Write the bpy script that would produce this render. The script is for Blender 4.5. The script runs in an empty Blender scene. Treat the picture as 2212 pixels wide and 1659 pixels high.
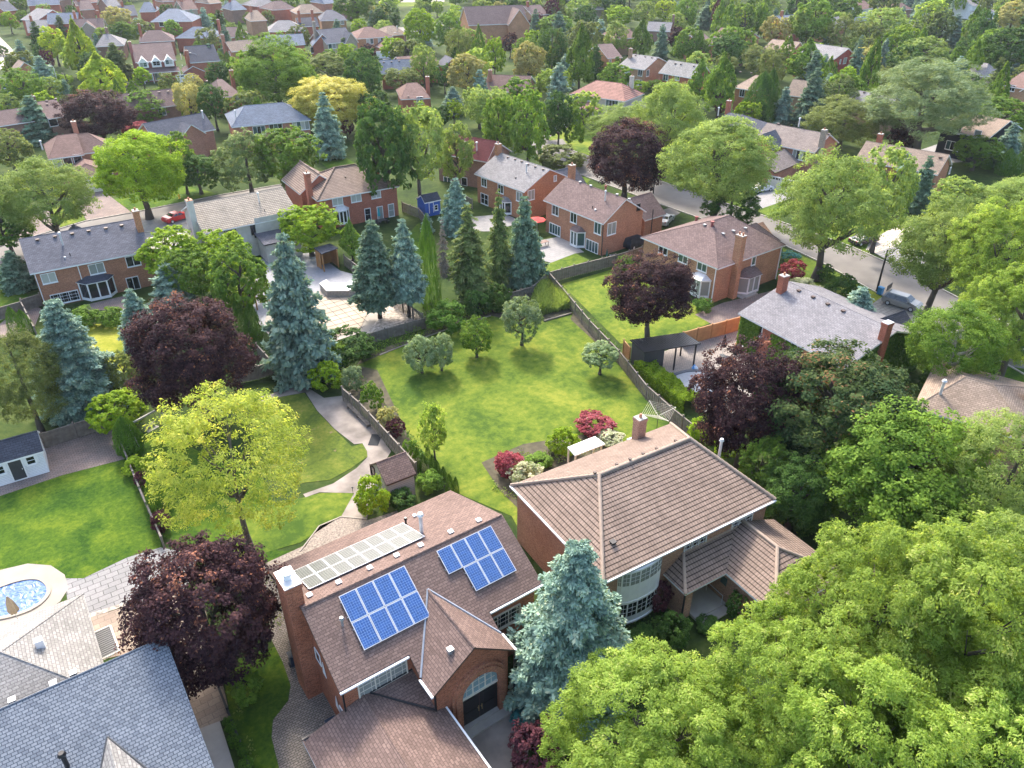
import bpy, bmesh, math, random
import numpy as np
from mathutils import Vector, Matrix
random.seed(7)
SC = bpy.context.scene
# ---------------------------------------------------------------- camera
CAM_H, FPX, CX, CY, TILT = 44.0, 1670.0, 1106.0, 829.5, math.radians(31.7)
cam = bpy.data.cameras.new('camera'); cam.sensor_width = 36; cam.lens = 36*FPX/2212; cam.clip_end = 3000; cam.clip_start = 0.5
cam_o = bpy.data.objects.new('camera', cam); SC.collection.objects.link(cam_o)
cam_o.location = (0, 0, CAM_H); cam_o.rotation_euler = (math.radians(90)-TILT, 0, 0); SC.camera = cam_o
# ---------------------------------------------------------------- sky, sun, exposure
SUN_EL, SUN_AZ = math.radians(43), math.radians(-17)      # azimuth clockwise from +Y
w = bpy.data.worlds.new('World'); SC.world = w; w.use_nodes = True
nt = w.node_tree; sky = nt.nodes.new('ShaderNodeTexSky'); sky.sky_type = 'NISHITA'; sky.sun_disc = False
sky.sun_elevation = SUN_EL; sky.sun_rotation = SUN_AZ; sky.air_density = 1.0; sky.dust_density = 3.5; sky.ozone_density = .8
bg = nt.nodes['Background']; bg.inputs[1].default_value = 0.15
nt.links.new(sky.outputs[0], bg.inputs[0])
sl = bpy.data.lights.new('sun', 'SUN'); sl.energy = 1.6; sl.angle = math.radians(8); sl.color = (1.0, 0.94, 0.85)
so = bpy.data.objects.new('sun', sl); SC.collection.objects.link(so)
sd = Vector((math.sin(SUN_AZ)*math.cos(SUN_EL), math.cos(SUN_AZ)*math.cos(SUN_EL), math.sin(SUN_EL)))
so.rotation_euler = sd.to_track_quat('Z', 'Y').to_euler(); so.location = (0, 0, 80)
SC.view_settings.view_transform = 'Standard'; SC.view_settings.look = 'None'
SC.view_settings.exposure = 2.0; SC.view_settings.gamma = 1
SC.cycles.max_bounces = 8; SC.cycles.diffuse_bounces = 6; SC.cycles.transmission_bounces = 3; SC.cycles.transparent_max_bounces = 6
SC.cycles.use_denoising = True
# ---------------------------------------------------------------- pixel (2212 x 1659 view) <-> world
def ray(x, y):
    a = (x-CX)/FPX; b = (y-CY)/FPX
    return Vector((a, math.cos(TILT)-b*math.sin(TILT), -math.sin(TILT)-b*math.cos(TILT)))
def G(x, y, z=0.0):
    d = ray(x, y); t = (CAM_H-z)/-d.z
    return Vector((d.x*t, d.y*t, z))
def P(X, Y, Z):
    dz = Z-CAM_H; dep = Y*math.cos(TILT)-dz*math.sin(TILT); up = Y*math.sin(TILT)+dz*math.cos(TILT)
    return (CX+FPX*X/dep, CY-FPX*up/dep, dep)
# ---------------------------------------------------------------- materials
def nmat(name):
    m = bpy.data.materials.new(name); m.use_nodes = True
    return m, m.node_tree, m.node_tree.nodes['Principled BSDF']
def N(nt, t, **k):
    n = nt.nodes.new(t)
    for a, v in k.items():
        if a in n.inputs.keys(): n.inputs[a].default_value = v
        else: setattr(n, a, v)
    return n
def c4(c): return (c[0], c[1], c[2], 1)
def plain(name, c, rough=0.6, metal=0.0, var=0.12, scale=3.0, coord='Object', spec=0.4):
    m, nt, p = nmat(name); p.inputs['Roughness'].default_value = rough; p.inputs['Metallic'].default_value = metal
    p.inputs['Specular IOR Level'].default_value = spec
    tc = N(nt, 'ShaderNodeTexCoord'); no = N(nt, 'ShaderNodeTexNoise', Scale=scale, Detail=5.0)
    nt.links.new(tc.outputs[coord], no.inputs[0])
    r = N(nt, 'ShaderNodeMapRange'); r.inputs['From Min'].default_value = .3; r.inputs['From Max'].default_value = .7
    r.inputs['To Min'].default_value = 1-var; r.inputs['To Max'].default_value = 1+var
    nt.links.new(no.outputs[0], r.inputs[0])
    mx = N(nt, 'ShaderNodeVectorMath', operation='SCALE'); mx.inputs[0].default_value = c[:3]
    nt.links.new(r.outputs[0], mx.inputs['Scale']); nt.links.new(mx.outputs[0], p.inputs['Base Color'])
    return m
def bricky(name, c1, c2, mortar, bw, rh, ms, rough=0.85, offset=.5, bump=.3, stain=.18, sscale=.35, bias=0.0, fine=.25, stainc=None):
    """brick-pattern surface in metres of UV, two tones, mortar lines, broad stains and fine grain"""
    m, nt, p = nmat(name); p.inputs['Roughness'].default_value = rough; p.inputs['Specular IOR Level'].default_value = .08
    uv = N(nt, 'ShaderNodeUVMap')
    b = N(nt, 'ShaderNodeTexBrick', offset=offset); b.inputs['Scale'].default_value = 1.0
    b.inputs['Brick Width'].default_value = bw; b.inputs['Row Height'].default_value = rh
    b.inputs['Mortar Size'].default_value = ms; b.inputs['Mortar Smooth'].default_value = .3; b.inputs['Bias'].default_value = bias
    b.inputs['Color1'].default_value = c4(c1); b.inputs['Color2'].default_value = c4(c2); b.inputs['Mortar'].default_value = c4(mortar)
    nt.links.new(uv.outputs[0], b.inputs[0])
    n1 = N(nt, 'ShaderNodeTexNoise', Scale=sscale, Detail=6.0, Roughness=.65); nt.links.new(uv.outputs[0], n1.inputs[0])
    n2 = N(nt, 'ShaderNodeTexNoise', Scale=9.0, Detail=3.0); nt.links.new(uv.outputs[0], n2.inputs[0])
    r1 = N(nt, 'ShaderNodeMapRange'); r1.inputs[1].default_value = .3; r1.inputs[2].default_value = .7; r1.inputs[3].default_value = 1-stain; r1.inputs[4].default_value = 1+stain
    r2 = N(nt, 'ShaderNodeMapRange'); r2.inputs[1].default_value = .3; r2.inputs[2].default_value = .7; r2.inputs[3].default_value = 1-fine; r2.inputs[4].default_value = 1+fine
    nt.links.new(n1.outputs[0], r1.inputs[0]); nt.links.new(n2.outputs[0], r2.inputs[0])
    mu = N(nt, 'ShaderNodeMath', operation='MULTIPLY'); nt.links.new(r1.outputs[0], mu.inputs[0]); nt.links.new(r2.outputs[0], mu.inputs[1])
    sc = N(nt, 'ShaderNodeVectorMath', operation='SCALE'); nt.links.new(b.outputs[0], sc.inputs[0]); nt.links.new(mu.outputs[0], sc.inputs['Scale'])
    nt.links.new(sc.outputs[0], p.inputs['Base Color'])
    if bump:
        bp = N(nt, 'ShaderNodeBump', invert=True); bp.inputs['Strength'].default_value = bump; bp.inputs['Distance'].default_value = .03
        nt.links.new(b.outputs['Fac'], bp.inputs['Height']); nt.links.new(bp.outputs[0], p.inputs['Normal'])
    return m
def shingle(name, c, d=.72, w=.42, h=.21):
    return bricky(name, c, tuple(x*d for x in c), tuple(x*.5 for x in c), w, h, .022, bump=.5, stain=.14, fine=.16)
def brick(name, c, d=.7, mort=None):
    return bricky(name, c, tuple(x*d for x in c), mort or tuple(.55*x+.09 for x in c), .24, .085, .012, bump=.25, stain=.16, sscale=.5, fine=.3)
def tile(name, c, row=.37, wid=.24):
    """concrete roof tiles: dark course lines up the slope and rounded ribs"""
    m, nt, p = nmat(name); p.inputs['Roughness'].default_value = .8; p.inputs['Specular IOR Level'].default_value = .12
    uv = N(nt, 'ShaderNodeUVMap'); sx = N(nt, 'ShaderNodeSeparateXYZ'); nt.links.new(uv.outputs[0], sx.inputs[0])
    def frac(out, k):
        a = N(nt, 'ShaderNodeMath', operation='DIVIDE'); a.inputs[1].default_value = k; nt.links.new(out, a.inputs[0])
        f = N(nt, 'ShaderNodeMath', operation='FRACT'); nt.links.new(a.outputs[0], f.inputs[0]); return f.outputs[0]
    fv, fu = frac(sx.outputs[1], row), frac(sx.outputs[0], wid)
    b = N(nt, 'ShaderNodeTexBrick', offset=0); b.inputs['Scale'].default_value = 1; b.inputs['Brick Width'].default_value = wid; b.inputs['Row Height'].default_value = row
    b.inputs['Mortar Size'].default_value = .0; b.inputs['Color1'].default_value = c4(c); b.inputs['Color2'].default_value = c4([x*.8 for x in c])
    nt.links.new(uv.outputs[0], b.inputs[0])
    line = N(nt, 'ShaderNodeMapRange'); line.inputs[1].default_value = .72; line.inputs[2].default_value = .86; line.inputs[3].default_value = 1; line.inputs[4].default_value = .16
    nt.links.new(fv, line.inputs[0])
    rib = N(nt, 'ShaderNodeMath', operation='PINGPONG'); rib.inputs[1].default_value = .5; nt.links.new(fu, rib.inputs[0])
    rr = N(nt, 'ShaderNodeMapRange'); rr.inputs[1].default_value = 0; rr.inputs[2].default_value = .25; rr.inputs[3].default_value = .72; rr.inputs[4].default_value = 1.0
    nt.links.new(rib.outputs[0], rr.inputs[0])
    n1 = N(nt, 'ShaderNodeTexNoise', Scale=.6, Detail=6.0); nt.links.new(uv.outputs[0], n1.inputs[0])
    r1 = N(nt, 'ShaderNodeMapRange'); r1.inputs[1].default_value = .3; r1.inputs[2].default_value = .7; r1.inputs[3].default_value = .86; r1.inputs[4].default_value = 1.12
    nt.links.new(n1.outputs[0], r1.inputs[0])
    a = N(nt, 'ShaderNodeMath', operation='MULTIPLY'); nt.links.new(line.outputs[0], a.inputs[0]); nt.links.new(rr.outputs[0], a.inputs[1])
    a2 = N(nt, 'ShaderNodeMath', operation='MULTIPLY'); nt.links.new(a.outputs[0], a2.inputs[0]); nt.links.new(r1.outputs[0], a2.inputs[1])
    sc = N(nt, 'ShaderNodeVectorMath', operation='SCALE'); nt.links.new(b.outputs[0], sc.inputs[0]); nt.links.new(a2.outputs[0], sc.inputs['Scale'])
    nt.links.new(sc.outputs[0], p.inputs['Base Color'])
    hh = N(nt, 'ShaderNodeMath', operation='MULTIPLY_ADD'); hh.inputs[1].default_value = -1.0; nt.links.new(fv, hh.inputs[0]); nt.links.new(rib.outputs[0], hh.inputs[2])
    bp = N(nt, 'ShaderNodeBump'); bp.inputs['Strength'].default_value = .6; bp.inputs['Distance'].default_value = .05
    nt.links.new(hh.outputs[0], bp.inputs['Height']); nt.links.new(bp.outputs[0], p.inputs['Normal'])
    return m
def grass(name, c1, c2, c3, scale=.25, bare=None, thr=.72):
    m, nt, p = nmat(name); p.inputs['Roughness'].default_value = .9; p.inputs['Specular IOR Level'].default_value = .04
    tc = N(nt, 'ShaderNodeTexCoord')
    n1 = N(nt, 'ShaderNodeTexNoise', Scale=scale, Detail=8.0, Roughness=.62, Distortion=.6); n2 = N(nt, 'ShaderNodeTexNoise', Scale=scale*9, Detail=8.0, Roughness=.75)
    n3 = N(nt, 'ShaderNodeTexNoise', Scale=scale*2.3, Detail=6.0, Roughness=.6)
    for n in (n1, n2, n3): nt.links.new(tc.outputs['Object'], n.inputs[0])
    cr = N(nt, 'ShaderNodeValToRGB'); e = cr.color_ramp.elements; e[0].position = .33; e[0].color = c4(c1); e[1].position = .68; e[1].color = c4(c3)
    k = e.new(.5); k.color = c4(c2)
    ad = N(nt, 'ShaderNodeMath', operation='MULTIPLY_ADD'); ad.inputs[1].default_value = .8; nt.links.new(n2.outputs[0], ad.inputs[0])
    sb = N(nt, 'ShaderNodeMath', operation='SUBTRACT'); sb.inputs[1].default_value = .40; nt.links.new(n1.outputs[0], sb.inputs[0]); nt.links.new(sb.outputs[0], ad.inputs[2])
    nt.links.new(ad.outputs[0], cr.inputs[0]); out = cr.outputs[0]
    if bare:
        r = N(nt, 'ShaderNodeMapRange'); r.inputs[1].default_value = thr; r.inputs[2].default_value = thr+.05; nt.links.new(n3.outputs[0], r.inputs[0])
        mx = N(nt, 'ShaderNodeMixRGB'); mx.inputs[2].default_value = c4(bare); nt.links.new(r.outputs[0], mx.inputs[0]); nt.links.new(out, mx.inputs[1]); out = mx.outputs[0]
    nt.links.new(out, p.inputs['Base Color'])
    bp = N(nt, 'ShaderNodeBump'); bp.inputs['Strength'].default_value = .7; bp.inputs['Distance'].default_value = .08
    nt.links.new(n2.outputs[0], bp.inputs['Height']); nt.links.new(bp.outputs[0], p.inputs['Normal'])
    return m
def leafm(name, c1, c2, c3=None, trans=.4, rough=.55, objvar=.16):
    """foliage: tone attribute picks between two or three leaf colours; each tree shifts a little"""
    m, nt, p = nmat(name); p.inputs['Roughness'].default_value = .75; p.inputs['Specular IOR Level'].default_value = .12
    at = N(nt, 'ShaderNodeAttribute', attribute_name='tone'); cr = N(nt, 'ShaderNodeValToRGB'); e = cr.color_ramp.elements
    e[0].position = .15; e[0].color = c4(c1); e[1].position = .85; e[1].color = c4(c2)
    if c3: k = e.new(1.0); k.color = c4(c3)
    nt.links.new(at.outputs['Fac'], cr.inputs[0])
    oi = N(nt, 'ShaderNodeObjectInfo'); r = N(nt, 'ShaderNodeMapRange'); r.inputs[3].default_value = 1-objvar; r.inputs[4].default_value = 1+objvar
    nt.links.new(oi.outputs['Random'], r.inputs[0])
    sc = N(nt, 'ShaderNodeVectorMath', operation='SCALE'); nt.links.new(cr.outputs[0], sc.inputs[0]); nt.links.new(r.outputs[0], sc.inputs['Scale'])
    nt.links.new(sc.outputs[0], p.inputs['Base Color'])
    tr = N(nt, 'ShaderNodeBsdfTranslucent'); s2 = N(nt, 'ShaderNodeVectorMath', operation='MULTIPLY'); s2.inputs[1].default_value = (1.35, 1.25, .7)
    nt.links.new(sc.outputs[0], s2.inputs[0]); nt.links.new(s2.outputs[0], tr.inputs[0])
    mx = N(nt, 'ShaderNodeMixShader'); mx.inputs[0].default_value = trans
    nt.links.new(p.outputs[0], mx.inputs[1]); nt.links.new(tr.outputs[0], mx.inputs[2])
    nt.links.new(mx.outputs[0], nt.nodes['Material Output'].inputs[0])
    return m
def glassm(name, c, rough=.08, spec=.8):
    m, nt, p = nmat(name); p.inputs['Base Color'].default_value = c4(c); p.inputs['Roughness'].default_value = rough
    p.inputs['Specular IOR Level'].default_value = spec
    return m
# ---------------------------------------------------------------- mesh building
COL = SC.collection
class MB:
    def __init__(s): s.v = []; s.f = []; s.m = []
    def face(s, pts, m=0):
        i = len(s.v); s.v += [tuple(p) for p in pts]; s.f.append(tuple(range(i, i+len(pts)))); s.m.append(m); return s
    def box(s, x0, y0, z0, x1, y1, z1, m=0, M=None, top=None):
        a = [(x0,y0,z0),(x1,y0,z0),(x1,y1,z0),(x0,y1,z0),(x0,y0,z1),(x1,y0,z1),(x1,y1,z1),(x0,y1,z1)]
        if M: a = [tuple(M @ Vector(p)) for p in a]
        i = len(s.v); s.v += a
        for k, q in enumerate([(0,3,2,1),(4,5,6,7),(0,1,5,4),(1,2,6,5),(2,3,7,6),(3,0,4,7)]):
            s.f.append(tuple(i+t for t in q)); s.m.append(top if (top is not None and k == 1) else m)
        return s
    def tube(s, p, q, r0, r1=None, n=8, m=0, cap=True):
        p, q = Vector(p), Vector(q); r1 = r0 if r1 is None else r1; d = (q-p).normalized()
        a = d.orthogonal().normalized(); b = d.cross(a); i = len(s.v)
        for c, r in ((p, r0), (q, r1)):
            for k in range(n):
                t = 2*math.pi*k/n; s.v.append(tuple(c+(a*math.cos(t)+b*math.sin(t))*r))
        for k in range(n):
            s.f.append((i+k, i+(k+1) % n, i+n+(k+1) % n, i+n+k)); s.m.append(m)
        if cap:
            s.f.append(tuple(i+n-1-k for k in range(n))); s.m.append(m); s.f.append(tuple(i+n+k for k in range(n))); s.m.append(m)
        return s
    def path(s, pts, r, n=6, m=0):
        for a, b in zip(pts, pts[1:]): s.tube(a, b, r, r, n, m)
        return s
    def prism(s, pts, z0, z1, m=0, top=None):
        """extrude a plan outline (x,y) between two heights"""
        A = sum(pts[i][0]*pts[(i+1) % len(pts)][1]-pts[(i+1) % len(pts)][0]*pts[i][1] for i in range(len(pts)))
        if A < 0: pts = pts[::-1]
        n = len(pts); i = len(s.v); s.v += [(p[0], p[1], z0) for p in pts]+[(p[0], p[1], z1) for p in pts]
        s.f.append(tuple(i+n-1-k for k in range(n))); s.m.append(m)
        s.f.append(tuple(i+n+k for k in range(n))); s.m.append(m if top is None else top)
        for k in range(n):
            s.f.append((i+k, i+(k+1) % n, i+n+(k+1) % n, i+n+k)); s.m.append(m)
        return s
    def extr(s, prof, off, m=0):
        """closed solid: polygon prof (3-D points) swept by vector off"""
        n = len(prof); off = Vector(off); i = len(s.v); s.v += [tuple(Vector(p)) for p in prof]+[tuple(Vector(p)+off) for p in prof]
        s.f.append(tuple(i+k for k in range(n))); s.m.append(m); s.f.append(tuple(i+n+n-1-k for k in range(n))); s.m.append(m)
        for k in range(n):
            s.f.append((i+(k+1) % n, i+k, i+n+k, i+n+(k+1) % n)); s.m.append(m)
        return s
    def build(s, name, mats, parent=None, smooth=False, recalc=True, kind=None):
        me = bpy.data.meshes.new(name); me.from_pydata(s.v, [], s.f)
        for m in (mats if isinstance(mats, (list, tuple)) else [mats]): me.materials.append(m)
        me.polygons.foreach_set('material_index', s.m)
        if recalc:
            b = bmesh.new(); b.from_mesh(me); bmesh.ops.recalc_face_normals(b, faces=b.faces); b.to_mesh(me); b.free()
        if smooth: me.polygons.foreach_set('use_smooth', [True]*len(me.polygons))
        uv = me.uv_layers.new(name='UVMap'); Z = Vector((0, 0, 1)); dat = uv.data; vs = me.vertices
        for p in me.polygons:
            n = p.normal
            if abs(n.z) > .999 or n.length < .1: u, v = Vector((1, 0, 0)), Vector((0, 1, 0))
            else: u = Z.cross(n).normalized(); v = n.cross(u)
            for li in p.loop_indices:
                c = vs[me.loops[li].vertex_index].co; dat[li].uv = (c.dot(u), c.dot(v))
        o = bpy.data.objects.new(name, me); COL.objects.link(o)
        if parent: o.parent = parent
        if kind: o['kind'] = kind
        return o
def tag(o, label, cat, group=None):
    o['label'] = label; o['category'] = cat
    if group: o['group'] = group
    return o
def thing(name, label, cat, loc=(0, 0, 0), rz=0, group=None):
    o = bpy.data.objects.new(name, None); COL.objects.link(o); o.location = loc; o.rotation_euler = (0, 0, rz)
    o.empty_display_size = .3
    return tag(o, label, cat, group)
# ---------------------------------------------------------------- shared materials
WHITE = plain('white_paint', (.74, .74, .73), .5, var=.05)
CREAM = plain('cream_paint', (.62, .57, .48), .5, var=.06)
BROWNT = plain('brown_trim', (.075, .045, .035), .5)
BLACK = plain('black_metal', (.014, .014, .016), .35)
DGREY = plain('dark_grey_paint', (.045, .047, .05), .5)
GREYM = plain('galvanised_metal', (.38, .4, .42), .35, .6)
STEEL = plain('pale_metal', (.6, .6, .6), .4, .3)
CONC = plain('concrete', (.36, .33, .29), .9, var=.14, scale=.8)
GL_D = glassm('window_glass_dark', (.012, .016, .02)); GL_C = glassm('window_glass_curtained', (.26, .27, .25), .15, .6)
GL_B = glassm('window_glass_blind', (.42, .42, .38), .2, .5); GL_T = glassm('window_glass_teal', (.05, .09, .09))
GLS = [GL_D, GL_C, GL_B, GL_T]
WOODG = plain('weathered_fence_wood', (.17, .145, .12), .85, var=.3, scale=2.2)
WOODO = plain('cedar_stained_wood', (.36, .18, .07), .7, var=.18, scale=1.5)
WOODD = plain('dark_bark', (.055, .04, .03), .9, var=.3, scale=4)
BARKG = plain('grey_bark', (.09, .075, .06), .9, var=.35, scale=3)
BARKW = plain('pale_birch_bark', (.42, .39, .34), .8, var=.35, scale=3)
BR_RED = brick('red_brick', (.43, .135, .075)); BR_OR = brick('orange_brick', (.50, .215, .105)); BR_PINK = brick('pink_brick', (.46, .20, .125))
BR_TAN = brick('tan_brick', (.42, .25, .14)); BR_BEI = brick('beige_brick', (.42, .33, .25)); BR_BRN = brick('brown_brick', (.28, .16, .11))
BR_SOL = brick('mottled_red_brick', (.40, .135, .065), .55)
SIDING = bricky('white_siding', (.72, .73, .75), (.7, .71, .73), (.35, .36, .38), 30, .16, .012, bump=.4, stain=.05, fine=.05)
DSIDING = bricky('charcoal_siding', (.03, .034, .04), (.026, .03, .035), (.01, .01, .012), 30, .16, .012, bump=.4, stain=.05, fine=.05)
STUCCO = plain('pale_stucco', (.5, .48, .44), .9, var=.12, scale=1.2)
R_BRN = shingle('brown_shingles', (.235, .15, .125)); R_BRN2 = shingle('reddish_brown_shingles', (.205, .142, .12), .7, .36, .19)
R_TAN = shingle('tan_shingles', (.33, .25, .19)); R_GRY = shingle('grey_shingles', (.27, .255, .25)); R_SLA = shingle('slate_grey_shingles', (.135, .135, .155))
R_BLU = shingle('blue_grey_shingles', (.2, .225, .27)); R_DRK = shingle('charcoal_shingles', (.075, .08, .1)); R_MAR = shingle('maroon_shingles', (.16, .05, .05))
R_LGT = shingle('pale_grey_shingles', (.31, .295, .275), .7, .36, .2); R_BIG = bricky('blue_grey_tab_shingles', (.19, .21, .235), (.105, .12, .145), (.055, .065, .085), .30, .19, .022, bump=.6, stain=.1, fine=.12, bias=-.35)
R_MAUV = shingle('mauve_brown_shingles', (.20, .142, .13))
T_BRN = tile('brown_concrete_tiles', (.265, .195, .155), .34); T_GRY = tile('grey_concrete_tiles', (.33, .285, .23), .37, .3)
T_RED = tile('red_clay_tiles', (.36, .19, .15), .5, .3)
SIDEB = plain('bronze_metal_roof', (.22, .2, .17), .5, .2)
# ---------------------------------------------------------------- houses
LAND = []          # (short name, x, y) in world, used to describe where trees stand
FOOT = []          # house footprints (x, y, radius)
class House:
    def __init__(s, label, short, p0, p1, rp=None, rp2=None, he=5.0, hr=7.8, D=None, h0=0, h1=0, roof=R_BRN, wall=BR_OR, trim=WHITE,
                 name='brick_house', ov=.38, cat='house', main=True, cap=False, group=None):
        A, B = G(*p0, he), G(*p1, he); s.yaw = math.atan2(B.y-A.y, B.x-A.x); s.Lx = (B-A).length
        s.M = Matrix.Translation((A.x, A.y, 0)) @ Matrix.Rotation(s.yaw, 4, 'Z'); s.Mi = s.M.inverted()
        s.he, s.hr, s.ov, s.roofm, s.wallm, s.trim = he, hr, ov, roof, wall, trim
        s.root = thing(name, label, cat, (A.x, A.y, 0), s.yaw, group); s.cap = cap
        yr = None
        if rp:
            q = s.at(rp, hr); yr = q.y
            if h0: h0 = max(.1, q.x)
        if rp2 and h1: h1 = max(.1, s.Lx-s.at(rp2, hr).x)
        if D is None: D = min(14, max(8.5, 2*yr)) if yr else 10.5
        else:
            D = abs(D)
            if yr is not None: yr = min(.6*D, max(.4*D, yr))
        if yr is None: yr = D/2
        if yr > .65*D or yr < .35*D: yr = D/2
        mx_ = s.Lx*.46
        if h0: h0 = min(mx_, max(.7*min(yr, mx_), h0))
        if h1: h1 = min(mx_, max(.7*min(yr, mx_), h1))
        s.D, s.yr, s.h0, s.h1 = D, yr, h0, h1
        print('HOUSE', short, 'L %.1f D %.1f yr %.1f yaw %.0f h %.1f %.1f' % (s.Lx, D, yr, math.degrees(s.yaw), h0, h1))
        if main: s.wall, s.roof = s.vol(0, 0, s.Lx, D, he, hr, yr, 'x', h0, h1)
        c = s.M @ Vector((s.Lx/2, D/2, 0)); LAND.append((short, c.x, c.y)); FOOT.append((c.x, c.y, .55*max(s.Lx, D)))
    def at(s, px, z): return s.Mi @ G(px[0], px[1], z)
    def lray(s, px):
        o = s.Mi @ Vector((0, 0, CAM_H)); return o, s.Mi.to_3x3() @ ray(*px)
    def vol(s, x0, y0, x1, y1, he, hr, r=None, axis='x', h0=0, h1=0, ov=None, roof=None, wall=None, trim=None, z0=0, th=.17, walls=True, cap=None, wgap=0):
        ov = s.ov if ov is None else ov; roof = roof or s.roofm; wall = wall or s.wallm; trim = trim or s.trim
        r = r if r is not None else ((y0+y1)/2 if axis == 'x' else (x0+x1)/2)
        c = [Vector((x0, y0, he)), Vector((x1, y0, he)), Vector((x1, y1, he)), Vector((x0, y1, he))]
        if axis == 'x':
            a, b = Vector((x0+h0, r, hr)), Vector((x1-h1, r, hr))
            top = [[c[0], c[1], b, a], [c[2], c[3], a, b]]
            if h0: top.append([c[3], c[0], a])
            if h1: top.append([c[1], c[2], b])
            out = [c[0], c[1]]+([b] if not h1 else [])+[c[2], c[3]]+([a] if not h0 else [])
            hips = [(c[0], a), (c[3], a)]*bool(h0)+[(c[1], b), (c[2], b)]*bool(h1)
            sl = ((hr-he)/(r-y0), (hr-he)/(y1-r))
        else:
            a, b = Vector((r, y0+h0, hr)), Vector((r, y1-h1, hr))
            top = [[c[1], c[2], b, a], [c[3], c[0], a, b]]
            if h0: top.append([c[0], c[1], a])
            if h1: top.append([c[2], c[3], b])
            out = [c[0]]+([a] if not h0 else [])+[c[1], c[2]]+([b] if not h1 else [])+[c[3]]
            hips = [(c[0], a), (c[1], a)]*bool(h0)+[(c[2], b), (c[3], b)]*bool(h1)
            sl = ((hr-he)/(r-x0), (hr-he)/(x1-r))
        dn = Vector((0, 0, -th)); mb = MB()
        for f in top: mb.face(f, 0)
        for f in top: mb.face([p+dn for p in reversed(f)], 1)
        for i in range(len(out)):
            p, q = out[i], out[(i+1) % len(out)]; mb.face([p, q, q+dn, p+dn], 1)
        if (s.cap if cap is None else cap):
            for p, q in hips+[(a, b)]:
                d = (q-p); n = max(2, int(d.length/.4))
                for k in range(n):
                    mb.tube(p+d*(k/n)+Vector((0, 0, .02)), p+d*((k+1)/n)+Vector((0, 0, .02)), .13, .155, 8, 2)
            mats = [roof, trim, s.capm if hasattr(s, 'capm') else roof]
        else:
            for p, q in hips+[(a, b)]:
                mb.tube(p+Vector((0, 0, -.03)), q+Vector((0, 0, -.03)), .075, .075, 6, 2)
            mats = [roof, trim, roof]
        me = mb.build('roof', mats, s.root, recalc=False)
        # walls
        g = th+.012; wx0, wy0, wx1, wy1 = x0+ov, y0+ov, x1-ov, y1-ov; w = MB()
        if axis == 'x':
            zf, zb = he+ov*sl[0]-g, he+ov*sl[1]-g
            pf = [(wx0, wy0, z0), (wx0, wy0, zf)]+([] if h0 and h1 else [(wx0, r, hr-g)])+[(wx0, wy1, zb), (wx0, wy1, z0)]
            if h0 and h1: pf = [(wx0, wy0, z0), (wx0, wy0, he-g), (wx0, wy1, he-g), (wx0, wy1, z0)]
            if bool(h0) != bool(h1):
                w.box(wx0, wy0, z0, wx1, wy1, he-g)
                xx = wx1-.25 if not h1 else wx0+.25
                w.extr([(xx, wy0, he-g), (xx, wy0, zf), (xx, r, hr-g), (xx, wy1, zb), (xx, wy1, he-g)], (.25 if not h1 else -.25, 0, 0))
            else: w.extr(pf, (wx1-wx0, 0, 0))
        else:
            zf, zb = he+ov*sl[0]-g, he+ov*sl[1]-g
            pf = [(wx0, wy0, z0), (wx0, wy0, zf), (r, wy0, hr-g), (wx1, wy0, zb), (wx1, wy0, z0)]
            if h0: w.box(wx0, wy0, z0, wx1, wy1, he-g)
            else: w.extr(pf, (0, wy1-wy0, 0))
        wl = w.build('wall', wall, s.root) if walls else None
        s.W = (wx0, wy0, wx1, wy1)
        # white gutters on the eaves
        return wl, me
    def plane(s, side, W=None):
        x0, y0, x1, y1 = W or s.W
        return {'f': (Vector((0, y0, 0)), Vector((0, -1, 0)), Vector((1, 0, 0))), 'b': (Vector((0, y1, 0)), Vector((0, 1, 0)), Vector((-1, 0, 0))),
                'l': (Vector((x0, 0, 0)), Vector((-1, 0, 0)), Vector((0, -1, 0))), 'r': (Vector((x1, 0, 0)), Vector((1, 0, 0)), Vector((0, 1, 0)))}[side]
    def hit(s, side, px, W=None):
        p, n, t = s.plane(side, W); o, d = s.lray(px); k = (p-o).dot(n)/d.dot(n); return o+d*k, n, t
    def win(s, side, px, w=1.5, h=1.2, n=2, rows=1, fr=None, W=None, g=None, name='window', z=None, arch=False, sill=True):
        c, nn, t = s.hit(side, px, W)
        if z is not None: c.z = z
        fr = fr or s.trim; Z = Vector((0, 0, 1)); R = Matrix((t, Z, nn)).transposed().to_4x4(); M = Matrix.Translation(c) @ R
        gm = MB()
        for k in range(n):
            a, b = -w/2+w*k/n, -w/2+w*(k+1)/n
            gm.box(a, -h/2, -.02, b, h/2, .02, (random.choice([0, 0, 1, 2, 3]) if g is None else g), M)
        if arch:
            pts = [(math.cos(q)*w/2, h/2+math.sin(q)*w/2, .02) for q in [math.pi*i/12 for i in range(13)]]
            gm.extr([M @ Vector((a, b, -.02)) for a, b, _ in pts], nn*.04, 3)
        o = gm.build(name, GLS, s.root)
        f = MB(); e = .085
        f.box(-w/2-e, -h/2-e, -.03, -w/2, h/2+e, .09, 0, M); f.box(w/2, -h/2-e, -.03, w/2+e, h/2+e, .09, 0, M)
        f.box(-w/2, h/2, -.03, w/2, h/2+e, .09, 0, M); f.box(-w/2, -h/2-e, -.03, w/2, -h/2, .09, 0, M)
        for k in range(1, n): f.box(-w/2+w*k/n-.035, -h/2, .022, -w/2+w*k/n+.035, h/2, .07, 0, M)
        for r in range(1, rows): f.box(-w/2, -h/2+h*r/rows-.015, .022, w/2, -h/2+h*r/rows+.015, .05, 0, M)
        if rows > 2:
            for k in range(2*n): f.box(-w/2+w*(k+.5)/(2*n)-.012, -h/2, .022, -w/2+w*(k+.5)/(2*n)+.012, h/2, .045, 0, M)
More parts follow.
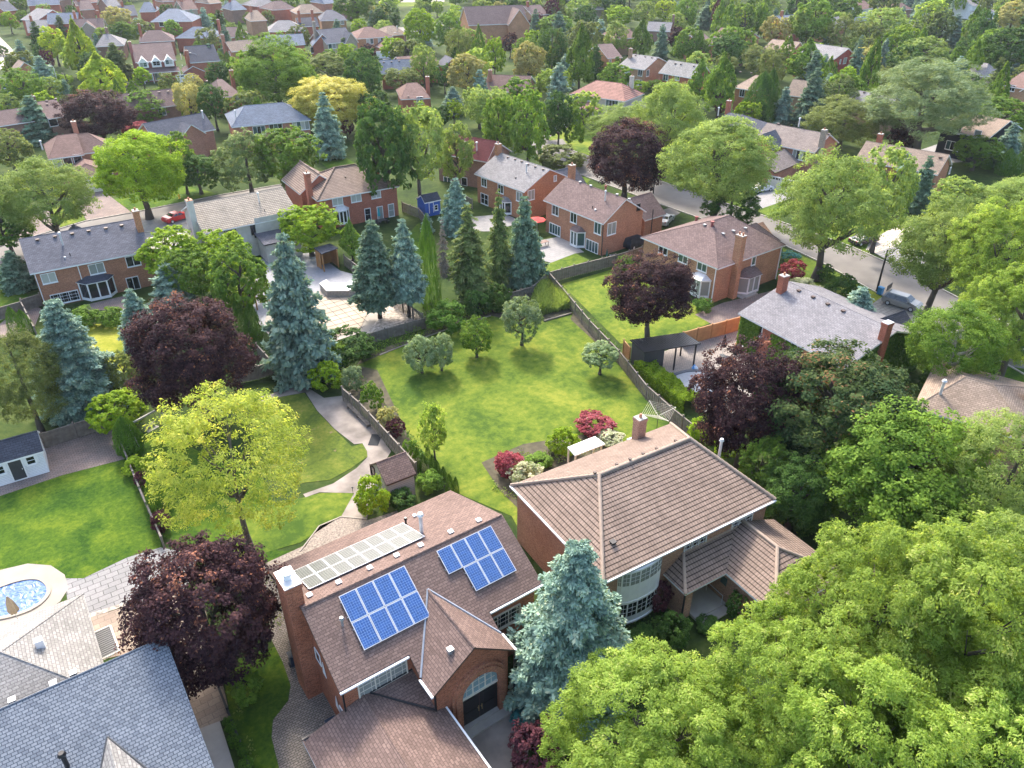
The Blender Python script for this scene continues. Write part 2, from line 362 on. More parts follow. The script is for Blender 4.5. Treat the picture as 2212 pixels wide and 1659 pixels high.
        if arch:
            for q0, q1 in zip(pts, pts[1:]): f.tube(M @ Vector(q0), M @ Vector(q1), .06, .06, 5)
            for k in range(1, n): f.box(-w/2+w*k/n-.03, h/2, .022, -w/2+w*k/n+.03, h/2+math.sqrt(max(.01, (w/2)**2-(-w/2+w*k/n)**2)), .06, 0, M)
        f.build('frame', fr, o)
        if sill: MB().box(-w/2-.12, -h/2-e-.07, -.03, w/2+.12, -h/2-e-.002, .13, 0, M).build('sill', fr if fr is not WHITE else WHITE, o)
        return o
    def door(s, side, px, w=1.0, h=2.1, mat=None, W=None, z=None, fr=None):
        c, nn, t = s.hit(side, px, W)
        if z is not None: c.z = z
        M = Matrix.Translation(c) @ Matrix((t, Vector((0, 0, 1)), nn)).transposed().to_4x4(); m = MB(); m.box(-w/2, -h/2, -.02, w/2, h/2, .05, 0, M)
        for a in (-.22, .22):
            for b in (-.25, .22): m.box(w*a-.15*w, h*b-.16*h, .05, w*a+.15*w, h*b+.16*h, .065, 0, M)
        o = m.build('door', mat or WHITE, s.root)
        f = MB(); f.box(-w/2-.09, -h/2, -.03, -w/2-.002, h/2+.09, .09, 0, M); f.box(w/2+.002, -h/2, -.03, w/2+.09, h/2+.09, .09, 0, M); f.box(-w/2, h/2+.002, -.03, w/2, h/2+.09, .09, 0, M)
        f.build('frame', fr or s.trim, o); MB().box(w*.36, -.06, .066, w*.42, .06, .13, 0, M).build('handle', STEEL, o)
        return o
    def garage(s, side, px, w=2.5, h=2.1, mat=None, W=None, lites=True):
        c, nn, t = s.hit(side, px, W); c.z = h/2+.02
        M = Matrix.Translation(c) @ Matrix((t, Vector((0, 0, 1)), nn)).transposed().to_4x4(); m = MB()
        for k in range(4): m.box(-w/2, -h/2+h*k/4+.01, -.02, w/2, -h/2+h*(k+1)/4-.01, .05, 0, M)
        o = m.build('garage_door', mat or CREAM, s.root)
        if lites:
            g = MB()
            for k in range(4): g.box(-w/2+w*(k+.12)/4, h*.29, .04, -w/2+w*(k+.88)/4, h*.45, .06, 0, M)
            g.build('glazing', GL_D, o)
        f = MB(); f.box(-w/2-.12, -h/2, -.03, -w/2, h/2+.12, .08, 0, M); f.box(w/2, -h/2, -.03, w/2+.12, h/2+.12, .08, 0, M); f.box(-w/2, h/2, -.03, w/2, h/2+.12, .08, 0, M)
        f.build('frame', s.trim, o); return o
    def slope(s, px, side='f', y0=0, yr=None, he=None, hr=None):
        """point where the pixel's ray meets the front (f) or back (b) roof slope"""
        he = s.he if he is None else he; hr = s.hr if hr is None else hr; yr = s.yr if yr is None else yr
        if side == 'f': p = Vector((0, y0, he)); n = Vector((0, -(hr-he), yr-y0))
        elif side == 'b': p = Vector((0, s.D, he)); n = Vector((0, (hr-he), s.D-yr))
        elif side == 'l': p = Vector((0, 0, he)); n = Vector((-(hr-he), 0, s.h0 or 5))
        elif side == 'r': p = Vector((s.Lx, 0, he)); n = Vector(((hr-he), 0, s.h1 or 5))
        n.normalize(); o, d = s.lray(px); k = (p-o).dot(n)/d.dot(n); return o+d*k, n
    def cast(s, px, side='f', kw={}):
        from mathutils.bvhtree import BVHTree
        o, d = s.lray(px); best = None
        for ch in bpy.data.objects:
            if ch.parent is s.root and 'roof' in ch.name and ch.type == 'MESH':
                t = BVHTree.FromPolygons([v.co for v in ch.data.vertices], [p.vertices for p in ch.data.polygons]); h = t.ray_cast(o, d.normalized())
                if h[0] is not None and (best is None or h[3] < best[1]): best = (h[0], h[3], h[1])
        if best: return best[0], best[2]
        return s.slope(px, side, **kw)
    def vents(s, pxs, side='f', mat=None, sz=.2, kw={}):
        for px in pxs:
            c, n = s.cast(px, side, kw); m = MB(); m.box(c.x-sz*.7, c.y-sz*.7, c.z-.12, c.x+sz*.7, c.y+sz*.7, c.z+.1); m.box(c.x-sz, c.y-sz, c.z+.1, c.x+sz, c.y+sz, c.z+.17)
            m.build('roof_vent', mat or GREYM, s.roof)
    def pipes(s, specs, side='f', mat=None, kw={}):
        for px, h, r in specs:
            c, n = s.cast(px, side, kw); m = MB(); m.tube(c-Vector((0, 0, .15)), c+Vector((0, 0, h)), r, r, 10)
            if r > .06: m.tube(c+Vector((0, 0, h)), c+Vector((0, 0, h+.08)), r*1.1, r*1.9, 10); m.tube(c+Vector((0, 0, h+.08)), c+Vector((0, 0, h+.25)), r*1.9, r*1.2, 10)
            m.build('vent_pipe', mat or STEEL, s.roof)
    def chimney(s, c, w, d, z0, z1, mat=None, cap=None, pots=1, parent=None):
        m = MB(); x, y = min(c[0], s.Lx+.1), min(c[1], s.D-.5)
        m.box(x-w/2, y-d/2, z0, x+w/2, y+d/2, z1-.25); m.box(x-w/2-.05, y-d/2-.05, z1-.25, x+w/2+.05, y+d/2+.05, z1)
        o = m.build('chimney', mat or s.wallm, parent or s.roof)
        m = MB().box(x-w/2-.02, y-d/2-.02, z1, x+w/2+.02, y+d/2+.02, z1+.08)
        m.build('chimney_cap', cap or CONC, o)
        for k in range(pots):
            px = x+(k-(pots-1)/2)*w*.5
            MB().tube((px, y, z1+.08), (px, y, z1+.42), .13, .11, 10).build('chimney_pot', plain('clay', (.4, .18, .1)) if k < 0 else CLAY, o)
    def bay(s, side, px, w=2.6, h=2.0, d=.8, roof=None, W=None, fr=None, zb=None, metal=False, rh=.55, g=None):
        """angled bay: px is the bottom centre on the wall plane"""
        p_, nn, t = s.plane(side, W); o_, d_ = s.lray(px); q_ = p_+nn*d; k_ = (q_-o_).dot(nn)/d_.dot(nn); c = o_+d_*k_-nn*d; zb = max(.1, c.z) if zb is None else zb
        def q(a, b, z): return Vector((c.x, c.y, 0))+t*a+nn*b+Vector((0, 0, z))
        pl = [(-w/2, 0), (-w/2+d*.75, d), (w/2-d*.75, d), (w/2, 0)]; fr = fr or s.trim
        m = MB(); lo = [q(a, b, zb) for a, b in pl]; m.extr(lo, (0, 0, .35)); m.extr([p+Vector((0, 0, h-.12)) for p in lo], (0, 0, .12)); [m.box(p.x-.05, p.y-.05, zb, p.x+.05, p.y+.05, zb+h) for p in lo]
        o = m.build('bay_window', fr, s.root)
        gm = MB(); f = MB()
        inn = [q(a*.97, b*.96, zb+.35) for a, b in pl]
        for i in range(3):
            a, b = inn[i], inn[i+1]; u = (b-a); L = u.length; u.normalize(); n = u.cross(Vector((0, 0, 1))); k = 2 if i == 1 else 1
            if n.dot(nn) < 0: n = -n
            R = Matrix.Translation(a) @ Matrix((u, Vector((0, 0, 1)), n)).transposed().to_4x4()
            for j in range(k): gm.box(L*j/k, 0, -.03, L*(j+1)/k, h-.47, .0, (random.choice([0, 3, 1]) if g is None else g), R)
            for j in range(k+1): f.box(max(0, L*j/k-.09), 0, .002, min(L, L*j/k+.09), h-.47, .06, 0, R)
            f.box(.05, h-.55, .002, L-.05, h-.47, .05, 0, R)
        gm.build('glazing', GLS, o); f.build('frame', fr, o)
        r = MB(); e = [q(a*1.1, b*1.18, zb+h) for a, b in pl]; e[0] = q(-w/2*1.1, 0, zb+h); e[3] = q(w/2*1.1, 0, zb+h)
        tp = [q(-w*.22, .02, zb+h+rh), q(w*.22, .02, zb+h+rh)]
        r.face([e[0], e[1], tp[0]]); r.face([e[1], e[2], tp[1], tp[0]]); r.face([e[2], e[3], tp[1]]); dn = Vector((0, 0, -.06))
        for i in range(3): r.face([e[i]+dn, e[i+1]+dn, e[i+1], e[i]], 1)
        r.face([p+dn for p in reversed(e)], 1)
        r.build('roof', [roof or s.roofm, fr], o, recalc=False); return o
    def downpipe(s, x, y, z0, z1, mat=None):
        MB().box(x-.05, y-.05, z0, x+.05, y+.05, z1).build('downspout', mat or s.trim, s.root)
CLAY = plain('clay_pot', (.4, .18, .1), .8)
# ================================================================= the two near houses
# --- solar house
S = House('brown-roofed brick house with a tall arched entrance and blue solar panels on its roof', 'solar-panelled house', (733, 1495), (1057, 1321), he=5.9, hr=8.5, D=11.7,
          roof=R_BRN2, wall=BR_SOL, trim=WHITE, main=False)
S.Lx = 14.5; S.yr = 4.65
def roofpoly(H, faces, mats, th=.15, name='roof', extra=None):
    mb = MB(); dn = Vector((0, 0, -th))
    for f in faces:
        f = [Vector(p) for p in f]
        mb.face(f, 0); mb.face([p+dn for p in reversed(f)], 1)
        for i in range(len(f)): p, q = f[i], f[(i+1) % len(f)]; mb.face([p, p+dn, q+dn, q], 1)
    return mb.build(name, mats, H.root, recalc=False)
k = (8.5-5.9)/4.65
SW0, SW1, SYE, SZE = 4.5, 10.25, -1.35, 5.9-1.35*(8.5-5.9)/4.65
mb = MB(); dn = Vector((0, 0, -.17))
front = [(0, 0, 5.9), (SW0, 0, 5.9), (SW0, SYE, SZE), (SW1, SYE, SZE), (SW1, 0, 5.9), (14.5, 0, 5.9), (14.5, 4.65, 8.5), (0, 4.65, 8.5)]
back = [(14.5, 11.7, 5.9), (0, 11.7, 5.9), (0, 4.65, 8.5), (14.5, 4.65, 8.5)]
for f in (front, back): mb.face(f, 0); mb.face([Vector(p)+dn for p in reversed(f)], 1)
loop = front[:7]+[back[0], back[1], front[7]]
for i in range(len(loop)):
    p, q = Vector(loop[i]), Vector(loop[(i+1) % len(loop)]); mb.face([p, p+dn, q+dn, q], 1)
for i in range(48): mb.tube((i*.3, 4.65, 8.47), (i*.3+.28, 4.65, 8.49), .09, .11, 6, 2)
S.roof = mb.build('roof', [R_BRN2, BROWNT, R_BRN2], S.root, recalc=False)
w_ = MB(); g_ = .19
w_.extr([(.38, .38, 0), (.38, .38, 5.9+.38*k-g_), (.38, 4.65, 8.5-g_), (.38, 11.32, 5.9+.38*.369-g_), (.38, 11.32, 0)], (13.74, 0, 0))
S.wall = w_.build('wall', BR_SOL, S.root); S.W = (.38, .38, 14.12, 11.32)
S.h0 = 0; S.D = 11.7
# entrance wing with its own steep gable
wl = MB(); wx0, wx1, wy = SW0+.3, SW1-.3, -2.5
wl.extr([(wx0, wy, 0), (wx0, wy, SZE-.1), (7.38, wy, 7.1), (wx1, wy, SZE-.1), (wx1, wy, 0)], (0, 2.87, 0)); wl.build('entrance_wall', BR_SOL, S.root)
zr = 7.35; ap = (7.38, (zr-5.9)/k, zr+.0)
rf = [[(7.38, -2.85, zr), (SW0, -2.85, SZE), (SW0, SYE, SZE+.012), (7.38, ap[1], zr+.012)], [(SW1, -2.85, SZE), (7.38, -2.85, zr), (7.38, ap[1], zr+.012), (SW1, SYE, SZE+.012)]]
roofpoly(S, rf, [R_BRN2, BROWNT], name='entrance_roof')
for a in (SW0, SW1):
    fl = MB(); fl.tube((a, SYE+.02, SZE+.05), (7.38, ap[1]+.02, zr+.06), .07, .07, 6); fl.build('valley_flashing', GREYM, S.root)
for i in range(14): pass
rc = MB()
for i in range(18): rc.tube((7.38, -2.85+i*.3, zr-.02), (7.38, -2.57+i*.3, zr), .09, .11, 6)
rc.build('ridge_cap', R_BRN2, S.root)
c = (6.75, -1.0); MB().box(6.2, -1.9, 6.55, 6.55, -1.55, 6.85).build('roof_vent', GREYM, S.root)
# gutters
for a, b, z in (((0, -.08), (SW0-.05, -.08), 5.8), ((SW1+.05, -.08), (14.5, -.08), 5.8)):
    MB().box(a[0], a[1]-.06, z-.08, b[0], b[1]+.06, z+.05).build('gutter', WHITE, S.root)
for x in (SW0-.08, SW1+.08): MB().box(x-.07, -2.85, SZE-.16, x+.07, SYE, SZE-.03).build('gutter', WHITE, S.root)
S.downpipe(.22, .2, 3.1, 5.7, BLACK); S.downpipe(SW0+.2, -2.6, 3.4, SZE-.2, BLACK); S.downpipe(SW1+.1, -2.65, .3, SZE-.2, BLACK)
# arch: brick surround, door, arched window
ax, az, aw = 7.75, 3.25, 1.35
arch = MB()
for r0, r1, pr in ((aw, aw+.42, .35), (aw+.42, aw+.62, .2)):
    arch.box(ax-r1, wy-pr, 0, ax-r0, wy, az); arch.box(ax+r0, wy-pr, 0, ax+r1, wy, az)
    for i in range(16):
        t0, t1 = math.pi*i/16, math.pi*(i+1)/16
        q = [(ax+math.cos(t)*r, wy, az+math.sin(t)*r) for t, r in ((t0, r0), (t0, r1), (t1, r1), (t1, r0))]
        arch.extr(q, (0, -pr, 0))
arch.build('brick_arch', brick('arch_brick', (.42, .16, .08), .6), S.root)
dr = MB().box(ax-aw, wy-.06, .25, ax-.02, wy-.01, 2.75).box(ax+.02, wy-.06, .25, ax+aw, wy-.01, 2.75)
for s_ in (-1, 1):
    for z in (.5, 1.65): dr.box(ax+s_*aw*.5-.4, wy-.1, z, ax+s_*aw*.5+.4, wy-.06, z+.9)
d_ = dr.build('double_door', BLACK, S.root)
for s_ in (-1, 1): MB().tube((ax+s_*.12, wy-.16, 1.1), (ax+s_*.12, wy-.16, 1.6), .025).box(ax+s_*.12-.03, wy-.16, 1.3, ax+s_*.12+.03, wy-.06, 1.36).build('handle', plain('brass', (.5, .38, .18), .3, .8), d_)
aw_ = MB(); aw_.extr([(ax-aw, wy-.02, 2.95), (ax+aw, wy-.02, 2.95)]+[(ax+math.cos(math.pi*i/12)*aw, wy-.02, az+math.sin(math.pi*i/12)*aw) for i in range(13)], (0, -.03, 0))
aw_o = aw_.build('arched_window', glassm('pale_glass', (.22, .32, .34), .15), S.root)
f = MB().box(ax-aw, wy-.12, 2.78, ax+aw, wy-.03, 2.95)
for x in (-.45, .45): f.box(ax+x-.04, wy-.1, 2.95, ax+x+.04, wy-.05, az+1.25)
for z in (3.45, 3.95): f.box(ax-1.15, wy-.09, z-.012, ax+1.15, wy-.051, z+.012)
for x in (-.9, 0, .9): f.box(ax+x-.012, wy-.09, 2.95, ax+x+.012, wy-.051, az+.95)
f.build('frame', CREAM, aw_o)
MB().box(ax-1.9, wy-.9, 0, ax+1.9, wy-.35, .18).box(ax-1.3, wy-.35, .18, ax+1.3, wy-.01, .3).build('door_step', CONC, S.root)
pl = MB()
pc = Vector((wx1-.55, wy-.02, 2.3))
pl.extr([pc+Vector((math.cos(t)*.17, 0, math.sin(t)*.22)) for t in [2*math.pi*i/16 for i in range(16)]], (0, -.03, 0))
hn = pl.build('house_number_plate', WHITE, S.root)
def text_mesh(s, size, mat, parent, M):
    cu = bpy.data.curves.new('lettering', 'FONT'); cu.body = s; cu.size = size; cu.extrude = .004; cu.align_x = 'CENTER'; cu.align_y = 'CENTER'
    cu.materials.append(mat); t = bpy.data.objects.new('tmp', cu); COL.objects.link(t); dg = bpy.context.evaluated_depsgraph_get()
    me = bpy.data.meshes.new_from_object(t.evaluated_get(dg)); bpy.data.objects.remove(t)
    o = bpy.data.objects.new('lettering', me); COL.objects.link(o); o.parent = parent; o.matrix_local = M; return o
text_mesh('30', .2, BLACK, hn, Matrix.Translation(pc+Vector((0, -.035, 0))) @ Matrix.Rotation(math.radians(90), 4, 'X'))
# front windows, left gable-end details
S.W = (.38, .38, 14.12, 11.32)
S.win('f', (827, 1464), 3.1, 1.3, 3, 3, fr=CREAM, g=1); S.win('f', (1086, 1338), 2.6, 1.2, 3, 3, fr=CREAM, g=0)
S.chimney((-.12, 5.9), 1.0, 1.7, 0, 10.0, BR_SOL, STEEL, 0)
MB().tube((-.12, 5.9, 10.05), (-.12, 5.9, 10.5), .25, .25, 14).tube((-.12, 5.9, 10.5), (-.12, 5.9, 10.62), .4, .4, 14).build('chimney_cowl', WHITE, S.roof)
MB().box(.2, 9.9, .3, .36, 10.05, 5.9).build('downspout', BLACK, S.root)
for y, z in ((3.4, 3.2), (1.9, 1.6)):
    t = MB().extr([(.36, y, z), (.36, y+.5, z+.1), (.36, y+.25, z+1.3)], (-.03, 0, 0)); t.build('wall_flashing', WHITE, S.root)
S.win('l', (0, 0), 1.0, 1.4, 2, 2, g=0) if False else None
for (y, z, w__, h__) in ((4.4, 4.2, .7, .9), (1.2, 1.5, .9, 1.9)):
    o = MB().box(.34, y-w__/2, z-h__/2, .36, y+w__/2, z+h__/2).build('window', GL_D, S.root)
    fr = MB(); e = .07
    fr.box(.31, y-w__/2-e, z-h__/2-e, .37, y-w__/2, z+h__/2+e).box(.31, y+w__/2, z-h__/2-e, .37, y+w__/2+e, z+h__/2+e).box(.31, y-w__/2, z+h__/2, .37, y+w__/2, z+h__/2+e).box(.31, y-w__/2, z-h__/2-e, .37, y+w__/2, z-h__/2)
    fr.build('frame', WHITE, o)
kw = {}
S.vents([(1435, 1258-21)], 'b') if False else None
for px in ((1034, 1126), (974, 1151), (909, 1180), (857, 1202), (799, 1229), (732, 1260), (669, 1288)):
    S.vents([px], 'b', WHITE, .17)
S.pipes([((911, 1151), 1.5, .13)], 'b', STEEL); S.pipes([((877, 1132), .35, .07)], 'b', BLACK)
S.vents([(896, 1116)], 'b', WHITE, .13)
S.pipes([((740, 1350), .4, .08)], 'f', GREYM)
# garage wing, low roof
gy = -8.3
S.vol(-2.5, gy, 5.4, .36, 3.05, 4.1, 1.45, 'y', ov=.35, trim=WHITE)
roofpoly(S, [[(2.0, .36, 3.97), (SW0+.28, .36, 3.97), (SW0+.28, -2.6, 3.3), ]], [R_BRN2, BROWNT], .12, 'valley_roof')
MB().tube((1.9, .36, 3.98), (SW0+.25, .36, 4.02), .07).tube((1.9, .34, 3.98), (SW0+.28, -2.6, 3.38), .06).build('valley_flashing', BLACK, S.root)
MB().box(-2.5, .36, 2.9, .36, .5, 3.1).build('gutter', BLACK, S.root)
MB().box(5.38, gy, 2.92, 5.5, -2.4, 3.06).build('gutter', WHITE, S.root)
MB().tube((.22, .2, 3.15), (-2.4, .3, 3.12), .05).build('downspout', BLACK, S.root)
# solar panels
def panels(H, side, c00, c10, c01, nu, nv, label, blue, skip=(), name='solar_panel_array'):
    """c00,c10,c01: photo corners of the array on the slope; nu panels along c00->c10, nv along c00->c01"""
    a, n = H.slope(c00, side); b, _ = H.slope(c10, side); d, _ = H.slope(c01, side)
    U = (b-a); Vv = (d-a); U.z = 0 if abs(U.y) < 1e-9 else U.z
    ex = Vector((1, 0, 0)) if U.x > 0 else Vector((-1, 0, 0)); Lu = abs(U.x); ey = n.cross(ex); ey = ey if ey.dot(Vv) > 0 else -ey; Lv = abs(Vv.dot(ey))
    print('ARRAY', Lu, Lv, Lu/nu, Lv/nv)
    root = thing(name, label, 'solar panels', tuple(H.M @ a), H.yaw)
    o0 = Vector((0, 0, 0))+n*.12
    for i in range(nu):
        for j in range(nv):
            if (i, j) in skip: continue
            p0 = o0+ex*(Lu*i/nu+.015)+ey*(Lv*j/nv+.015); u_ = ex*(Lu/nu-.03); v_ = ey*(Lv/nv-.03)
            m = MB(); m.extr([p0, p0+u_, p0+u_+v_, p0+v_], n*.04)
            po = m.build('solar_panel', STEEL if blue else WHITE, root)
            g2 = MB(); e = .045; q = p0+n*.042; uu, vv = u_.normalized(), v_.normalized()
            g2.extr([q+uu*e+vv*e, q+u_-uu*e+vv*e, q+u_+v_-uu*e-vv*e, q+v_+uu*e-vv*e], n*.004)
            g2.build('solar_cells', PV if blue else PVW, po)
    rl = MB()
    for j in range(nv):
        i0 = 1 if (0, j) in skip else 0
        for fr in (.22, .78):
            p0 = ey*(Lv*(j+fr)/nv)+n*.03+ex*(Lu*i0/nu-.04); rl.tube(p0, p0+ex*(Lu*(1-i0/nu)+.08), .025)
    rl.build('mounting_rail', STEEL, root)
    return root
def pvmat(name, c, line, rough, w=.158):
    m, nt, p = nmat(name); uv = N(nt, 'ShaderNodeUVMap'); b = N(nt, 'ShaderNodeTexBrick', offset=0); b.inputs['Scale'].default_value = 1
    b.inputs['Brick Width'].default_value = w; b.inputs['Row Height'].default_value = w; b.inputs['Mortar Size'].default_value = .006
    b.inputs['Color1'].default_value = c4(c); b.inputs['Color2'].default_value = c4([x*.72 for x in c]); b.inputs['Mortar'].default_value = c4(line)
    nt.links.new(uv.outputs[0], b.inputs[0]); nt.links.new(b.outputs[0], p.inputs['Base Color']); p.inputs['Roughness'].default_value = rough
    p.inputs['Specular IOR Level'].default_value = .5; return m
PV = pvmat('blue_silicon_cells', (.028, .085, .26), (.22, .33, .52), .22)
PVW = pvmat('glare_toned_silicon_cells', (.06, .065, .06), (.30, .31, .30), .38)  # sun glare on the rear array, put into the grey cell colour
panels(S, 'f', (730, 1290), (877, 1231), (782, 1409), 4, 2, 'blue solar array of eight panels left of the entrance gable', True)
panels(S, 'f', (941, 1192), (1061, 1140), (1001, 1293), 4, 2, 'blue solar array with one corner panel missing, near the spruce', True, skip=((0, 1),))
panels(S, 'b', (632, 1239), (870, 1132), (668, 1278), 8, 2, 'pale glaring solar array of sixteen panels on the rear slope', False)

# --- tiled house K
K = House('large brick house with a hipped brown tile roof and a two-storey white bow window', 'large tile-roofed house', (1303, 1258), (1673, 1080), he=5.7, hr=8.5, D=11.9,
          roof=T_BRN, wall=BR_TAN, main=False)
K.Lx = 16.3; K.yr = 6.6; K.cap = True; K.capm = plain('tan_ridge_tiles', (.33, .25, .19), .8); K.h0, K.h1 = 4.4, 3.1; K.wallm = brick('tan_red_brick', (.45, .25, .16))
K.wall, K.roof = K.vol(0, 0, 16.3, 11.9, 5.7, 8.5, 6.6, 'x', 4.4, 3.1)
MB().box(0, -.12, 5.55, 16.3, 0.0, 5.68).box(-.12, 0, 5.55, 0, 11.9, 5.68).build('gutter', WHITE, K.root)
K.win('f', (1601, 1131), 2.0, 1.0, 3, 3, fr=WHITE, g=0); K.win('f', (1501, 1174), 2.0, 1.0, 3, 3, g=0)
kb = K.W
# bow window
bc, br = 3.55, 1.95
def bow(z0, z1, mat, name, ex=0):
    n = 7; pts = [(bc-br-ex, .39)]+[(bc-(br+ex)*math.cos(math.pi*i/n*.999), .39-(.62+ex)*math.sin(math.pi*i/n)) for i in range(1, n)]+[(bc+br+ex, .39)]
    return MB().prism(pts, z0, z1).build(name, mat, K.root), pts
bw, pts = bow(.55, 5.45, WHITE, 'bow_window'); 
for z0, z1, g in ((4.2, 5.3, 1), (1.1, 2.35, 0)):
    gm, fm = MB(), MB()
    for (a, b) in zip(pts, pts[1:]):
        u = Vector((b[0]-a[0], b[1]-a[1], 0)); L = u.length; u.normalize(); nrm = Vector((u.y, -u.x, 0)); R = Matrix.Translation((a[0], a[1], 0)) @ Matrix((u, Vector((0, 0, 1)), nrm)).transposed().to_4x4()
        if L < .25: continue
        gm.box(.06, z0, .005, L-.06, z1, .02, g, R)
        for q in (.34, .67): fm.box(.06, z0+(z1-z0)*q-.012, .021, L-.06, z0+(z1-z0)*q+.012, .035, 0, R)
        fm.box(L/2-.012, z0, .021, L/2+.012, z1, .035, 0, R)
    gm.build('glazing', GLS, bw); fm.build('muntins', WHITE, bw)
bow(.42, .55, WHITE, 'bow_sill', .1); bow(2.55, 2.6, WHITE, 'bow_ledge', .05)
# porch roof + garage
kt = [T_BRN, WHITE]
roofpoly(K, [[(5.9, -1.95, 3.05), (10.9, -1.95, 3.05), (12.7, .37, 4.25), (7.6, .37, 4.25)], [(5.9, .37, 3.05), (5.9, -1.95, 3.05), (7.6, .37, 4.25)]], kt, .14, 'porch_roof')
rc = MB()
for i in range(8):
    a, b = Vector((5.9, -1.95, 3.08)), Vector((7.6, .37, 4.28)); rc.tube(a+(b-a)*i/8, a+(b-a)*(i+1)/8, .12, .14, 8)
rc.tube((7.6, .36, 4.28), (13, .36, 4.28), .1).build('ridge_tiles', K.capm, K.root)
MB().box(6.2, -1.65, 0, 7.0, .4, 3.0).build('porch_wall', K.wallm, K.root)
K.vol(9.8, -6.6, 17.2, .36, 3.05, 4.6, 13.5, 'y', 3.6, 0, cap=True)
K.win('l', (0, 0), .6, .6) if False else None
d0 = MB().box(7.3, .30, .3, 8.2, .35, 2.45).box(8.25, .30, .3, 9.15, .35, 2.45).build('front_door', GL_T, K.root)
f = MB()
for x in (7.22, 8.17, 8.23, 9.12): f.box(x-.07, .26, .3, x+.07, .36, 2.5)
f.box(7.15, .26, 2.45, 9.25, .36, 2.6).box(7.15, .26, .25, 9.25, .36, .5).build('frame', WHITE, d0)
MB().tube((8.16, .22, 1.2), (8.16, .22, 1.5), .02).build('handle', STEEL, d0)
MB().box(7.05, -2.3, 0, 10.0, .36, .22).box(7.3, -3.0, 0, 9.8, -2.3, .12).build('door_step', CONC, K.root)
MB().tube((9.6, -2.2, .22), (9.6, -2.2, 1.1), .025).tube((9.6, -2.2, 1.1), (9.6, -.6, 1.1), .025).tube((9.6, -.6, .22), (9.6, -.6, 1.1), .025).build('handrail', STEEL, K.root)
MB().box(10.12, -1.9, 1.5, 10.16, -1.3, 2.2).build('window', GL_T, K.root)
K.downpipe(6.05, -1.8, 0, 2.9, BLACK)
q, _ = K.slope((1363, 944), 'b', yr=6.6); K.chimney((q.x, q.y+.2), .85, .75, q.z-.9, q.z+2.5, brick('chimney_pink_brick', (.46, .25, .17)), CONC, 1)
MB().box(q.x-.6, q.y-.35, q.z-.1, q.x+.6, q.y-.15, q.z+.12).build('flashing', GREYM, K.roof)
K.pipes([((1552, 990), 1.6, .13)], 'b', GREYM, ) if False else None
qq = K.at((1552, 992), 6.6); MB().tube((qq.x, qq.y, 5.6), (qq.x, qq.y, 8.4), .11).tube((qq.x, qq.y, 8.4), (qq.x, qq.y, 8.6), .2, .13).build('vent_pipe', STEEL, K.roof)
K.vents([(1324, 1173)], 'f', BLACK, .2)
for px in ((1285, 1023), (1332, 1005), (1361, 994), (1389, 982), (1418, 971), (1459, 954)): K.vents([px], 'b', BROWNT, .1)
# rear step in the tiled roof
K.vol(3.2, 11.5, 9.2, 13.2, 5.3, 5.72, 11.9, 'x', ov=.25) if False else None

# ================================================================= middle-distance houses
A = House('brick house with a slate-grey gable roof and a white-framed bay of patio doors', 'slate-roofed brick house', (64, 592), (328, 541), (36, 517), he=5.0, hr=7.7, roof=R_SLA, wall=brick('mid_brick', (.43, .185, .1)))
A.win('f', (105.5, 600.5), 1.55, 1.2, 2, g=2); A.win('f', (209, 580), 1.7, 1.25, 2, g=1); A.win('f', (287.5, 563.5), 1.6, 1.3, 2, g=0); A.win('f', (141, 642), 3.1, 1.25, 3, 3, g=0)
A.bay('f', (222, 654), 4.2, 2.5, 1.2, R_DRK, g=0); A.win('f', (288, 612), 1.4, 1.7, 2, g=0)
A.downpipe(.5, .3, 0, 4.9); A.downpipe(5.4, .3, 0, 4.9)
A.chimney((14.1, 3.9), .75, 1.1, 0, 9.4, BR_OR, CONC, 1)
A.vents([(81, 519), (119, 512), (156, 506), (192, 500), (229, 494), (263, 488)], 'f', BROWNT, .22); A.pipes([((136, 529), 1.5, .11)], 'f', STEEL); A.pipes([((152, 552), .4, .05)], 'f', BLACK); A.vents([(140.5, 557)], 'f', WHITE, .1)
A.vol(4.2, 9.6, 9.6, 15.5, 3.2, 5.4, None, 'y', roof=R_SLA)

H4 = House('pale stucco house with a long grey tile gable roof', 'grey-tiled stucco house', (440, 505), (647, 463), (415, 440), he=5.0, hr=7.6, roof=T_GRY, wall=STUCCO, name='stucco_house')
H4.win('f', (498, 504), 1.5, 1.4, 2, fr=BLACK, g=0); H4.win('f', (557, 492), 2.0, 1.5, 2, fr=BLACK, g=0)
H4.chimney((-.3, 3.2), .8, 1.0, 0, 9.0, STUCCO, CLAY, 1); H4.pipes([((560, 436), 1.2, .1)], 'f', STEEL); H4.pipes([((572, 457), .4, .06)], 'f', BLACK)
H4.vol(7.0, -3.6, 12.8, .36, 2.9, 3.5, .3, 'x', roof=R_SLA, trim=BLACK, ov=.3); H4.vol(-6.6, 3.0, .3, 9.5, 2.7, 3.9, None, 'x', roof=SIDEB)
H4.door('f', (585, 560), 2.2, 2.1, GL_T, fr=BLACK)

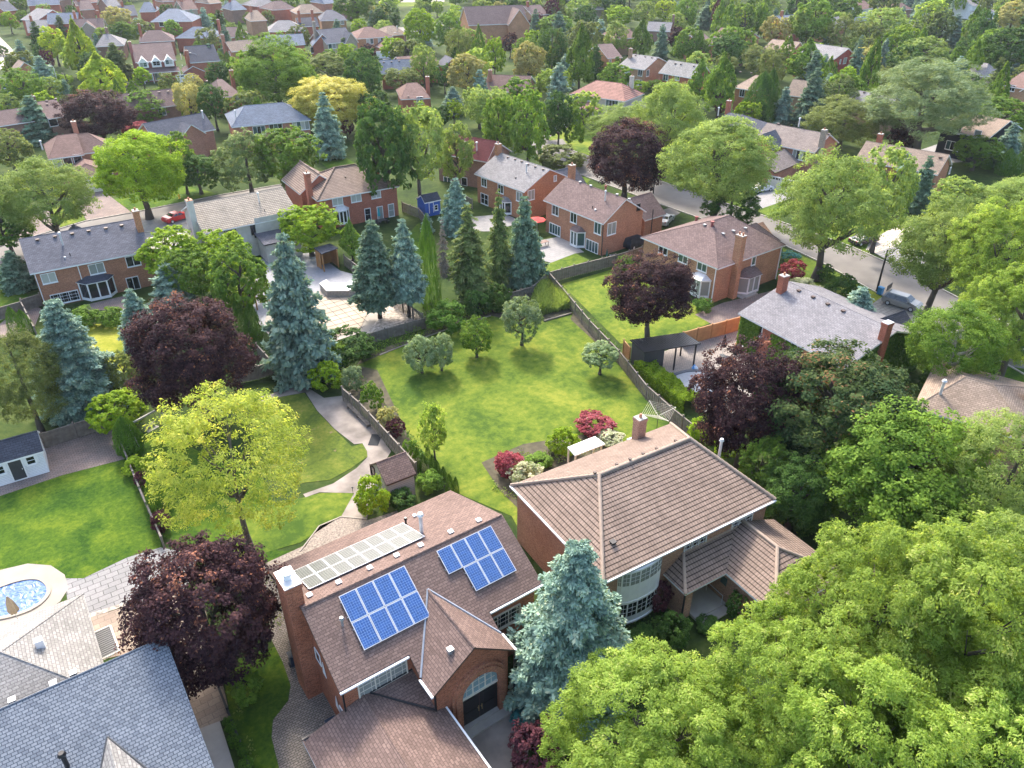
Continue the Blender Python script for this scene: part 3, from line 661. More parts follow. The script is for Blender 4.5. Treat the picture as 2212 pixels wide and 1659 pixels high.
H5 = House('red brick house with a hipped tile roof and two chimneys', 'hip-tiled red brick house', (685, 434), (863, 402), (723, 362), (766, 355), he=5.0, hr=7.8, D=11, h0=1, h1=1, roof=T_BRN, wall=BR_RED, cap=True)
H5.win('f', (729, 434), 1.6, 1.3, 2, g=2); H5.win('f', (769, 427), 1.6, 1.2, 2, g=2); H5.win('f', (812, 419), 1.5, 1.2, 2, g=2)
H5.win('f', (794.5, 463), .9, 1.9, 1, 2, g=0); H5.win('f', (821, 460), .9, 2.1, 1, 1, g=1); H5.win('f', (845, 454), .9, 2.0, 1, 2, g=1)
H5.bay('f', (744, 485), 2.6, 2.3, .9, STEEL, g=0)
H5.chimney((-.1, 3.0), .8, 1.0, 0, 8.6, BR_RED, CONC, 1); H5.chimney((12.8, 6.2), .7, .7, 4, 8.6, BR_RED, CONC, 1); H5.pipes([((820, 372), 1.3, .1)], 'f', STEEL); H5.pipes([]); H5.vents([(702, 386), (746, 383)], 'f', BROWNT, .12)
H5.vol(-1.2, 4.6, 6.0, 13.8, 5.0, 7.6, None, 'y', 0, 0, cap=True)

H6 = House('brick house with a grey-brown gable roof between the blue shed and the street', 'grey-roofed gable house', (1024, 375), (1132, 415), (1094, 334), he=5.0, hr=7.7, roof=R_GRY, wall=BR_OR)
H6.win('f', (1046, 394), 1.3, 1.3, 2, g=0); H6.win('f', (1082, 408), 1.3, 1.3, 2, g=0); H6.win('f', (1122, 425), 1.3, 1.4, 2, g=1); H6.win('f', (1047, 430), 1.9, 1.7, 2, 2, g=0); H6.win('r', (1147, 421), 1.3, 1.5, 2, g=1); H6.win('r', (1199, 385), .5, .8, 1, g=2)
H6.chimney((.2, 5.2), .8, .9, 0, 9.2, BR_OR, CONC, 1); H6.vents([(1113, 345), (1127, 350), (1141, 356), (1156, 361), (1173, 367), (1097, 341)], 'f', BROWNT, .16); H6.pipes([((1137, 372), 1.2, .1)], 'f', STEEL); H6.vents([(1114, 385)], 'f', BLACK, .12)
H6.bay('f', (1085, 462), 2.6, 2.2, .9, g=0)
H6.vol(6.0, 9.8, 12.4, 15, 3.2, 5.6, None, 'y', roof=R_SLA)

D = House('orange brick gable house with a mauve-brown roof and a bay over a pale patio', 'gable house above the pale patio', (1173, 432), (1303, 484), (1237, 388), he=5.1, hr=7.9, roof=R_MAUV, wall=brick('d_brick', (.47, .215, .12)))
D.win('f', (1200, 453.5), 1.4, 1.5, 2, g=0); D.win('f', (1239.5, 470), 1.3, 1.5, 2, g=0); D.win('f', (1291.5, 493), 1.3, 1.6, 2, g=3); D.win('f', (1199, 495.5), 2.5, 1.5, 4, g=3); D.win('f', (1279, 532), 2.5, 1.6, 4, g=3); D.win('r', (1321, 493.5), 1.6, 1.7, 2, g=1); D.win('r', (1379, 447), .5, .9, 1, fr=BLACK, g=0)
D.bay('f', (1238, 538), 2.9, 2.5, 1.0, R_MAUV, g=3)
D.downpipe(13.3, .3, 0, 5.0, BLACK); D.downpipe(13.35, 10.6, 0, 5.0, BLACK)
D.chimney((.2, 5.6), .8, .9, 0, 9.6, BR_OR, CONC, 1); D.pipes([((1307, 433), 1.3, .1)], 'f', STEEL); D.pipes([((1280, 450), .4, .06)], 'f', BLACK)
D.vents([(1333, 421), (1359, 431), (1276, 402), (1253, 394)], 'f', GREYM, .17); D.vents([(1286, 454)], 'f', WHITE, .12)
D.pipes([((1308, 412), .6, .14)], 'f', plain('rust', (.22, .06, .04)))
D.vol(5.5, 9.8, 12.6, 14.6, 3.2, 5.8, None, 'y')

E_ = House('tan brick house with a hipped mauve-brown roof and rear wall chimney', 'hip-roofed tan brick house', (1383.5, 512), (1551, 581), he=5.0, hr=8.3, D=13.8, roof=R_MAUV, wall=brick('e_brick', (.48, .245, .13)), main=False)
E_.h0 = 6; E_.wall, E_.roof = E_.vol(0, 0, E_.Lx, 13.8, 5.0, 8.2, 7.2, 'y', 6.2, 4.4)
E_.win('f', (1433, 539), 1.5, 1.2, 2, g=0); E_.win('f', (1476, 558), 1.5, 1.1, 2, g=3); E_.win('f', (1517, 575), 1.5, 1.2, 2, g=3); E_.win('r', (1627.5, 563), .7, 1.1, 1, g=3)
E_.bay('f', (1500, 640), 3.0, 2.5, 1.0, STEEL, g=1); E_.bay('r', (1622, 650), 4.2, 2.5, 1.3, R_MAUV, g=1, rh=.9)
E_.chimney((E_.W[2]+.35, 3.7), 1.1, .8, 0, 8.6, E_.wallm, CONC, 2, parent=E_.root)
E_.downpipe(13.35, .25, 0, 4.9); E_.downpipe(13.55, 13.3, 0, 4.9)
MB().box(E_.W[2], 4.9, 0, E_.W[2]+1.9, 7.2, .22).box(E_.W[2], 4.4, 0, E_.W[2]+1.6, 4.9, .12).build('step', CONC, E_.root)
RUST = plain('rusty_cowl', (.25, .07, .06), .7)
for px in ((1504, 477), (1538, 488)):
    q, _ = E_.cast(px); MB().tube((q.x, q.y, q.z-.1), (q.x, q.y, q.z+.5), .2).tube((q.x, q.y, q.z+.5), (q.x, q.y, q.z+.65), .28).build('roof_cowl', RUST, E_.roof)
E_.vents([(1522, 487), (1562, 506), (1584, 500), (1610, 494)], 'r', GREYM, .2)
E_.vol(3.0, 13.3, 9.5, 19.0, 3.0, 5.2, None, 'y', 0, 2)

F_ = House('ivy-clad house with a grey gable roof beside the paved pool yard', 'ivy-clad house', (1594, 676), (1823, 797), (1704, 608), he=4.3, hr=6.6, roof=shingle('mottled_grey_shingles', (.235, .225, .235)), wall=BR_RED)
F_.win('f', (1635, 708), 1.6, 1.5, 2, g=0); F_.win('f', (1708, 752), 1.6, 1.5, 2, g=0)
IVY = plain('ivy', (.05, .12, .02), .9)
F_.chimney((.9, 5.6), .8, .9, 0, 8.0, BR_RED, CONC, 1); F_.chimney((F_.Lx-.25, 5.8), .7, .95, 0, 7.9, BR_RED, STEEL, 0)
F_.vents([(1725, 629), (1756, 643), (1787.5, 658), (1821, 673)], 'f', BROWNT, .2); F_.pipes([((1687, 626), .4, .06)], 'f', BLACK)
F_.vol(7.5, 8.6, 14.2, 14.5, 3.0, 5.6, None, 'y', 0, 0, roof=R_DRK)

# ================================================================= grey house bottom left
B = House('pale grey roofed house with a large blue-grey shingle slope by the oval pool', 'blue-grey roofed house', (60, 1820), (560, 1560), he=4.5, hr=7, main=False, roof=R_BIG, wall=STUCCO, name='stucco_house')
q0, q1 = B.at((0, 1536), 7.6), B.at((356, 1373), 7.6); cr = B.at((505, 1700), 4.2)
print('B', q0, q1, cr, B.Lx)
yr_ = (q0.y+q1.y)/2; xe = q1.x
B.roofm = R_BIG; B.hr = 7.6; B.he = 4.2; y0_ = yr_-8.4
B.yr = yr_; B.Lx = xe
mbq = B.vol(xe-20, y0_, xe, yr_+3.4, 4.2, 7.6, yr_, 'x', ov=.35); B.wall, B.roof = mbq
# rear slope is paler; rear wing with a hip towards the paved yard
rs = [(xe-20, yr_+3.4, 4.2+.02), (xe-20, yr_, 7.62), (xe, yr_, 7.62), (xe, yr_+3.4, 4.22)]
q2, q3, q4 = B.at((180, 1282), 4.2), B.at((207, 1389), 4.2), B.at((0, 1399), 6.6)
print('wing', q2, q3, q4)
B.vol(q2.x-16, yr_+.8, q2.x, q2.y, 4.2, 6.4, None, 'x', 0, (q2.y-yr_-.8)/2*.98, roof=R_LGT, ov=.35)
B.vents([(27, 1528-14), (116, 1478), (159, 1455)], 'b', GREYM, .2)
q = B.at((84, 1386), 5.9); MB().box(q.x-.22, q.y-.22, 5.4, q.x+.22, q.y+.22, 6.1).build('roof_vent', WHITE, B.roof)
# front gable dormer
ap = B.slope((232, 1592), 'f', y0=y0_, yr=yr_)[0]
roofpoly(B, [[(ap.x, ap.y-6, ap.z), (ap.x-2.6, ap.y-6, ap.z-2.0), (ap.x-2.6, ap.y-4.9, ap.z-1.98), (ap.x, ap.y, ap.z+.02)], [(ap.x+2.6, ap.y-6, ap.z-2.0), (ap.x, ap.y-6, ap.z), (ap.x, ap.y, ap.z+.02), (ap.x+2.6, ap.y-4.9, ap.z-1.98)]], [R_LGT, WHITE], .14, 'gable_roof')
fl = MB(); fl.tube((ap.x-2.6, ap.y-4.9, ap.z-1.9), ap, .06).tube((ap.x+2.6, ap.y-4.9, ap.z-1.9), ap, .06).build('valley_flashing', DGREY, B.root)
B.pipes([((146, 1655), .9, .12)], 'f', BLACK, kw=dict(y0=y0_, yr=yr_))
# dark louvred canopy between the wings
c0, c1, c2, c3 = [B.at(p, 3.0) for p in ((203, 1368), (238, 1352), (258, 1407), (210, 1430))]
lv = MB(); 
for i in range(14):
    a, b = c0+(c3-c0)*i/14, c1+(c2-c1)*i/14; e = (c3-c0)/14*.7; lv.extr([a, b, b+e, a+e], (0, 0, .06))
lv.build('louvred_canopy', DGREY, B.root)
MB().path([c0, c1, c2, c3, c0], .08).build('canopy_frame', CREAM, B.root)

# ================================================================= far houses: one line each
# (label, short, p0, p1, ridge0, ridge1, he, hr, D, hips, roof, wall, windows, extras)
def far(label, short, p0, p1, rp=None, rp2=None, he=5, hr=7.7, D=None, h=(0, 0), roof=R_BRN, wall=BR_OR, wins=(), chim=(), vents=(), trim=WHITE, name='brick_house', vols=(), gar=(), pipes=(), side='f'):
    H = House(label, short, p0, p1, rp, rp2, he, hr, D, 1 if h[0] else 0, 1 if h[1] else 0, roof, wall, trim, name)
    for wn in wins:
        sd, px = wn[0], wn[1]; H.win(sd, px, wn[2] if len(wn) > 2 else 1.4, wn[3] if len(wn) > 3 else 1.3, wn[4] if len(wn) > 4 else 2, wn[5] if len(wn) > 5 else 1)
    for v in vols: H.vol(*v[0], **v[1])
    for gr in gar: H.garage(*gr)
    for c in chim: H.chimney((c[0], c[1]), .85, .9, 0, c[2], wall if len(c) < 4 else c[3], CONC, 1)
    if vents: H.vents(vents, side, BROWNT, .25)
    for p in pipes: H.pipes([(p, 1.3, .13)], side, STEEL)
    return H
far('brick house with a long brown roof and front gable over a double garage', 'brick house with the double garage', (1625, 303), (1760, 330), (1659, 265), he=5.2, roof=shingle('g_brown', (.26, .215, .19)), wall=BR_PINK,
    wins=[('f', (1727, 335), 2.6, 1.6, 4)], chim=[(13, 2.0, 9.0, BR_BEI)], vents=[(1681, 268), (1790, 290)], pipes=[(1725, 272)],
    vols=[((1.2, -3.4, 6.2, 1.5, 5.0, 7.6, None, 'y'), dict(roof=R_SLA, trim=BROWNT)), ((3.6, -9.5, 10.4, .3, 2.9, 4.8, None, 'y'), dict(trim=BROWNT))], gar=[('f', (1673, 398), 2.4, 2.1), ('f', (1698, 403), 2.4, 2.1)])
far('long light-brown gable roofed house behind the two small blue spruces', 'long light-brown roofed house', (1846, 345), (2026, 378), (1879, 310), he=4.6, hr=7.2, roof=R_TAN, wall=BR_OR, chim=[(2, 5, 8.6, BR_RED)], vents=[(1900, 318), (2031, 341)], wins=[('r', (2052, 368), .5, 1.0, 1)])
far('charcoal-sided house with white-framed windows', 'charcoal house', (2028, 278), (2135, 300), (2062, 238), he=5.2, roof=R_TAN, wall=DSIDING, name='sided_house', wins=[('f', (2067.5, 281), 1.5, 1.3, 2), ('f', (2112, 290), 1.2, 1.4, 1), ('f', (2057.5, 315), 2.6, 1.6, 3)])
far('brown brick house at the right edge with a gabled front window', 'gabled house at the right edge', (2165, 184), (2260, 200), (2190, 152), he=5.2, roof=R_BRN, wall=BR_TAN, wins=[('f', (2183, 190), 2.2, 1.3, 3)], vols=[((6, -3, 13, 1.5, 5.0, 7.8, None, 'y'), dict())])
far('bright red brick gable house among spruces', 'bright red gable house', (1716, 122), (1794, 134), (1768, 95), he=5.6, hr=8.6, roof=R_GRY, wall=brick('bright_red', (.42, .08, .06)), wins=[('r', (1825, 131), 1.4, 1.5, 1), ('r', (1815, 133), .5, 1.1, 1)])
far('low house with a light grey hipped roof behind the red gable house', 'light grey hip roof in the spruces', (2078, 158), (2126, 166), (2088, 126), (2096, 128), he=4.0, hr=6.6, h=(1, 1), D=9, roof=R_GRY, wall=BR_BEI)
far('grey two-storey house with a front porch at the upper right', 'grey porch house', (2102, 13), (2142, 10), (2106, -6), he=5.6, D=10, roof=R_GRY, wall=SIDING, name='sided_house', wins=[('f', (2117, 16), 1.2, 1.1, 1), ('f', (2133, 14), 1.6, 1.3, 1)], vols=[((-.5, -3, 14, .4, 2.9, 3.6, .2, 'x'), dict(ov=.3))])
far('white-walled gable house with a brown roof near the top edge', 'white gable house', (1852, 22), (1888, 17), None, he=5, D=11, roof=R_BRN, wall=SIDING, name='sided_house')
far('low brown hip-roofed house near the top edge', 'low brown roof at the top', (1934, 22), (1972, 20), (1940, 8), (1964, 8), he=4, hr=6.4, D=11, h=(1, 1), roof=R_BRN, wall=BR_BRN)
far('small pale-roofed shed house in the far trees', 'small pale roof in the trees', (1960, 64), (1990, 62), None, he=3.2, hr=5, D=8, roof=R_LGT, wall=SIDING, name='sided_house')
far('grey gable roof house half hidden by the pale willow', 'house behind the willow', (1817, 229), (1905, 246), (1860, 196), he=4.8, roof=R_GRY, wall=BR_TAN, vents=[(1883, 203), (1867, 200)])
far('cream house with a red tile hip roof and a red front door', 'red-tiled cream house', (1230, 203), (1350, 219), (1283, 172.5), (1348, 179), he=5.3, hr=8.0, D=10.5, h=(1, 1), roof=T_RED, wall=plain('cream_stucco', (.5, .44, .36), .9), name='stucco_house',
    wins=[('f', (1249, 216), 1.9, 1.5, 2), ('f', (1283.5, 219), 1.9, 1.5, 2), ('f', (1322, 224), 3.2, 1.5, 4), ('f', (1311, 250), 1.5, 1.5, 2)],
    vols=[((.5, -2.8, 9.0, .4, 3.0, 4.0, .1, 'x'), dict(h0=1.5, h1=1.5, ov=.3)), ((13.5, -3.5, 20.5, 4.5, 3.2, 5.2, None, 'y'), dict(roof=R_SLA))], chim=[(12.5, 8, 9.4)], pipes=[])
far('tan brick gable house with a chimney, up the street from the red-tiled house', 'tan gable house', (1334, 143), (1392, 151), (1356, 115), he=5.2, roof=R_GRY, wall=BR_TAN, wins=[('f', (1355, 151), 1.4, 1.5, 2), ('f', (1383, 157), 1.3, 1.6, 2), ('r', (1399, 158), 1.3, 1.6, 2), ('f', (1357, 177), 2.6, 1.8, 3), ('f', (1380, 178), 2.0, 1.3, 2)], chim=[(.8, 5.0, 9.4)], vents=[(1373, 120), (1394, 123), (1408, 125), (1420, 127)])
far('house of red brick with pale grey roof and dark round vents', 'red brick house with pale roof', (1422, 157), (1500, 170), (1456, 134), he=4.8, roof=R_LGT, wall=BR_RED, wins=[('f', (1438, 167), 1.6, 1.5, 2), ('f', (1463, 168), 1.4, 1.2, 2)], vents=[(1459, 138), (1471, 139), (1499, 143)])
far('tan hip-roofed house right of the two tall pyramidal trees', 'tan hip house', (1584, 189), (1629, 196), (1596, 151), (1640, 162), he=5.4, D=12, h=(1, 1), roof=R_TAN, wall=BR_OR, wins=[('f', (1603, 201), 1.2, 1.6, 2)], vents=[(1599, 156), (1623, 158)])
far('brown-roofed house beside the bright red gable house', 'brown roof beside the red gable', (1645, 109), (1706, 116), (1659, 81), he=5, D=11, roof=R_TAN, wall=BR_PINK, chim=[(6, 6, 9.0)])
far('house with brown gable roof facing right in the far trees', 'brown gable in the far trees', (1540, 80), (1606, 88), (1558, 66), he=5, D=11, roof=R_BRN, wall=BR_PINK, wins=[])
far('brown-roofed house behind the purple tree and pyramidal tree', 'brown roof by the purple tree', (1516, 100), (1548, 97), (1524, 70), he=5, D=11, roof=R_MAUV, wall=BR_PINK)
far('house with a dark slate hipped roof and red chimney behind the round ash', 'dark hip roof behind the ash', (1524, 274), (1630, 292), (1553, 240), (1590, 247), he=4.8, hr=7.4, D=10.5, h=(1, 1), roof=R_SLA, wall=BR_RED, chim=[(1.5, 6.5, 9.2)], pipes=[(1551, 248)])
far('brown brick house with a maroon roof and rear patio door', 'maroon-roofed house', (940, 330), (1052, 350), (983, 290), he=5.2, hr=8.2, roof=R_MAR, wall=BR_BRN, wins=[('f', (967, 395), 1.6, 2.1, 2), ('f', (1003, 392), 1.2, 1.4, 1)], vents=[(1005, 307)], pipes=[(1030, 325)])
far('brown hip-roofed house right of the large gold tree', 'hip house by the gold tree', (865, 215), (930, 212), (880, 179), (921, 176), he=4.8, hr=7.3, D=12, h=(1, 1), roof=R_BRN, wall=BR_RED, wins=[('f', (907, 217), 1.4, 1.6, 2)], chim=[(12, 5, 8.8)], vents=[(882, 209)])
far('brown gable roof house beyond the yellow-green tree row', 'brown roof beyond the yellow tree', (1045, 196), (1140, 200), (1085, 164), he=4.6, D=12, roof=R_BRN, wall=BR_PINK, chim=[(1, 3, 9)], pipes=[(1147, 178)])
far('long blue-grey hip-roofed house behind the big gold tree', 'blue-grey house behind the gold tree', (500, 275), (672, 259), (530, 229), (612, 222), he=5.4, hr=8.4, D=13, h=(1, 1), roof=R_BLU, wall=BR_PINK,
    wins=[('f', (560, 281), 2.4, 1.5, 3), ('f', (596, 275), 2.6, 1.6, 3), ('f', (650, 271), 3.4, 1.7, 4), ('f', (657, 297), 2.0, 1.5, 2)], pipes=[(510, 254)])
far('white-trimmed house with a slate gable roof and small front gable', 'white-trimmed slate gable house', (335, 305), (466, 279), (305, 267), he=5.0, hr=7.8, roof=R_SLA, wall=BR_PINK, vols=[((4.5, -1.5, 10, 3.5, 5.0, 7.2, None, 'y'), dict())], pipes=[(439, 255)], wins=[('f', (415, 305), 1.4, 1.4, 2)])
far('brown hip-roofed house with three upstairs windows and beige garage door', 'brown hip house with the garage', (104, 344), (182, 334), (125, 292), (187, 285), he=5.3, hr=8.0, D=12, h=(1, 0), roof=R_BRN, wall=BR_PINK,
    wins=[('f', (124, 351), 1.3, 1.5, 1), ('f', (146, 347.5), 1.3, 1.5, 1), ('f', (168, 343), 1.3, 1.5, 1)], vols=[((4.6, 1.6, 11.2, 10, 5.1, 7.8, None, 'x'), dict(h1=3.5)), ((1.6, -6.5, 9.4, .4, 2.9, 4.6, None, 'y'), dict(h0=3))], gar=[('f', (197, 412), 4.8, 2.2)], chim=[(12.5, 9, 9.4)], pipes=[(92, 322)])
far('red-brown roofed brick house left of the dark copper tree', 'brown house left of the copper tree', (104, 257), (150, 250), (80, 216), he=5.2, D=11, roof=R_MAUV, wall=BR_BRN, wins=[('f', (115, 264), 1.6, 1.5, 1)], chim=[(-.2, 6, 9)], vents=[(101, 218), (102, 226), (121, 214)], vols=[((-11, 2, .2, 11, 4.8, 7, None, 'x'), dict())])
far('brown brick house with a row of roof vents right of the copper tree', 'brown house with a row of vents', (268, 241), (392, 226), (252, 204), he=5.0, hr=7.9, roof=R_MAUV, wall=BR_BRN, wins=[('f', (350, 240), 1.5, 1.7, 2)], vents=[(280, 206), (311, 203), (323, 202), (344, 200), (363, 198)])
H35 = far('red brick house with three white dormers and a white-posted porch', 'three-dormer red house', (292, 135), (381, 129), (266, 97), he=5.6, hr=9.4, roof=R_MAUV, wall=brick('rosy_brick', (.42, .14, .12)),
    wins=[('l', (274, 119), .9, 1.5, 1), ('f', (310, 168), 1.4, 1.7, 1), ('f', (324, 166), 1.4, 1.7, 1), ('f', (341, 165), 1.6, 2.0, 2)], chim=[(-.2, 5, 10.5)])
for px in ((310, 140), (338, 137), (365, 134)):
    c, n, t = H35.hit('f', px); x = c.x
    H35.vol(x-1.5, -.75, x+1.5, 2.6, 5.3, 6.9, None, 'y', ov=.2, roof=WHITE, wall=WHITE, z0=4.0, th=.12)
    H35.win('f', px, 1.8, 1.1, 2, 2, W=(0, -.56, 1, 1))
H35.vol(1.0, -2.6, 11.5, .4, 2.9, 3.7, .2, 'x', ov=.1, walls=False)
for i in range(5): MB().box(1.2+i*2.5, -2.45, 0, 1.4+i*2.5, -2.25, 2.75).build('porch_post', WHITE, H35.root)
H35.vol(12.0, -6, 18, 1, 2.9, 4.5, None, 'y'); H35.garage('f', (400, 172), 4.6, 2.2, WHITE)
far('dark-roofed brick gable house next to the three-dormer house', 'dark gable beside the dormers', (411, 136), (476, 131), (377, 98), he=5.4, hr=9.0, roof=R_DRK, wall=BR_RED, wins=[('l', (391, 122), .8, 1.3, 1), ('l', (395, 146), .8, 1.3, 1)], chim=[(-.2, 1.5, 8.5)])
far('brown hip-roofed house in front of the street lamp and dark maple', 'brown hip house by the street lamp', (475, 211), (524, 206), (445, 173), (462, 173), he=5.0, hr=7.6, D=15, h=(1, 1), roof=R_MAUV, wall=BR_RED, wins=[('f', (511, 213), 1.6, 1.3, 2)], chim=[(8.5, 9, 9.4)], vents=[(447, 176)])
far('brown brick house partly hidden by the large round green tree', 'brown house left of the big round tree', (500, 112), (560, 106), (497, 91), he=5.2, roof=R_TAN, wall=BR_PINK, chim=[(-.2, 5, 9.6)], wins=[('l', (496, 115), .9, 1.2, 1)])
far('pale blue-grey hip-roofed house beyond the dark gable', 'pale blue-grey hip roof', (378, 82), (460, 82), (405, 62), (421, 62), he=4.6, hr=7.6, D=14, h=(1, 1), roof=R_BLU, wall=BR_RED, chim=[(14, 8, 9.6)])
far('mauve-brown hip-roofed house left of the pale blue-grey one', 'mauve hip roof', (300, 92), (378, 88), (318, 70), (345, 68), he=4.6, hr=7.6, D=14, h=(1, 1), roof=R_MAUV, wall=BR_RED, chim=[(1, 7, 9.6)])
far('grey hip-roofed house behind the three-dormer house', 'grey hip roof behind the dormers', (205, 101), (268, 98), (220, 76), (232, 76), he=4.6, hr=7.6, D=15, h=(1, 1), roof=R_GRY, wall=BR_BRN, chim=[(4, 7, 9.4)])
far('tall red brick house with a blue-grey pyramid roof', 'tall blue-grey pyramid house', (325, 47), (415, 46), (358, 18), (372, 17), he=6.4, hr=10.0, D=15, h=(1, 1), roof=R_BLU, wall=BR_RED, wins=[('f', (349, 52), 1.6, 1.6, 1), ('f', (381, 50), 1.6, 1.6, 1)])
far('red brick house with grey roofs left of the tall pyramid roof', 'grey roofs left of the pyramid', (300, 26), (336, 25), (310, 5), (322, 5), he=6.4, hr=9.6, D=14, h=(1, 1), roof=R_BLU, wall=BR_RED, chim=[(6, 5, 11)])
far('brown hip-roofed house right of the tall spruce row', 'brown hip roof right of the spruces', (470, 82), (532, 80), (485, 60), (515, 58), he=4.8, hr=7.6, D=13, h=(1, 1), roof=R_MAUV, wall=BR_PINK)
far('brown-roofed house with white gable trim beside the tan round tree', 'white-gabled brown house', (150, 66), (225, 63), (148, 47), he=5.4, hr=8.6, D=13, roof=R_MAUV, wall=BR_BEI, chim=[(10, 7, 11, BR_RED), (2, 7, 11, BR_RED)], vols=[((3, -2, 10, 3, 5.2, 8.2, None, 'y'), dict())])
far('grey-roofed red brick house in the far left row', 'grey roof in the far left row', (100, 52), (168, 50), (112, 30), he=5.6, hr=8.8, D=14, roof=R_BLU, wall=BR_RED, chim=[(12, 6, 11, BR_RED)])
far('steep grey gable house at the far left with a red brick end', 'steep grey gable at the far left', (44, 42), (78, 46), (60, 14), he=6.0, hr=9.4, D=13, roof=R_GRY, wall=BR_RED)
far('farthest grey-roofed house of the far left row', 'farthest grey roof on the left', (60, 12), (130, 9), (75, -6), he=6, hr=9, D=13, roof=R_BLU, wall=BR_RED, chim=[(3, 6, 11, BR_RED)])
far('orange brick house with a white-trimmed gable at the left edge', 'orange gable at the left edge', (-50, 172), (2, 166), (-60, 148), he=5, D=12, roof=R_TAN, wall=BR_OR, vols=[((8, -1.5, 16, 4, 5.0, 8.2, None, 'y'), dict())], wins=[('f', (10, 182), 1.4, 2, 1)])
far('beige gable house with a slate roof and tall side chimney', 'beige gable house', (705, 95), (768, 89), (680, 62), he=5.4, hr=9.0, roof=R_SLA, wall=BR_BEI, name='stucco_house', wins=[('f', (713, 100), 1.1, 1.6, 1), ('f', (722, 99), 1.1, 1.6, 1), ('f', (762, 95), .9, 1.6, 1), ('l', (684, 80), 1.0, 1.9, 1), ('l', (690, 97), .8, 1.2, 1)], chim=[(-.4, 7.5, 11.5)], vols=[((6, -1.5, 11, 3, 5.2, 8.4, None, 'y'), dict())])
far('orange brick hip-roofed house with double white garage doors', 'orange house with white garage doors', (772, 84), (850, 79), (788, 58), (805, 59), he=5.4, hr=8.2, D=13, h=(1, 1), roof=R_BRN, wall=brick('amber_brick', (.5, .25, .12)), wins=[('f', (795, 90), 1.0, 1.6, 1), ('f', (803, 89), 1.0, 1.6, 1), ('f', (823, 87), 2.0, 1.6, 2), ('f', (838, 86), 1.8, 1.6, 2), ('f', (840, 104), 2.0, 2.0, 2)],
    vols=[((6, -9, 13, .4, 2.9, 4.8, None, 'y'), dict())], gar=[('f', (822, 121), 2.6, 2.2, WHITE, None, False), ('f', (838, 119), 2.6, 2.2, WHITE, None, False)])
far('brown hip house right of the double white garage', 'brown hip right of the garages', (836, 78), (880, 74), (846, 58), (866, 56), he=5.2, hr=7.8, D=13, h=(1, 1), roof=R_TAN, wall=BR_OR, pipes=[(858, 66)])
far('blue-grey gable house in front of the beige gable house', 'blue-grey gable before the beige house', (576, 100), (660, 96), (585, 76), he=5.0, D=13, roof=R_BLU, wall=BR_RED, vols=[((14.5, -1, 22, 6, 4.6, 8.0, None, 'y'), dict())], wins=[('f', (675, 108), 1.2, 1.8, 1)])
far('grey hip-roofed house in the second row behind the blue-grey gable', 'grey hip in the second row', (580, 69), (660, 66), (600, 44), (625, 44), he=4.8, hr=7.8, D=15, h=(1, 1), roof=R_GRY, wall=BR_RED)
far('dark slate house with twin red chimneys in the second row', 'slate roof with twin chimneys', (645, 58), (690, 56), (652, 38), he=5.2, D=12, roof=R_DRK, wall=BR_RED, chim=[(1, 3, 10.5, BR_RED), (6, 3, 10.5, BR_RED)])
far('orange brick house with a slate hip roof near the far park', 'slate hip near the park', (692, 45), (750, 43), (705, 20), (715, 20), he=5.6, hr=8.6, D=14, h=(1, 1), roof=R_SLA, wall=brick('amber2', (.48, .25, .12)), wins=[('f', (739, 48), 1.4, 1.5, 1)])
far('tan hip-roofed house in the far middle row', 'tan hip in the far row', (640, 30), (700, 27), (655, 12), (680, 12), he=5.2, hr=8.2, D=14, h=(1, 1), roof=R_TAN, wall=BR_OR)
far('red brick house with brown roof at the top of the far row', 'brown roof topping the far row', (590, 22), (640, 18), (600, 4), (620, 3), he=5.6, hr=8.6, D=14, h=(1, 1), roof=R_MAUV, wall=BR_RED)
far('red brick house with grey roof left of the far row', 'grey roof left of the far row', (555, 14), (600, 10), (565, -4), (585, -5), he=5.6, hr=8.6, D=14, h=(1, 1), roof=R_GRY, wall=BR_RED)
far('large orange brick building with steep brown roof and round gable window', 'large orange gabled building', (1012, 55), (1142, 50), he=7.0, hr=12.5, D=15, roof=R_MAUV, wall=brick('amber3', (.5, .24, .12)), wins=[('f', (1117, 60), 1.6, 2.5, 1), ('f', (1131, 60), 1.6, 2.5, 1)],
    vols=[((14.5, -2.5, 23, 6, 6.9, 12, None, 'y'), dict())])
far('low grey-slate roofed house in front of the orange garage house', 'low slate roof in the centre left', (822, 160), (890, 158), (812, 133), he=4.2, hr=7.2, roof=R_BLU, wall=BR_RED, vents=[(829, 135), (846, 134), (862, 132)])
far('brown-roofed house with slate gable behind the pale ash trees', 'brown and slate roofs by the ash', (868, 148), (950, 142), (860, 122), he=4.6, hr=7.0, D=12, roof=R_BRN, wall=BR_RED, vols=[((12, -1.5, 18, 5, 4.4, 6.6, None, 'y'), dict(roof=R_SLA))])
far('amber brick house with a brown roof left of the tan gable house', 'amber brick house', (1312, 126), (1345, 124), (1283, 96), he=6, hr=8.8, roof=R_MAUV, wall=brick('amber4', (.52, .27, .13)), wins=[('f', (1318, 134), .6, 1.2, 1)])
far('pale flat-hipped roof house near the top centre', 'pale roof at the top centre', (1255, 22), (1310, 20), (1270, 4), (1290, 3), he=4, hr=6.2, D=11, h=(1, 1), roof=R_LGT, wall=BR_BEI)
far('grey-roofed house in the far trees behind the pale tree', 'grey roof behind the pale trees', (1396, 66), (1448, 68), (1400, 47), he=4, hr=6.6, D=12, roof=R_GRY, wall=BR_BRN, chim=[(14, 6, 9)])
far('light tan hip-roofed house by the big round tree at the right', 'light tan hip house on the right', (1972, 880), (2240, 960), (2078, 826), (2110, 835), he=4.6, hr=6.8, D=11, h=(1, 1), roof=R_TAN, wall=BR_TAN, pipes=[(2031, 851)], chim=[(8.5, 6, 7.6)])
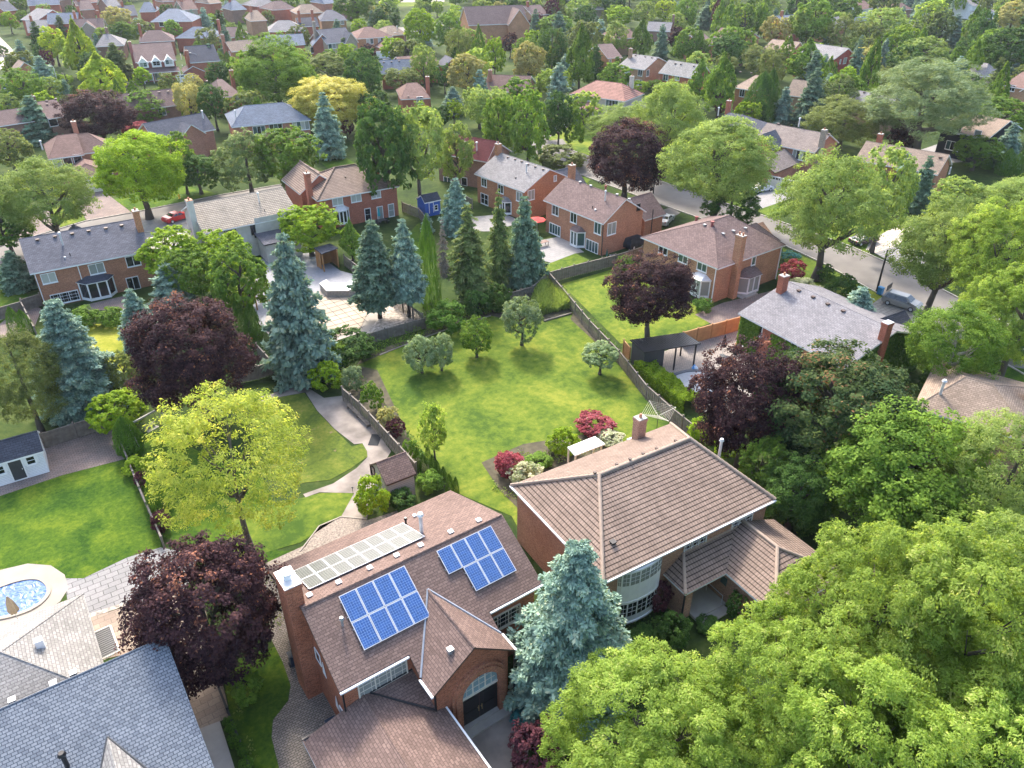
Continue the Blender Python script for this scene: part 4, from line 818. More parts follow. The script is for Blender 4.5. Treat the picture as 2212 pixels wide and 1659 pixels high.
far('tan house behind the blue spruces left of the willow', 'tan house behind the blue spruces', (1696, 205), (1752, 212), (1720, 178), he=4.6, D=10, roof=R_TAN, wall=BR_TAN)

# closely packed houses of the far streets
NEAR = [((8, 24), 40, 'R_SLA', 'BR_RED'), ((170, 22), 46, 'R_MAUV', 'BR_PINK'), ((232, 14), 42, 'R_GRY', 'BR_BRN'), ((190, 6), 40, 'R_BRN', 'BR_RED'), ((262, 34), 44, 'R_SLA', 'BR_PINK'), ((395, 22), 44, 'R_BRN', 'BR_BEI'), ((452, 8), 42, 'R_TAN', 'BR_RED'),
 ((500, 22), 44, 'R_BLU', 'BR_BRN'), ((350, 4), 40, 'R_MAUV', 'BR_PINK'), ((20, 6), 40, 'R_GRY', 'BR_TAN'), ((130, 0), 40, 'R_SLA', 'BR_BRN'), ((700, 8), 40, 'R_BLU', 'BR_PINK'), ((748, 14), 40, 'R_TAN', 'BR_BRN'), ((400, -6), 40, 'R_TAN', 'BR_PINK'), ((240, -6), 38, 'R_BLU', 'BR_TAN'),
 ((540, 46), 42, 'R_TAN', 'BR_TAN'), ((60, 70), 44, 'R_GRY', 'BR_RED'), ((1330, 84), 46, 'R_BRN', 'BR_TAN'), ((1150, 34), 44, 'R_MAUV', 'BR_TAN'), ((1700, 58), 40, 'R_BLU', 'BR_RED'), ((1790, 60), 42, 'R_GRY', 'BR_PINK')]
CN = dict(R_SLA='slate-roofed', R_MAUV='mauve-roofed', R_GRY='grey-roofed', R_BRN='brown-roofed', R_TAN='tan-roofed', R_BLU='blue-grey-roofed', BR_RED='red brick', BR_PINK='pink brick', BR_BRN='brown brick', BR_BEI='beige brick', BR_TAN='tan brick')
for (px, wd_, rm, bm) in NEAR:
    wd_ = max(34, wd_)*(.62+.006*max(0, px[1])); nb = min(LAND[:60], key=lambda l: math.hypot(l[1]-G(*px, 0).x, l[2]-G(*px, 0).y))[0]
    H = far('%s %s house next to the %s' % (CN[rm], CN[bm], nb), '%s %s house' % (CN[rm], CN[bm]), px, (px[0]+wd_, px[1]-1.5-random.random()*2), None, he=5.4, hr=8.6, D=13, h=(1, 1) if random.random() < .6 else (0, 0), roof=globals()[rm], wall=globals()[bm], chim=[(2, 6, 10.2, BR_RED)])
    H.root['group'] = 'packed houses of the far streets'
# ================================================================= ground, roads, lawns, paving
GR_BASE = grass('ground_grass', (.022, .04, .012), (.038, .062, .016), (.07, .09, .025), .12)
LAWN = grass('bright_lawn', (.045, .085, .015), (.10, .145, .02), (.19, .21, .032), .13)
LAWN_D = grass('deep_green_lawn', (.026, .062, .010), (.056, .105, .012), (.11, .155, .016), .3)
LAWN_P = grass('patchy_lawn', (.06, .09, .02), (.10, .135, .022), (.17, .18, .035), .3, bare=(.24, .17, .10), thr=.64)
LAWN_Y = grass('dry_yellow_lawn', (.14, .17, .02), (.22, .23, .03), (.30, .28, .05), .25)
SOIL = plain('garden_soil', (.07, .06, .035), .95, var=.4, scale=1.5)
ASPH = plain('asphalt', (.15, .135, .12), .9, var=.25, scale=.22); CONW = plain('pale_concrete', (.30, .265, .22), .85, var=.1, scale=.7)
CONG = plain('worn_concrete', (.235, .20, .17), .9, var=.38, scale=.55); GRAV = plain('pea_gravel', (.24, .2, .165), .95, var=.45, scale=7)
PAV_P = bricky('pink_pavers', (.26, .195, .165), (.2, .165, .145), (.10, .08, .08), .42, .21, .02, stain=.2, fine=.2)
PAV_G = bricky('grey_stamped_pavers', (.25, .24, .235), (.21, .205, .2), (.10, .095, .09), .9, .55, .03, stain=.1, fine=.1)
PAV_B = bricky('beige_stone_pavers', (.31, .245, .19), (.25, .19, .15), (.18, .15, .12), .75, .5, .022, stain=.14, fine=.12)
PAV_C = bricky('cobble_pavers', (.29, .24, .20), (.21, .175, .15), (.09, .085, .06), .28, .16, .022, stain=.25, fine=.25)
PAV_L = bricky('light_patio_slabs', (.29, .275, .26), (.25, .24, .23), (.15, .14, .14), .9, .6, .015, stain=.08, fine=.06)
PAV_K = bricky('pool_yard_cobbles', (.36, .31, .27), (.28, .245, .215), (.17, .15, .13), .3, .2, .02, stain=.12, fine=.15)
STONES = plain('river_stones', (.36, .31, .26), .9, var=.6, scale=2.6)
mb = MB(); mb.face([(-700, -60, 0), (700, -60, 0), (700, 1100, 0), (-700, 1100, 0)]); mb.build('ground', GR_BASE, kind='structure', recalc=False)
YAW = math.radians(34.7)
def sheet(name, px, mat, z=.03, rot=YAW, world=False):
    pts = [(G(*p, 0) if not world else Vector((p[0], p[1], 0))) for p in px]; c, s = math.cos(-rot), math.sin(-rot)
    pts = [(p.x*c-p.y*s, p.x*s+p.y*c, z) for p in pts]
    A = sum(pts[i][0]*pts[(i+1) % len(pts)][1]-pts[(i+1) % len(pts)][0]*pts[i][1] for i in range(len(pts)))
    if A < 0: pts = pts[::-1]
    o = MB().face(pts).build(name, mat, kind='structure', recalc=False); o.rotation_euler = (0, 0, rot); return o
def kerb(px, name='kerb', w_=.18, h=.14, mat=None):
    m = MB(); pts = [G(*p, 0) for p in px]
    for a, b in zip(pts, pts[1:]):
        d = (b-a).normalized(); n = Vector((-d.y, d.x, 0))*w_/2; m.extr([a+n, b+n, b-n, a-n], (0, 0, h))
    return m.build(name, mat or CONC, kind='structure')
# right-hand street
rn = [(1130, 322), (1180, 346), (1236, 370), (1276, 386), (1413, 437), (1521, 475), (1612, 503), (1695, 531), (1779, 570), (1873, 622), (1970, 672), (2070, 728), (2300, 860)]
rf_ = [(1160, 300), (1215, 318), (1290, 345), (1413, 387), (1506, 420), (1624, 458), (1659, 470), (1838, 533), (1964, 589), (2110, 665), (2300, 770)]
sheet('road', rn+rf_[::-1], ASPH, .02); kerb(rn[1:]); kerb(rf_[1:])
sheet('road', [(1160, 300), (1215, 318), (1195, 296), (1250, 270), (1238, 262), (1175, 290)], ASPH, .016)
# left street, behind the slate roofed house
sheet('road', [(-120, 640), (0, 590), (60, 560), (330, 500), (520, 455), (700, 405), (690, 385), (475, 422), (285, 460), (185, 478), (60, 515), (-120, 570)], ASPH, .02)
kerb([(-120, 570), (60, 515), (185, 478), (285, 460), (475, 422), (690, 385)]); kerb([(0, 590), (60, 560), (330, 500), (520, 455)])
# upper-left avenue and far streets
sheet('road', [(-30, 175), (40, 120), (-5, 75), (-60, 90)], CONW, .02); sheet('road', [(-20, 260), (60, 232), (90, 205), (155, 195), (160, 215), (60, 262)], ASPH, .024)
sheet('road', [(500, 10), (545, 30), (600, 38), (560, 45), (470, 20)], CONW, .02); sheet('road', [(850, 72), (1010, 60), (1010, 50), (850, 60)], ASPH, .02)
sheet('road', [(860, 5), (960, 6), (960, -2), (860, -3)], CONW, .02); sheet('lawn', [(860, 14), (990, 12), (970, 4), (860, 5)], LAWN, .024)
sheet('driveway', [(830, 132), (862, 120), (858, 115), (820, 120)], CONW, .03)
# driveways
sheet('driveway', [(165, 432), (215, 402), (243, 428), (283, 458), (188, 478), (175, 455)], PAV_P, .03)
sheet('driveway', [(60, 470), (105, 455), (130, 490), (60, 515), (20, 520)], PAV_P, .03)
sheet('driveway', [(290, 480), (400, 460), (450, 505), (330, 560)], PAV_L, .034)
sheet('driveway', [(1600, 440), (1672, 402), (1730, 418), (1698, 433), (1632, 455)], PAV_L, .03)
sheet('driveway', [(1889, 547), (1955, 524), (2016, 556), (1966, 589)], PAV_G, .03)
sheet('driveway', [(1870, 540), (1890, 547), (1957, 524), (1990, 500), (1950, 480), (1880, 520)], STONES, .026)
sheet('driveway', [(1835, 690), (1908, 640), (2000, 690), (1985, 760), (1920, 780)], PAV_G, .03)
sheet('driveway', [(1375, 470), (1450, 448), (1470, 460), (1400, 500)], ASPH, .03)
sheet('driveway', [(1180, 305), (1215, 300), (1236, 325), (1200, 335)], ASPH, .03); sheet('driveway', [(1985, 325), (2030, 310), (2080, 350), (2010, 355)], PAV_L, .03)
# lawns
sheet('lawn', [(245, 430), (330, 405), (400, 398), (473, 420), (285, 458)], LAWN_D, .024)
sheet('lawn', [(110, 450), (165, 440), (185, 475), (125, 492)], LAWN, .024)
sheet('lawn', [(-60, 600), (25, 565), (60, 640), (60, 700), (-60, 740)], LAWN_D, .024)
sheet('lawn', [(1632, 453), (1694, 433), (1694, 455), (1661, 468)], LAWN, .024); sheet('lawn', [(1400, 360), (1600, 380), (1620, 455), (1510, 418), (1410, 383)], LAWN, .02)
sheet('lawn', [(1180, 300), (1240, 268), (1300, 290), (1290, 342), (1215, 316)], LAWN, .028); sheet('lawn', [(1236, 372), (1276, 388), (1268, 396), (1228, 380)], LAWN, .028)
sheet('lawn', [(1700, 600), (1690, 535), (1722, 548), (1779, 574), (1908, 640), (1880, 668), (1800, 640)], LAWN, .024)
sheet('lawn', [(1800, 460), (1960, 478), (1900, 540), (1870, 545), (1780, 510)], LAWN, .018)
sheet('lawn', [(2000, 760), (2230, 800), (2230, 900), (1985, 840)], LAWN_D, .024)
sheet('lawn', [(738, 836), (770, 790), (850, 748), (920, 722), (985, 700), (1060, 680), (1090, 690), (1180, 690), (1240, 672), (1340, 765), (1400, 840), (1500, 925), (1440, 940), (1330, 1020), (1200, 1180), (1130, 1160), (1105, 1115), (975, 1060), (960, 1040), (898, 1000)], LAWN, .024)
sheet('lawn', [(1213, 614), (1330, 580), (1386, 568), (1491, 650), (1536, 697), (1476, 722), (1420, 742), (1340, 742)], LAWN, .024)
sheet('lawn', [(1167, 575), (1190, 568), (1240, 546), (1274, 562), (1190, 592), (1168, 592)], LAWN, .028)
sheet('lawn', [(870, 520), (905, 480), (930, 520), (920, 560), (880, 560)], LAWN_D, .024); sheet('lawn', [(690, 350), (740, 335), (770, 355), (720, 372)], LAWN_D, .024)
sheet('lawn', [(165, 700), (270, 700), (300, 790), (230, 830), (175, 760)], LAWN_Y, .024)
sheet('lawn', [(-60, 1090), (0, 1072), (135, 1027), (270, 992), (347, 1160), (347, 1183), (275, 1205), (180, 1250), (140, 1250), (90, 1228), (0, 1250), (-60, 1280)], LAWN_D, .024)
sheet('lawn', [(300, 950), (340, 930), (480, 1000), (560, 1010), (600, 1120), (600, 1190), (640, 1190), (560, 1230), (450, 1200), (355, 1160), (300, 1040)], LAWN_D, .02)
sheet('lawn', [(598, 859), (658, 849), (685, 889), (723, 929), (760, 965), (783, 958), (798, 984), (758, 1012), (713, 1037), (650, 1044), (560, 1030), (530, 900)], LAWN_P, .03)
sheet('lawn', [(500, 1210), (553, 1200), (650, 1172), (738, 1115), (768, 1062), (690, 1066), (600, 1090), (500, 1100)], LAWN, .03)
sheet('lawn', [(480, 1440), (600, 1395), (612, 1431), (630, 1484), (625, 1514), (592, 1556), (589, 1594), (615, 1700), (545, 1700), (500, 1560)], LAWN_D, .024)
# paths, patios and beds
sheet('path', [(555, 860), (655, 830), (672, 842), (700, 860), (740, 855), (800, 915), (845, 975), (830, 1000), (795, 1002), (793, 975), (783, 958), (765, 960), (723, 927), (685, 887), (660, 848), (598, 859), (560, 880)], CONG, .034)
sheet('path', [(655, 1068), (720, 1045), (770, 1012), (797, 985), (830, 1000), (810, 1050), (772, 1066), (690, 1064), (660, 1075)], CONG, .038)
sheet('path', [(738, 1115), (765, 1066), (800, 1068), (793, 1124)], CONG, .036)
sheet('pavement', [(690, 1135), (737, 1116), (795, 1124), (870, 1100), (860, 1140), (700, 1200), (648, 1200)], GRAV, .03); kerb([(648, 1192), (690, 1137), (737, 1117), (793, 1122)], 'kerb', .1, .08, CONW)
sheet('soil', [(545, 1230), (655, 1180), (700, 1200), (600, 1400), (590, 1385), (568, 1250)], GRAV, .026)
sheet('path', [(566, 1244), (588, 1385), (611, 1431), (628, 1481), (623, 1514), (590, 1556), (587, 1594), (613, 1700), (700, 1700), (760, 1560), (700, 1300), (610, 1230)], PAV_C, .034)
sheet('patio', [(1501, 680), (1560, 655), (1680, 625), (1720, 690), (1610, 690), (1545, 705)], PAV_P, .034)
sheet('patio', [(1165, 520), (1215, 510), (1262, 545), (1242, 548), (1190, 568), (1160, 560)], PAV_L, .034)
sheet('patio', [(1010, 470), (1090, 462), (1130, 480), (1060, 500), (1000, 500)], PAV_L, .03)
sheet('patio', [(1371, 800), (1400, 775), (1481, 740), (1590, 705), (1640, 735), (1720, 800), (1650, 900), (1520, 890), (1450, 840)], PAV_K, .034)
sheet('patio', [(1590, 705), (1600, 690), (1660, 725), (1640, 745)], STONES, .038)
sheet('patio', [(560, 560), (680, 545), (700, 560), (735, 585), (790, 600), (820, 630), (800, 660), (790, 712), (700, 740), (600, 745), (560, 700), (540, 640)], plain('grey_patio', (.24, .24, .25), .85, var=.1), .03)
sheet('pool_surround', [(590, 640), (700, 628), (790, 636), (830, 650), (838, 662), (800, 716), (770, 722), (700, 745), (596, 752), (570, 700)], CONW, .036)
sheet('soil', [(815, 650), (848, 640), (880, 655), (912, 690), (790, 722), (835, 668)], STONES, .04)
sheet('patio', [(155, 672), (180, 660), (265, 640), (300, 650), (270, 668), (190, 672)], PAV_P, .03); sheet('path', [(0, 700), (60, 650), (90, 668), (70, 720), (0, 730)], PAV_P, .03)
sheet('patio', [(-60, 1095), (0, 1072), (135, 1027), (270, 992), (240, 925), (95, 968), (0, 1000), (-60, 1010)], PAV_P, .034)
sheet('patio', [(347, 1183), (275, 1205), (180, 1250), (140, 1250), (150, 1330), (195, 1335), (275, 1308), (400, 1280), (430, 1200)], PAV_G, .034)
sheet('patio', [(195, 1335), (275, 1310), (400, 1282), (440, 1300), (498, 1550), (430, 1575), (330, 1400), (200, 1430)], PAV_B, .03)
sheet('driveway', [(430, 1575), (475, 1558), (520, 1700), (440, 1700)], CONC, .034)
sheet('pool_deck', [(-80, 1262), (0, 1232), (60, 1218), (110, 1222), (140, 1242), (148, 1272), (130, 1300), (60, 1350), (-80, 1400)], CONW, .038)
sheet('stones', [(195, 1335), (275, 1308), (270, 1302), (192, 1327)], STONES, .042)
sheet('driveway', [(950, 1560), (1105, 1490), (1160, 1560), (1120, 1700), (1010, 1700)], CONG, .03)
sheet('patio', [(1000, 1010), (1100, 1040), (1130, 1000), (1215, 960), (1240, 1000), (1160, 1060), (1130, 1080)], SOIL, .02)
sheet('patio', [(1160, 1010), (1215, 985), (1240, 1000), (1180, 1035)], PAV_P, .04)
# garden beds along the fences
for nm, pts in (('bed', [(770, 790), (785, 770), (912, 722), (985, 690), (1060, 670), (1120, 650), (1190, 600), (1240, 672), (1180, 690), (1090, 690), (1060, 682), (985, 702), (920, 726), (850, 755)]),
                ('bed', [(738, 836), (770, 790), (815, 800), (905, 990), (960, 1030), (975, 1062), (940, 1040), (890, 1010)]),
                ('bed', [(1240, 672), (1500, 925), (1470, 935), (1400, 850), (1330, 780), (1232, 690)]),
                ('bed', [(1040, 1000), (1130, 960), (1320, 930), (1350, 960), (1200, 1080), (1130, 1110), (1080, 1060)])):
    sheet('soil', pts, SOIL, .045)
kerb([(820, 768), (870, 748), (925, 727), (985, 705), (1060, 683)], 'kerb', .15, .12, CONG); kerb([(1175, 695), (1235, 678)], 'kerb', .22, .2, WOODG)
# ================================================================= trees
rng = np.random.default_rng(11)
def fib(n, jit=.0):
    i = np.arange(n)+.5; ph = np.arccos(1-2*i/n); th = np.pi*(1+5**.5)*i
    p = np.stack([np.cos(th)*np.sin(ph), np.sin(th)*np.sin(ph), np.cos(ph)], 1); p += rng.normal(0, jit, p.shape); return p/np.linalg.norm(p, axis=1)[:, None]
def unit(v): return v/np.maximum(np.linalg.norm(v, axis=1), 1e-6)[:, None]
def leaf_mesh(name, pos, nrm, L, W, tone, along=None, fold=.0):
    """one diamond-shaped face per leaf spray: pos centre, nrm face normal, L/W half sizes, along preferred long axis"""
    n = len(pos); r = rng.normal(0, 1, (n, 3)) if along is None else along+rng.normal(0, .25, (n, 3))
    a = unit(r-nrm*np.sum(r*nrm, 1)[:, None]); b = np.cross(nrm, a); L = L[:, None]; W = W[:, None]
    v = np.stack([pos-a*L, pos-b*W+a*L*.15, pos+a*L, pos+b*W+a*L*.15], 1).reshape(-1, 3)
    me = bpy.data.meshes.new(name); me.vertices.add(4*n); me.vertices.foreach_set('co', v.astype(np.float32).ravel())
    me.loops.add(4*n); me.loops.foreach_set('vertex_index', np.arange(4*n, dtype=np.int32)); me.polygons.add(n)
    me.polygons.foreach_set('loop_start', np.arange(0, 4*n, 4, dtype=np.int32)); me.polygons.foreach_set('loop_total', np.full(n, 4, dtype=np.int32))
    me.update(calc_edges=True); at = me.attributes.new('tone', 'FLOAT', 'POINT'); at.data.foreach_set('value', np.repeat(np.clip(tone, 0, 1), 4).astype(np.float32))
    me.materials.append(None); return me
def crown_mesh(name, lobes=26, clumps=26, leaves=34, lr=.34, cr=.105, ll=.034, lw=.022, cone=0., open_=.0, droop=0., seed=1, core=.62, flat=.5, wind=False):
    """unit crown (semi-axes 1): big lobes carry clumps, clumps carry leaf sprays"""
    global rng; rng = np.random.default_rng(seed)
    d = fib(lobes, .22); keep = d[:, 2] > -.75; d = d[keep]
    rad = core*rng.uniform(.78, 1.18, len(d)); c = d*rad[:, None]; lrad = lr*rng.uniform(.7, 1.25, len(d))
    C, T, O = [], [], []
    for i in range(len(d)):
        q = fib(clumps, .3); q = q[(q @ d[i]) > -.25]; p = c[i]+q*lrad[i]*rng.uniform(.75, 1.08, (len(q), 1)); C.append(p)
        T.append(np.full(len(p), rng.uniform(.3, .7))+rng.normal(0, .12, len(p))); O.append(unit(q*.6+d[i]*.5))
    C, T, O = map(np.concatenate, (C, T, O)); nn = np.linalg.norm(C, axis=1); k = (nn > .42) & (nn < 1.12)
    if open_: k &= rng.random(len(C)) > open_
    C, T, O = C[k], T[k], O[k]
    m = leaves; P_ = np.repeat(C, m, 0); cs = cr*rng.uniform(.6, 1.4, len(C)); sph = unit(rng.normal(0, 1, (len(P_), 3)))
    oo = np.repeat(O, m, 0); sph = unit(sph+oo*.55+np.array([0, 0, .3])); rr = np.repeat(cs, m)[:, None]*rng.uniform(.35, 1.0, (len(P_), 1))
    pos = P_+sph*rr*np.array([1.1, 1.1, .8]); nrm = unit(oo*.35+sph*.5+np.array([0, 0, flat])+rng.normal(0, .42, pos.shape))
    tone = np.repeat(T, m)+rng.normal(0, .16, len(pos))
    along = None
    if droop: along = unit(np.repeat(O, m, 0)*np.array([1, 1, 0])+np.array([0, 0, -droop])+rng.normal(0, .35, pos.shape)); nrm = unit(nrm+rng.normal(0, .2, pos.shape))
    if wind: along = np.tile(np.array([[.9, .1, .25]]), (len(pos), 1))+rng.normal(0, .35, pos.shape)
    if cone:   # pyramidal: narrow the top, widen the foot
        z = pos[:, 2]; f = np.interp(z, [-1.1, -.75, .2, 1.1], [.7, 1.12, .72, .10]); f = 1+(f-1)*cone; pos[:, 0] *= f; pos[:, 1] *= f
    s = rng.uniform(.6, 1.3, len(pos)); return leaf_mesh(name, pos, nrm, ll*s, lw*s, tone, along)
def conifer_mesh(name, levels=30, per=9, tufts=7, nd=9, pw=.72, droop=.5, ll=.04, lw=.016, seed=1, thin=0., base=.03, tr=.07, asp=3.2):
    """unit conifer: z 0..1, radius 1 at the foot (built at true proportions, then squeezed): whorls of boughs, each a row of needle tufts"""
    global rng; rng = np.random.default_rng(seed); P_, O, T, R_ = [], [], [], []
    for l in range(levels):
        t = (l+rng.uniform(-.3, .3))/levels; z = (base+(1-base)*t)*asp; R = (max(0, 1-t)**pw)*min(1, .66+t*2.4)*1.08+.03
        n = max(4, int(per*(.5+.5*(1-t)))); a0 = rng.uniform(0, 6.28)
        for k in range(n):
            if thin and rng.random() < thin: continue
            a = a0+2*np.pi*k/n+rng.normal(0, .16); L = R*rng.uniform(.6, 1.18); m = max(2, int(round(tufts*L+1.2))); tilt = rng.uniform(-.12, .08)-.05*(1-t)+.25*max(0, t-.6); tone = rng.uniform(.15, .55)
            for j in range(m):
                u = (j+.6)/m; x = u*L; w_ = .15*(1-u*.45)*L; q = 1 if u > .8 else 2
                for s_ in range(q):
                    sd = rng.normal(0, .02) if q == 1 else (w_ if s_ else -w_)*rng.uniform(.4, 1.2)
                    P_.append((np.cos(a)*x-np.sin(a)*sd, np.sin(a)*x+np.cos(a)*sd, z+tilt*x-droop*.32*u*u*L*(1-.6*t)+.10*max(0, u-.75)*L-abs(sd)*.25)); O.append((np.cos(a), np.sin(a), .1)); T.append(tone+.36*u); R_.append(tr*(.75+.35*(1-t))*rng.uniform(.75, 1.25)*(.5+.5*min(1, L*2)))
    P_, O, T, R_ = map(np.array, (P_, O, T, R_)); P_ = np.repeat(P_, nd, 0); O = np.repeat(O, nd, 0); T = np.repeat(T, nd); R_ = np.repeat(R_, nd); n = len(P_)
    d = unit(rng.normal(0, 1, (n, 3))*np.array([1, 1, .6])+O*.8); pos = P_+d*R_[:, None]*rng.uniform(.3, 1, (n, 1))*np.array([1, 1, .6])+np.array([0, 0, -.3])*R_[:, None]*rng.uniform(0, 1, (n, 1)); nrm = unit(np.array([0, 0, .8])+O*.35+rng.normal(0, .5, (n, 3))); s = rng.uniform(.7, 1.3, n)*np.clip(R_/tr, .5, 1.3)
    me = leaf_mesh(name, pos, nrm, ll*s, lw*s, T+rng.normal(0, .14, n), d+O*.3); k = len(me.vertices); co = np.empty(k*3, np.float32); me.vertices.foreach_get('co', co); co = co.reshape(-1, 3); co[:, 2] /= asp; me.vertices.foreach_set('co', co.ravel()); me.update(); return me
def cedar_mesh(name, seed=1, n=9000, ll=.035, lw=.016, rnd=.55):
    global rng; rng = np.random.default_rng(seed); z = rng.uniform(0, 1, n)**1.15; a = rng.uniform(0, 2*np.pi, n)
    prof = np.interp(z, [0, .06, .3, .7, .9, 1], [.72, .92, 1, .68, .33, .02]); lump = 1+.10*np.sin(a*5+z*9)+.08*np.sin(a*9-z*21)+rng.normal(0, .05, n)
    R = prof*lump*rng.uniform(.8, 1, n)**.5; pos = np.stack([np.cos(a)*R, np.sin(a)*R, z], 1); o = np.stack([np.cos(a), np.sin(a), np.full(n, .35)], 1)
    nrm = unit(o+rng.normal(0, .5, (n, 3))); al = np.tile([0, 0, 1.], (n, 1))+o*.3+rng.normal(0, .25, (n, 3)); s = rng.uniform(.7, 1.3, n)
    return leaf_mesh(name, pos, nrm, ll*s, lw*s, .45+.12*np.sin(a*5+z*9)+rng.normal(0, .15, n), al)
def trunk_mesh(name, seed=1, limbs=7, lean=.06, z1=.8, r=.075, fork=False, stems=1):
    """unit trunk: z 0..1 = tree height, limbs reach out to .6 of the crown radius"""
    rd = random.Random(seed); m = MB()
    for s_ in range(stems):
        ang = rd.uniform(0, 6.28); off = .12*s_ if stems > 1 else 0; p = Vector((math.cos(s_*2.2)*off, math.sin(s_*2.2)*off, -.01)); rr = r*(1 if stems == 1 else .6)
        pts = [p]; n = 6
        for i in range(1, n+1): pts.append(Vector((p.x+lean*math.sin(i*.9+seed+s_)*i/n*3+(.35*i/n*math.cos(s_*2.2+1) if stems > 1 else 0), p.y+lean*math.cos(i*1.3+seed)*i/n*2+(.35*i/n*math.sin(s_*2.2+1) if stems > 1 else 0), z1*i/n)))
        for i in range(n):
            a, b = rr*(1-.75*(i/n)), rr*(1-.75*((i+1)/n)); a *= 1.45 if i == 0 else 1; m.tube(pts[i], pts[i+1], a, b, 8)
        for k in range(limbs):
            t = rd.uniform(.3, .85); i = min(n-1, int(t*n)); b = pts[i].lerp(pts[i+1], t*n-i); an = 2*math.pi*k/limbs+rd.uniform(-.4, .4)+s_; L = rd.uniform(.45, .75)*(1.1-t*.5)
            e = b+Vector((math.cos(an)*L, math.sin(an)*L, rd.uniform(.12, .26))); md = b.lerp(e, .5)+Vector((0, 0, -.03)); q = rr*(1-.75*t)*.6
            m.tube(b, md, q, q*.65, 6); m.tube(md, e, q*.65, q*.2, 5)
            for j in range(2):
                e2 = md+Vector((math.cos(an+(.7 if j else -.7))*L*.45, math.sin(an+(.7 if j else -.7))*L*.45, rd.uniform(.08, .2))); m.tube(md, e2, q*.4, q*.12, 5)
    o = m.build(name, [None], recalc=False, smooth=True); me = o.data; bpy.data.objects.remove(o); return me
PR = {}
def proto(key, fn):
    if key not in PR: PR[key] = fn(); print('proto', key, len(PR[key].polygons))
    return PR[key]
LM = {
 'G': leafm('leaf_mid_green', (0.082, 0.162, 0.022), (0.209, 0.325, 0.045)), 'B': leafm('leaf_bright_green', (0.138, 0.240, 0.012), (0.310, 0.430, 0.030)),
 'L': leafm('leaf_lime', (.24, .34, .02), (.44, .52, .06), trans=.45), 'Y': leafm('leaf_gold', (0.360, 0.356, 0.070), (0.600, 0.562, 0.154), (0.700, 0.680, 0.350), trans=.45),
 'D': leafm('leaf_dark_green', (0.039, 0.094, 0.022), (0.110, 0.199, 0.040), trans=.35), 'O': leafm('leaf_olive', (0.099, 0.136, 0.040), (0.230, 0.273, 0.080)),
 'P': leafm('leaf_pale_green', (0.166, 0.251, 0.057), (0.332, 0.422, 0.123), trans=.45), 'F': leafm('leaf_yellow_green', (0.181, 0.275, 0.044), (0.357, 0.480, 0.105), (0.503, 0.550, 0.176), trans=.55),
 'R': leafm('leaf_burgundy', (.022, .010, .016), (.085, .04, .042), (.30, .125, .075), trans=.3), 'M': leafm('leaf_bronze_green', (.03, .07, .025), (.11, .155, .045), (.32, .17, .08), trans=.35),
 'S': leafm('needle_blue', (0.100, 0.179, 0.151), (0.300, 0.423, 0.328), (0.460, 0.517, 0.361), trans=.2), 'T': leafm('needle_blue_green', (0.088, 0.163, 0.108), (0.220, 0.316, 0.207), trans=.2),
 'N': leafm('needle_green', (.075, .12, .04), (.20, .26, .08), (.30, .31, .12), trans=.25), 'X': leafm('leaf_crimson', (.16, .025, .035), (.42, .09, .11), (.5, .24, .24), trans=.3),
 'W': leafm('leaf_silver_green', (.14, .21, .08), (.31, .39, .21), trans=.4), 'C': leafm('needle_cedar', (.05, .12, .015), (.13, .24, .03), trans=.25),
 'V': leafm('leaf_plum', (.05, .016, .026), (.15, .05, .06), trans=.25), 'A': leafm('leaf_tan_gold', (.28, .28, .09), (.46, .43, .17), trans=.4),
 'H': leafm('leaf_teal_bush', (.03, .13, .12), (.08, .26, .25), trans=.15), 'Q': leafm('blossom_cream', (.22, .28, .10), (.66, .64, .46), trans=.3),
 'Z': leafm('dry_twigs', (.18, .15, .13), (.3, .26, .22), trans=.05), 'U': leafm('leaf_yellow_lime', (0.228, 0.320, 0.050), (0.494, 0.553, 0.121), (0.722, 0.679, 0.176), trans=.55)}
CW = dict(G='green', B='bright green', L='lime green', Y='golden yellow', U='yellow', D='dark green', O='olive green', P='pale green', F='yellow-green', R='burgundy', M='bronze-green', S='blue', T='blue-green', N='green', X='crimson', W='silver-green', C='green', V='plum-coloured', A='tan-gold', H='teal', Q='cream-flowered', Z='bare grey')
KW = dict(g=('locust_tree', 'airy feathery tree', 'tree'), m=('maple_tree', 'dense maple', 'maple tree'), a=('shade_tree', 'airy broad tree', 'tree'), l=('locust_tree', 'feathery tree', 'tree'), s=('spruce_tree', 'spruce', 'spruce'), c=('cedar_tree', 'conical cedar', 'cedar'),
          p=('pine_tree', 'rounded pine', 'pine tree'), b=('shrub', 'shrub', 'shrub'), w=('willow_tree', 'windblown willow', 'willow'), k=('pyramidal_tree', 'pyramidal tree', 'tree'), n=('spruce_tree', 'sparse spruce', 'spruce'), r=('shrub', 'clipped round shrub', 'shrub'), y=('young_tree', 'slender young tree', 'tree'))
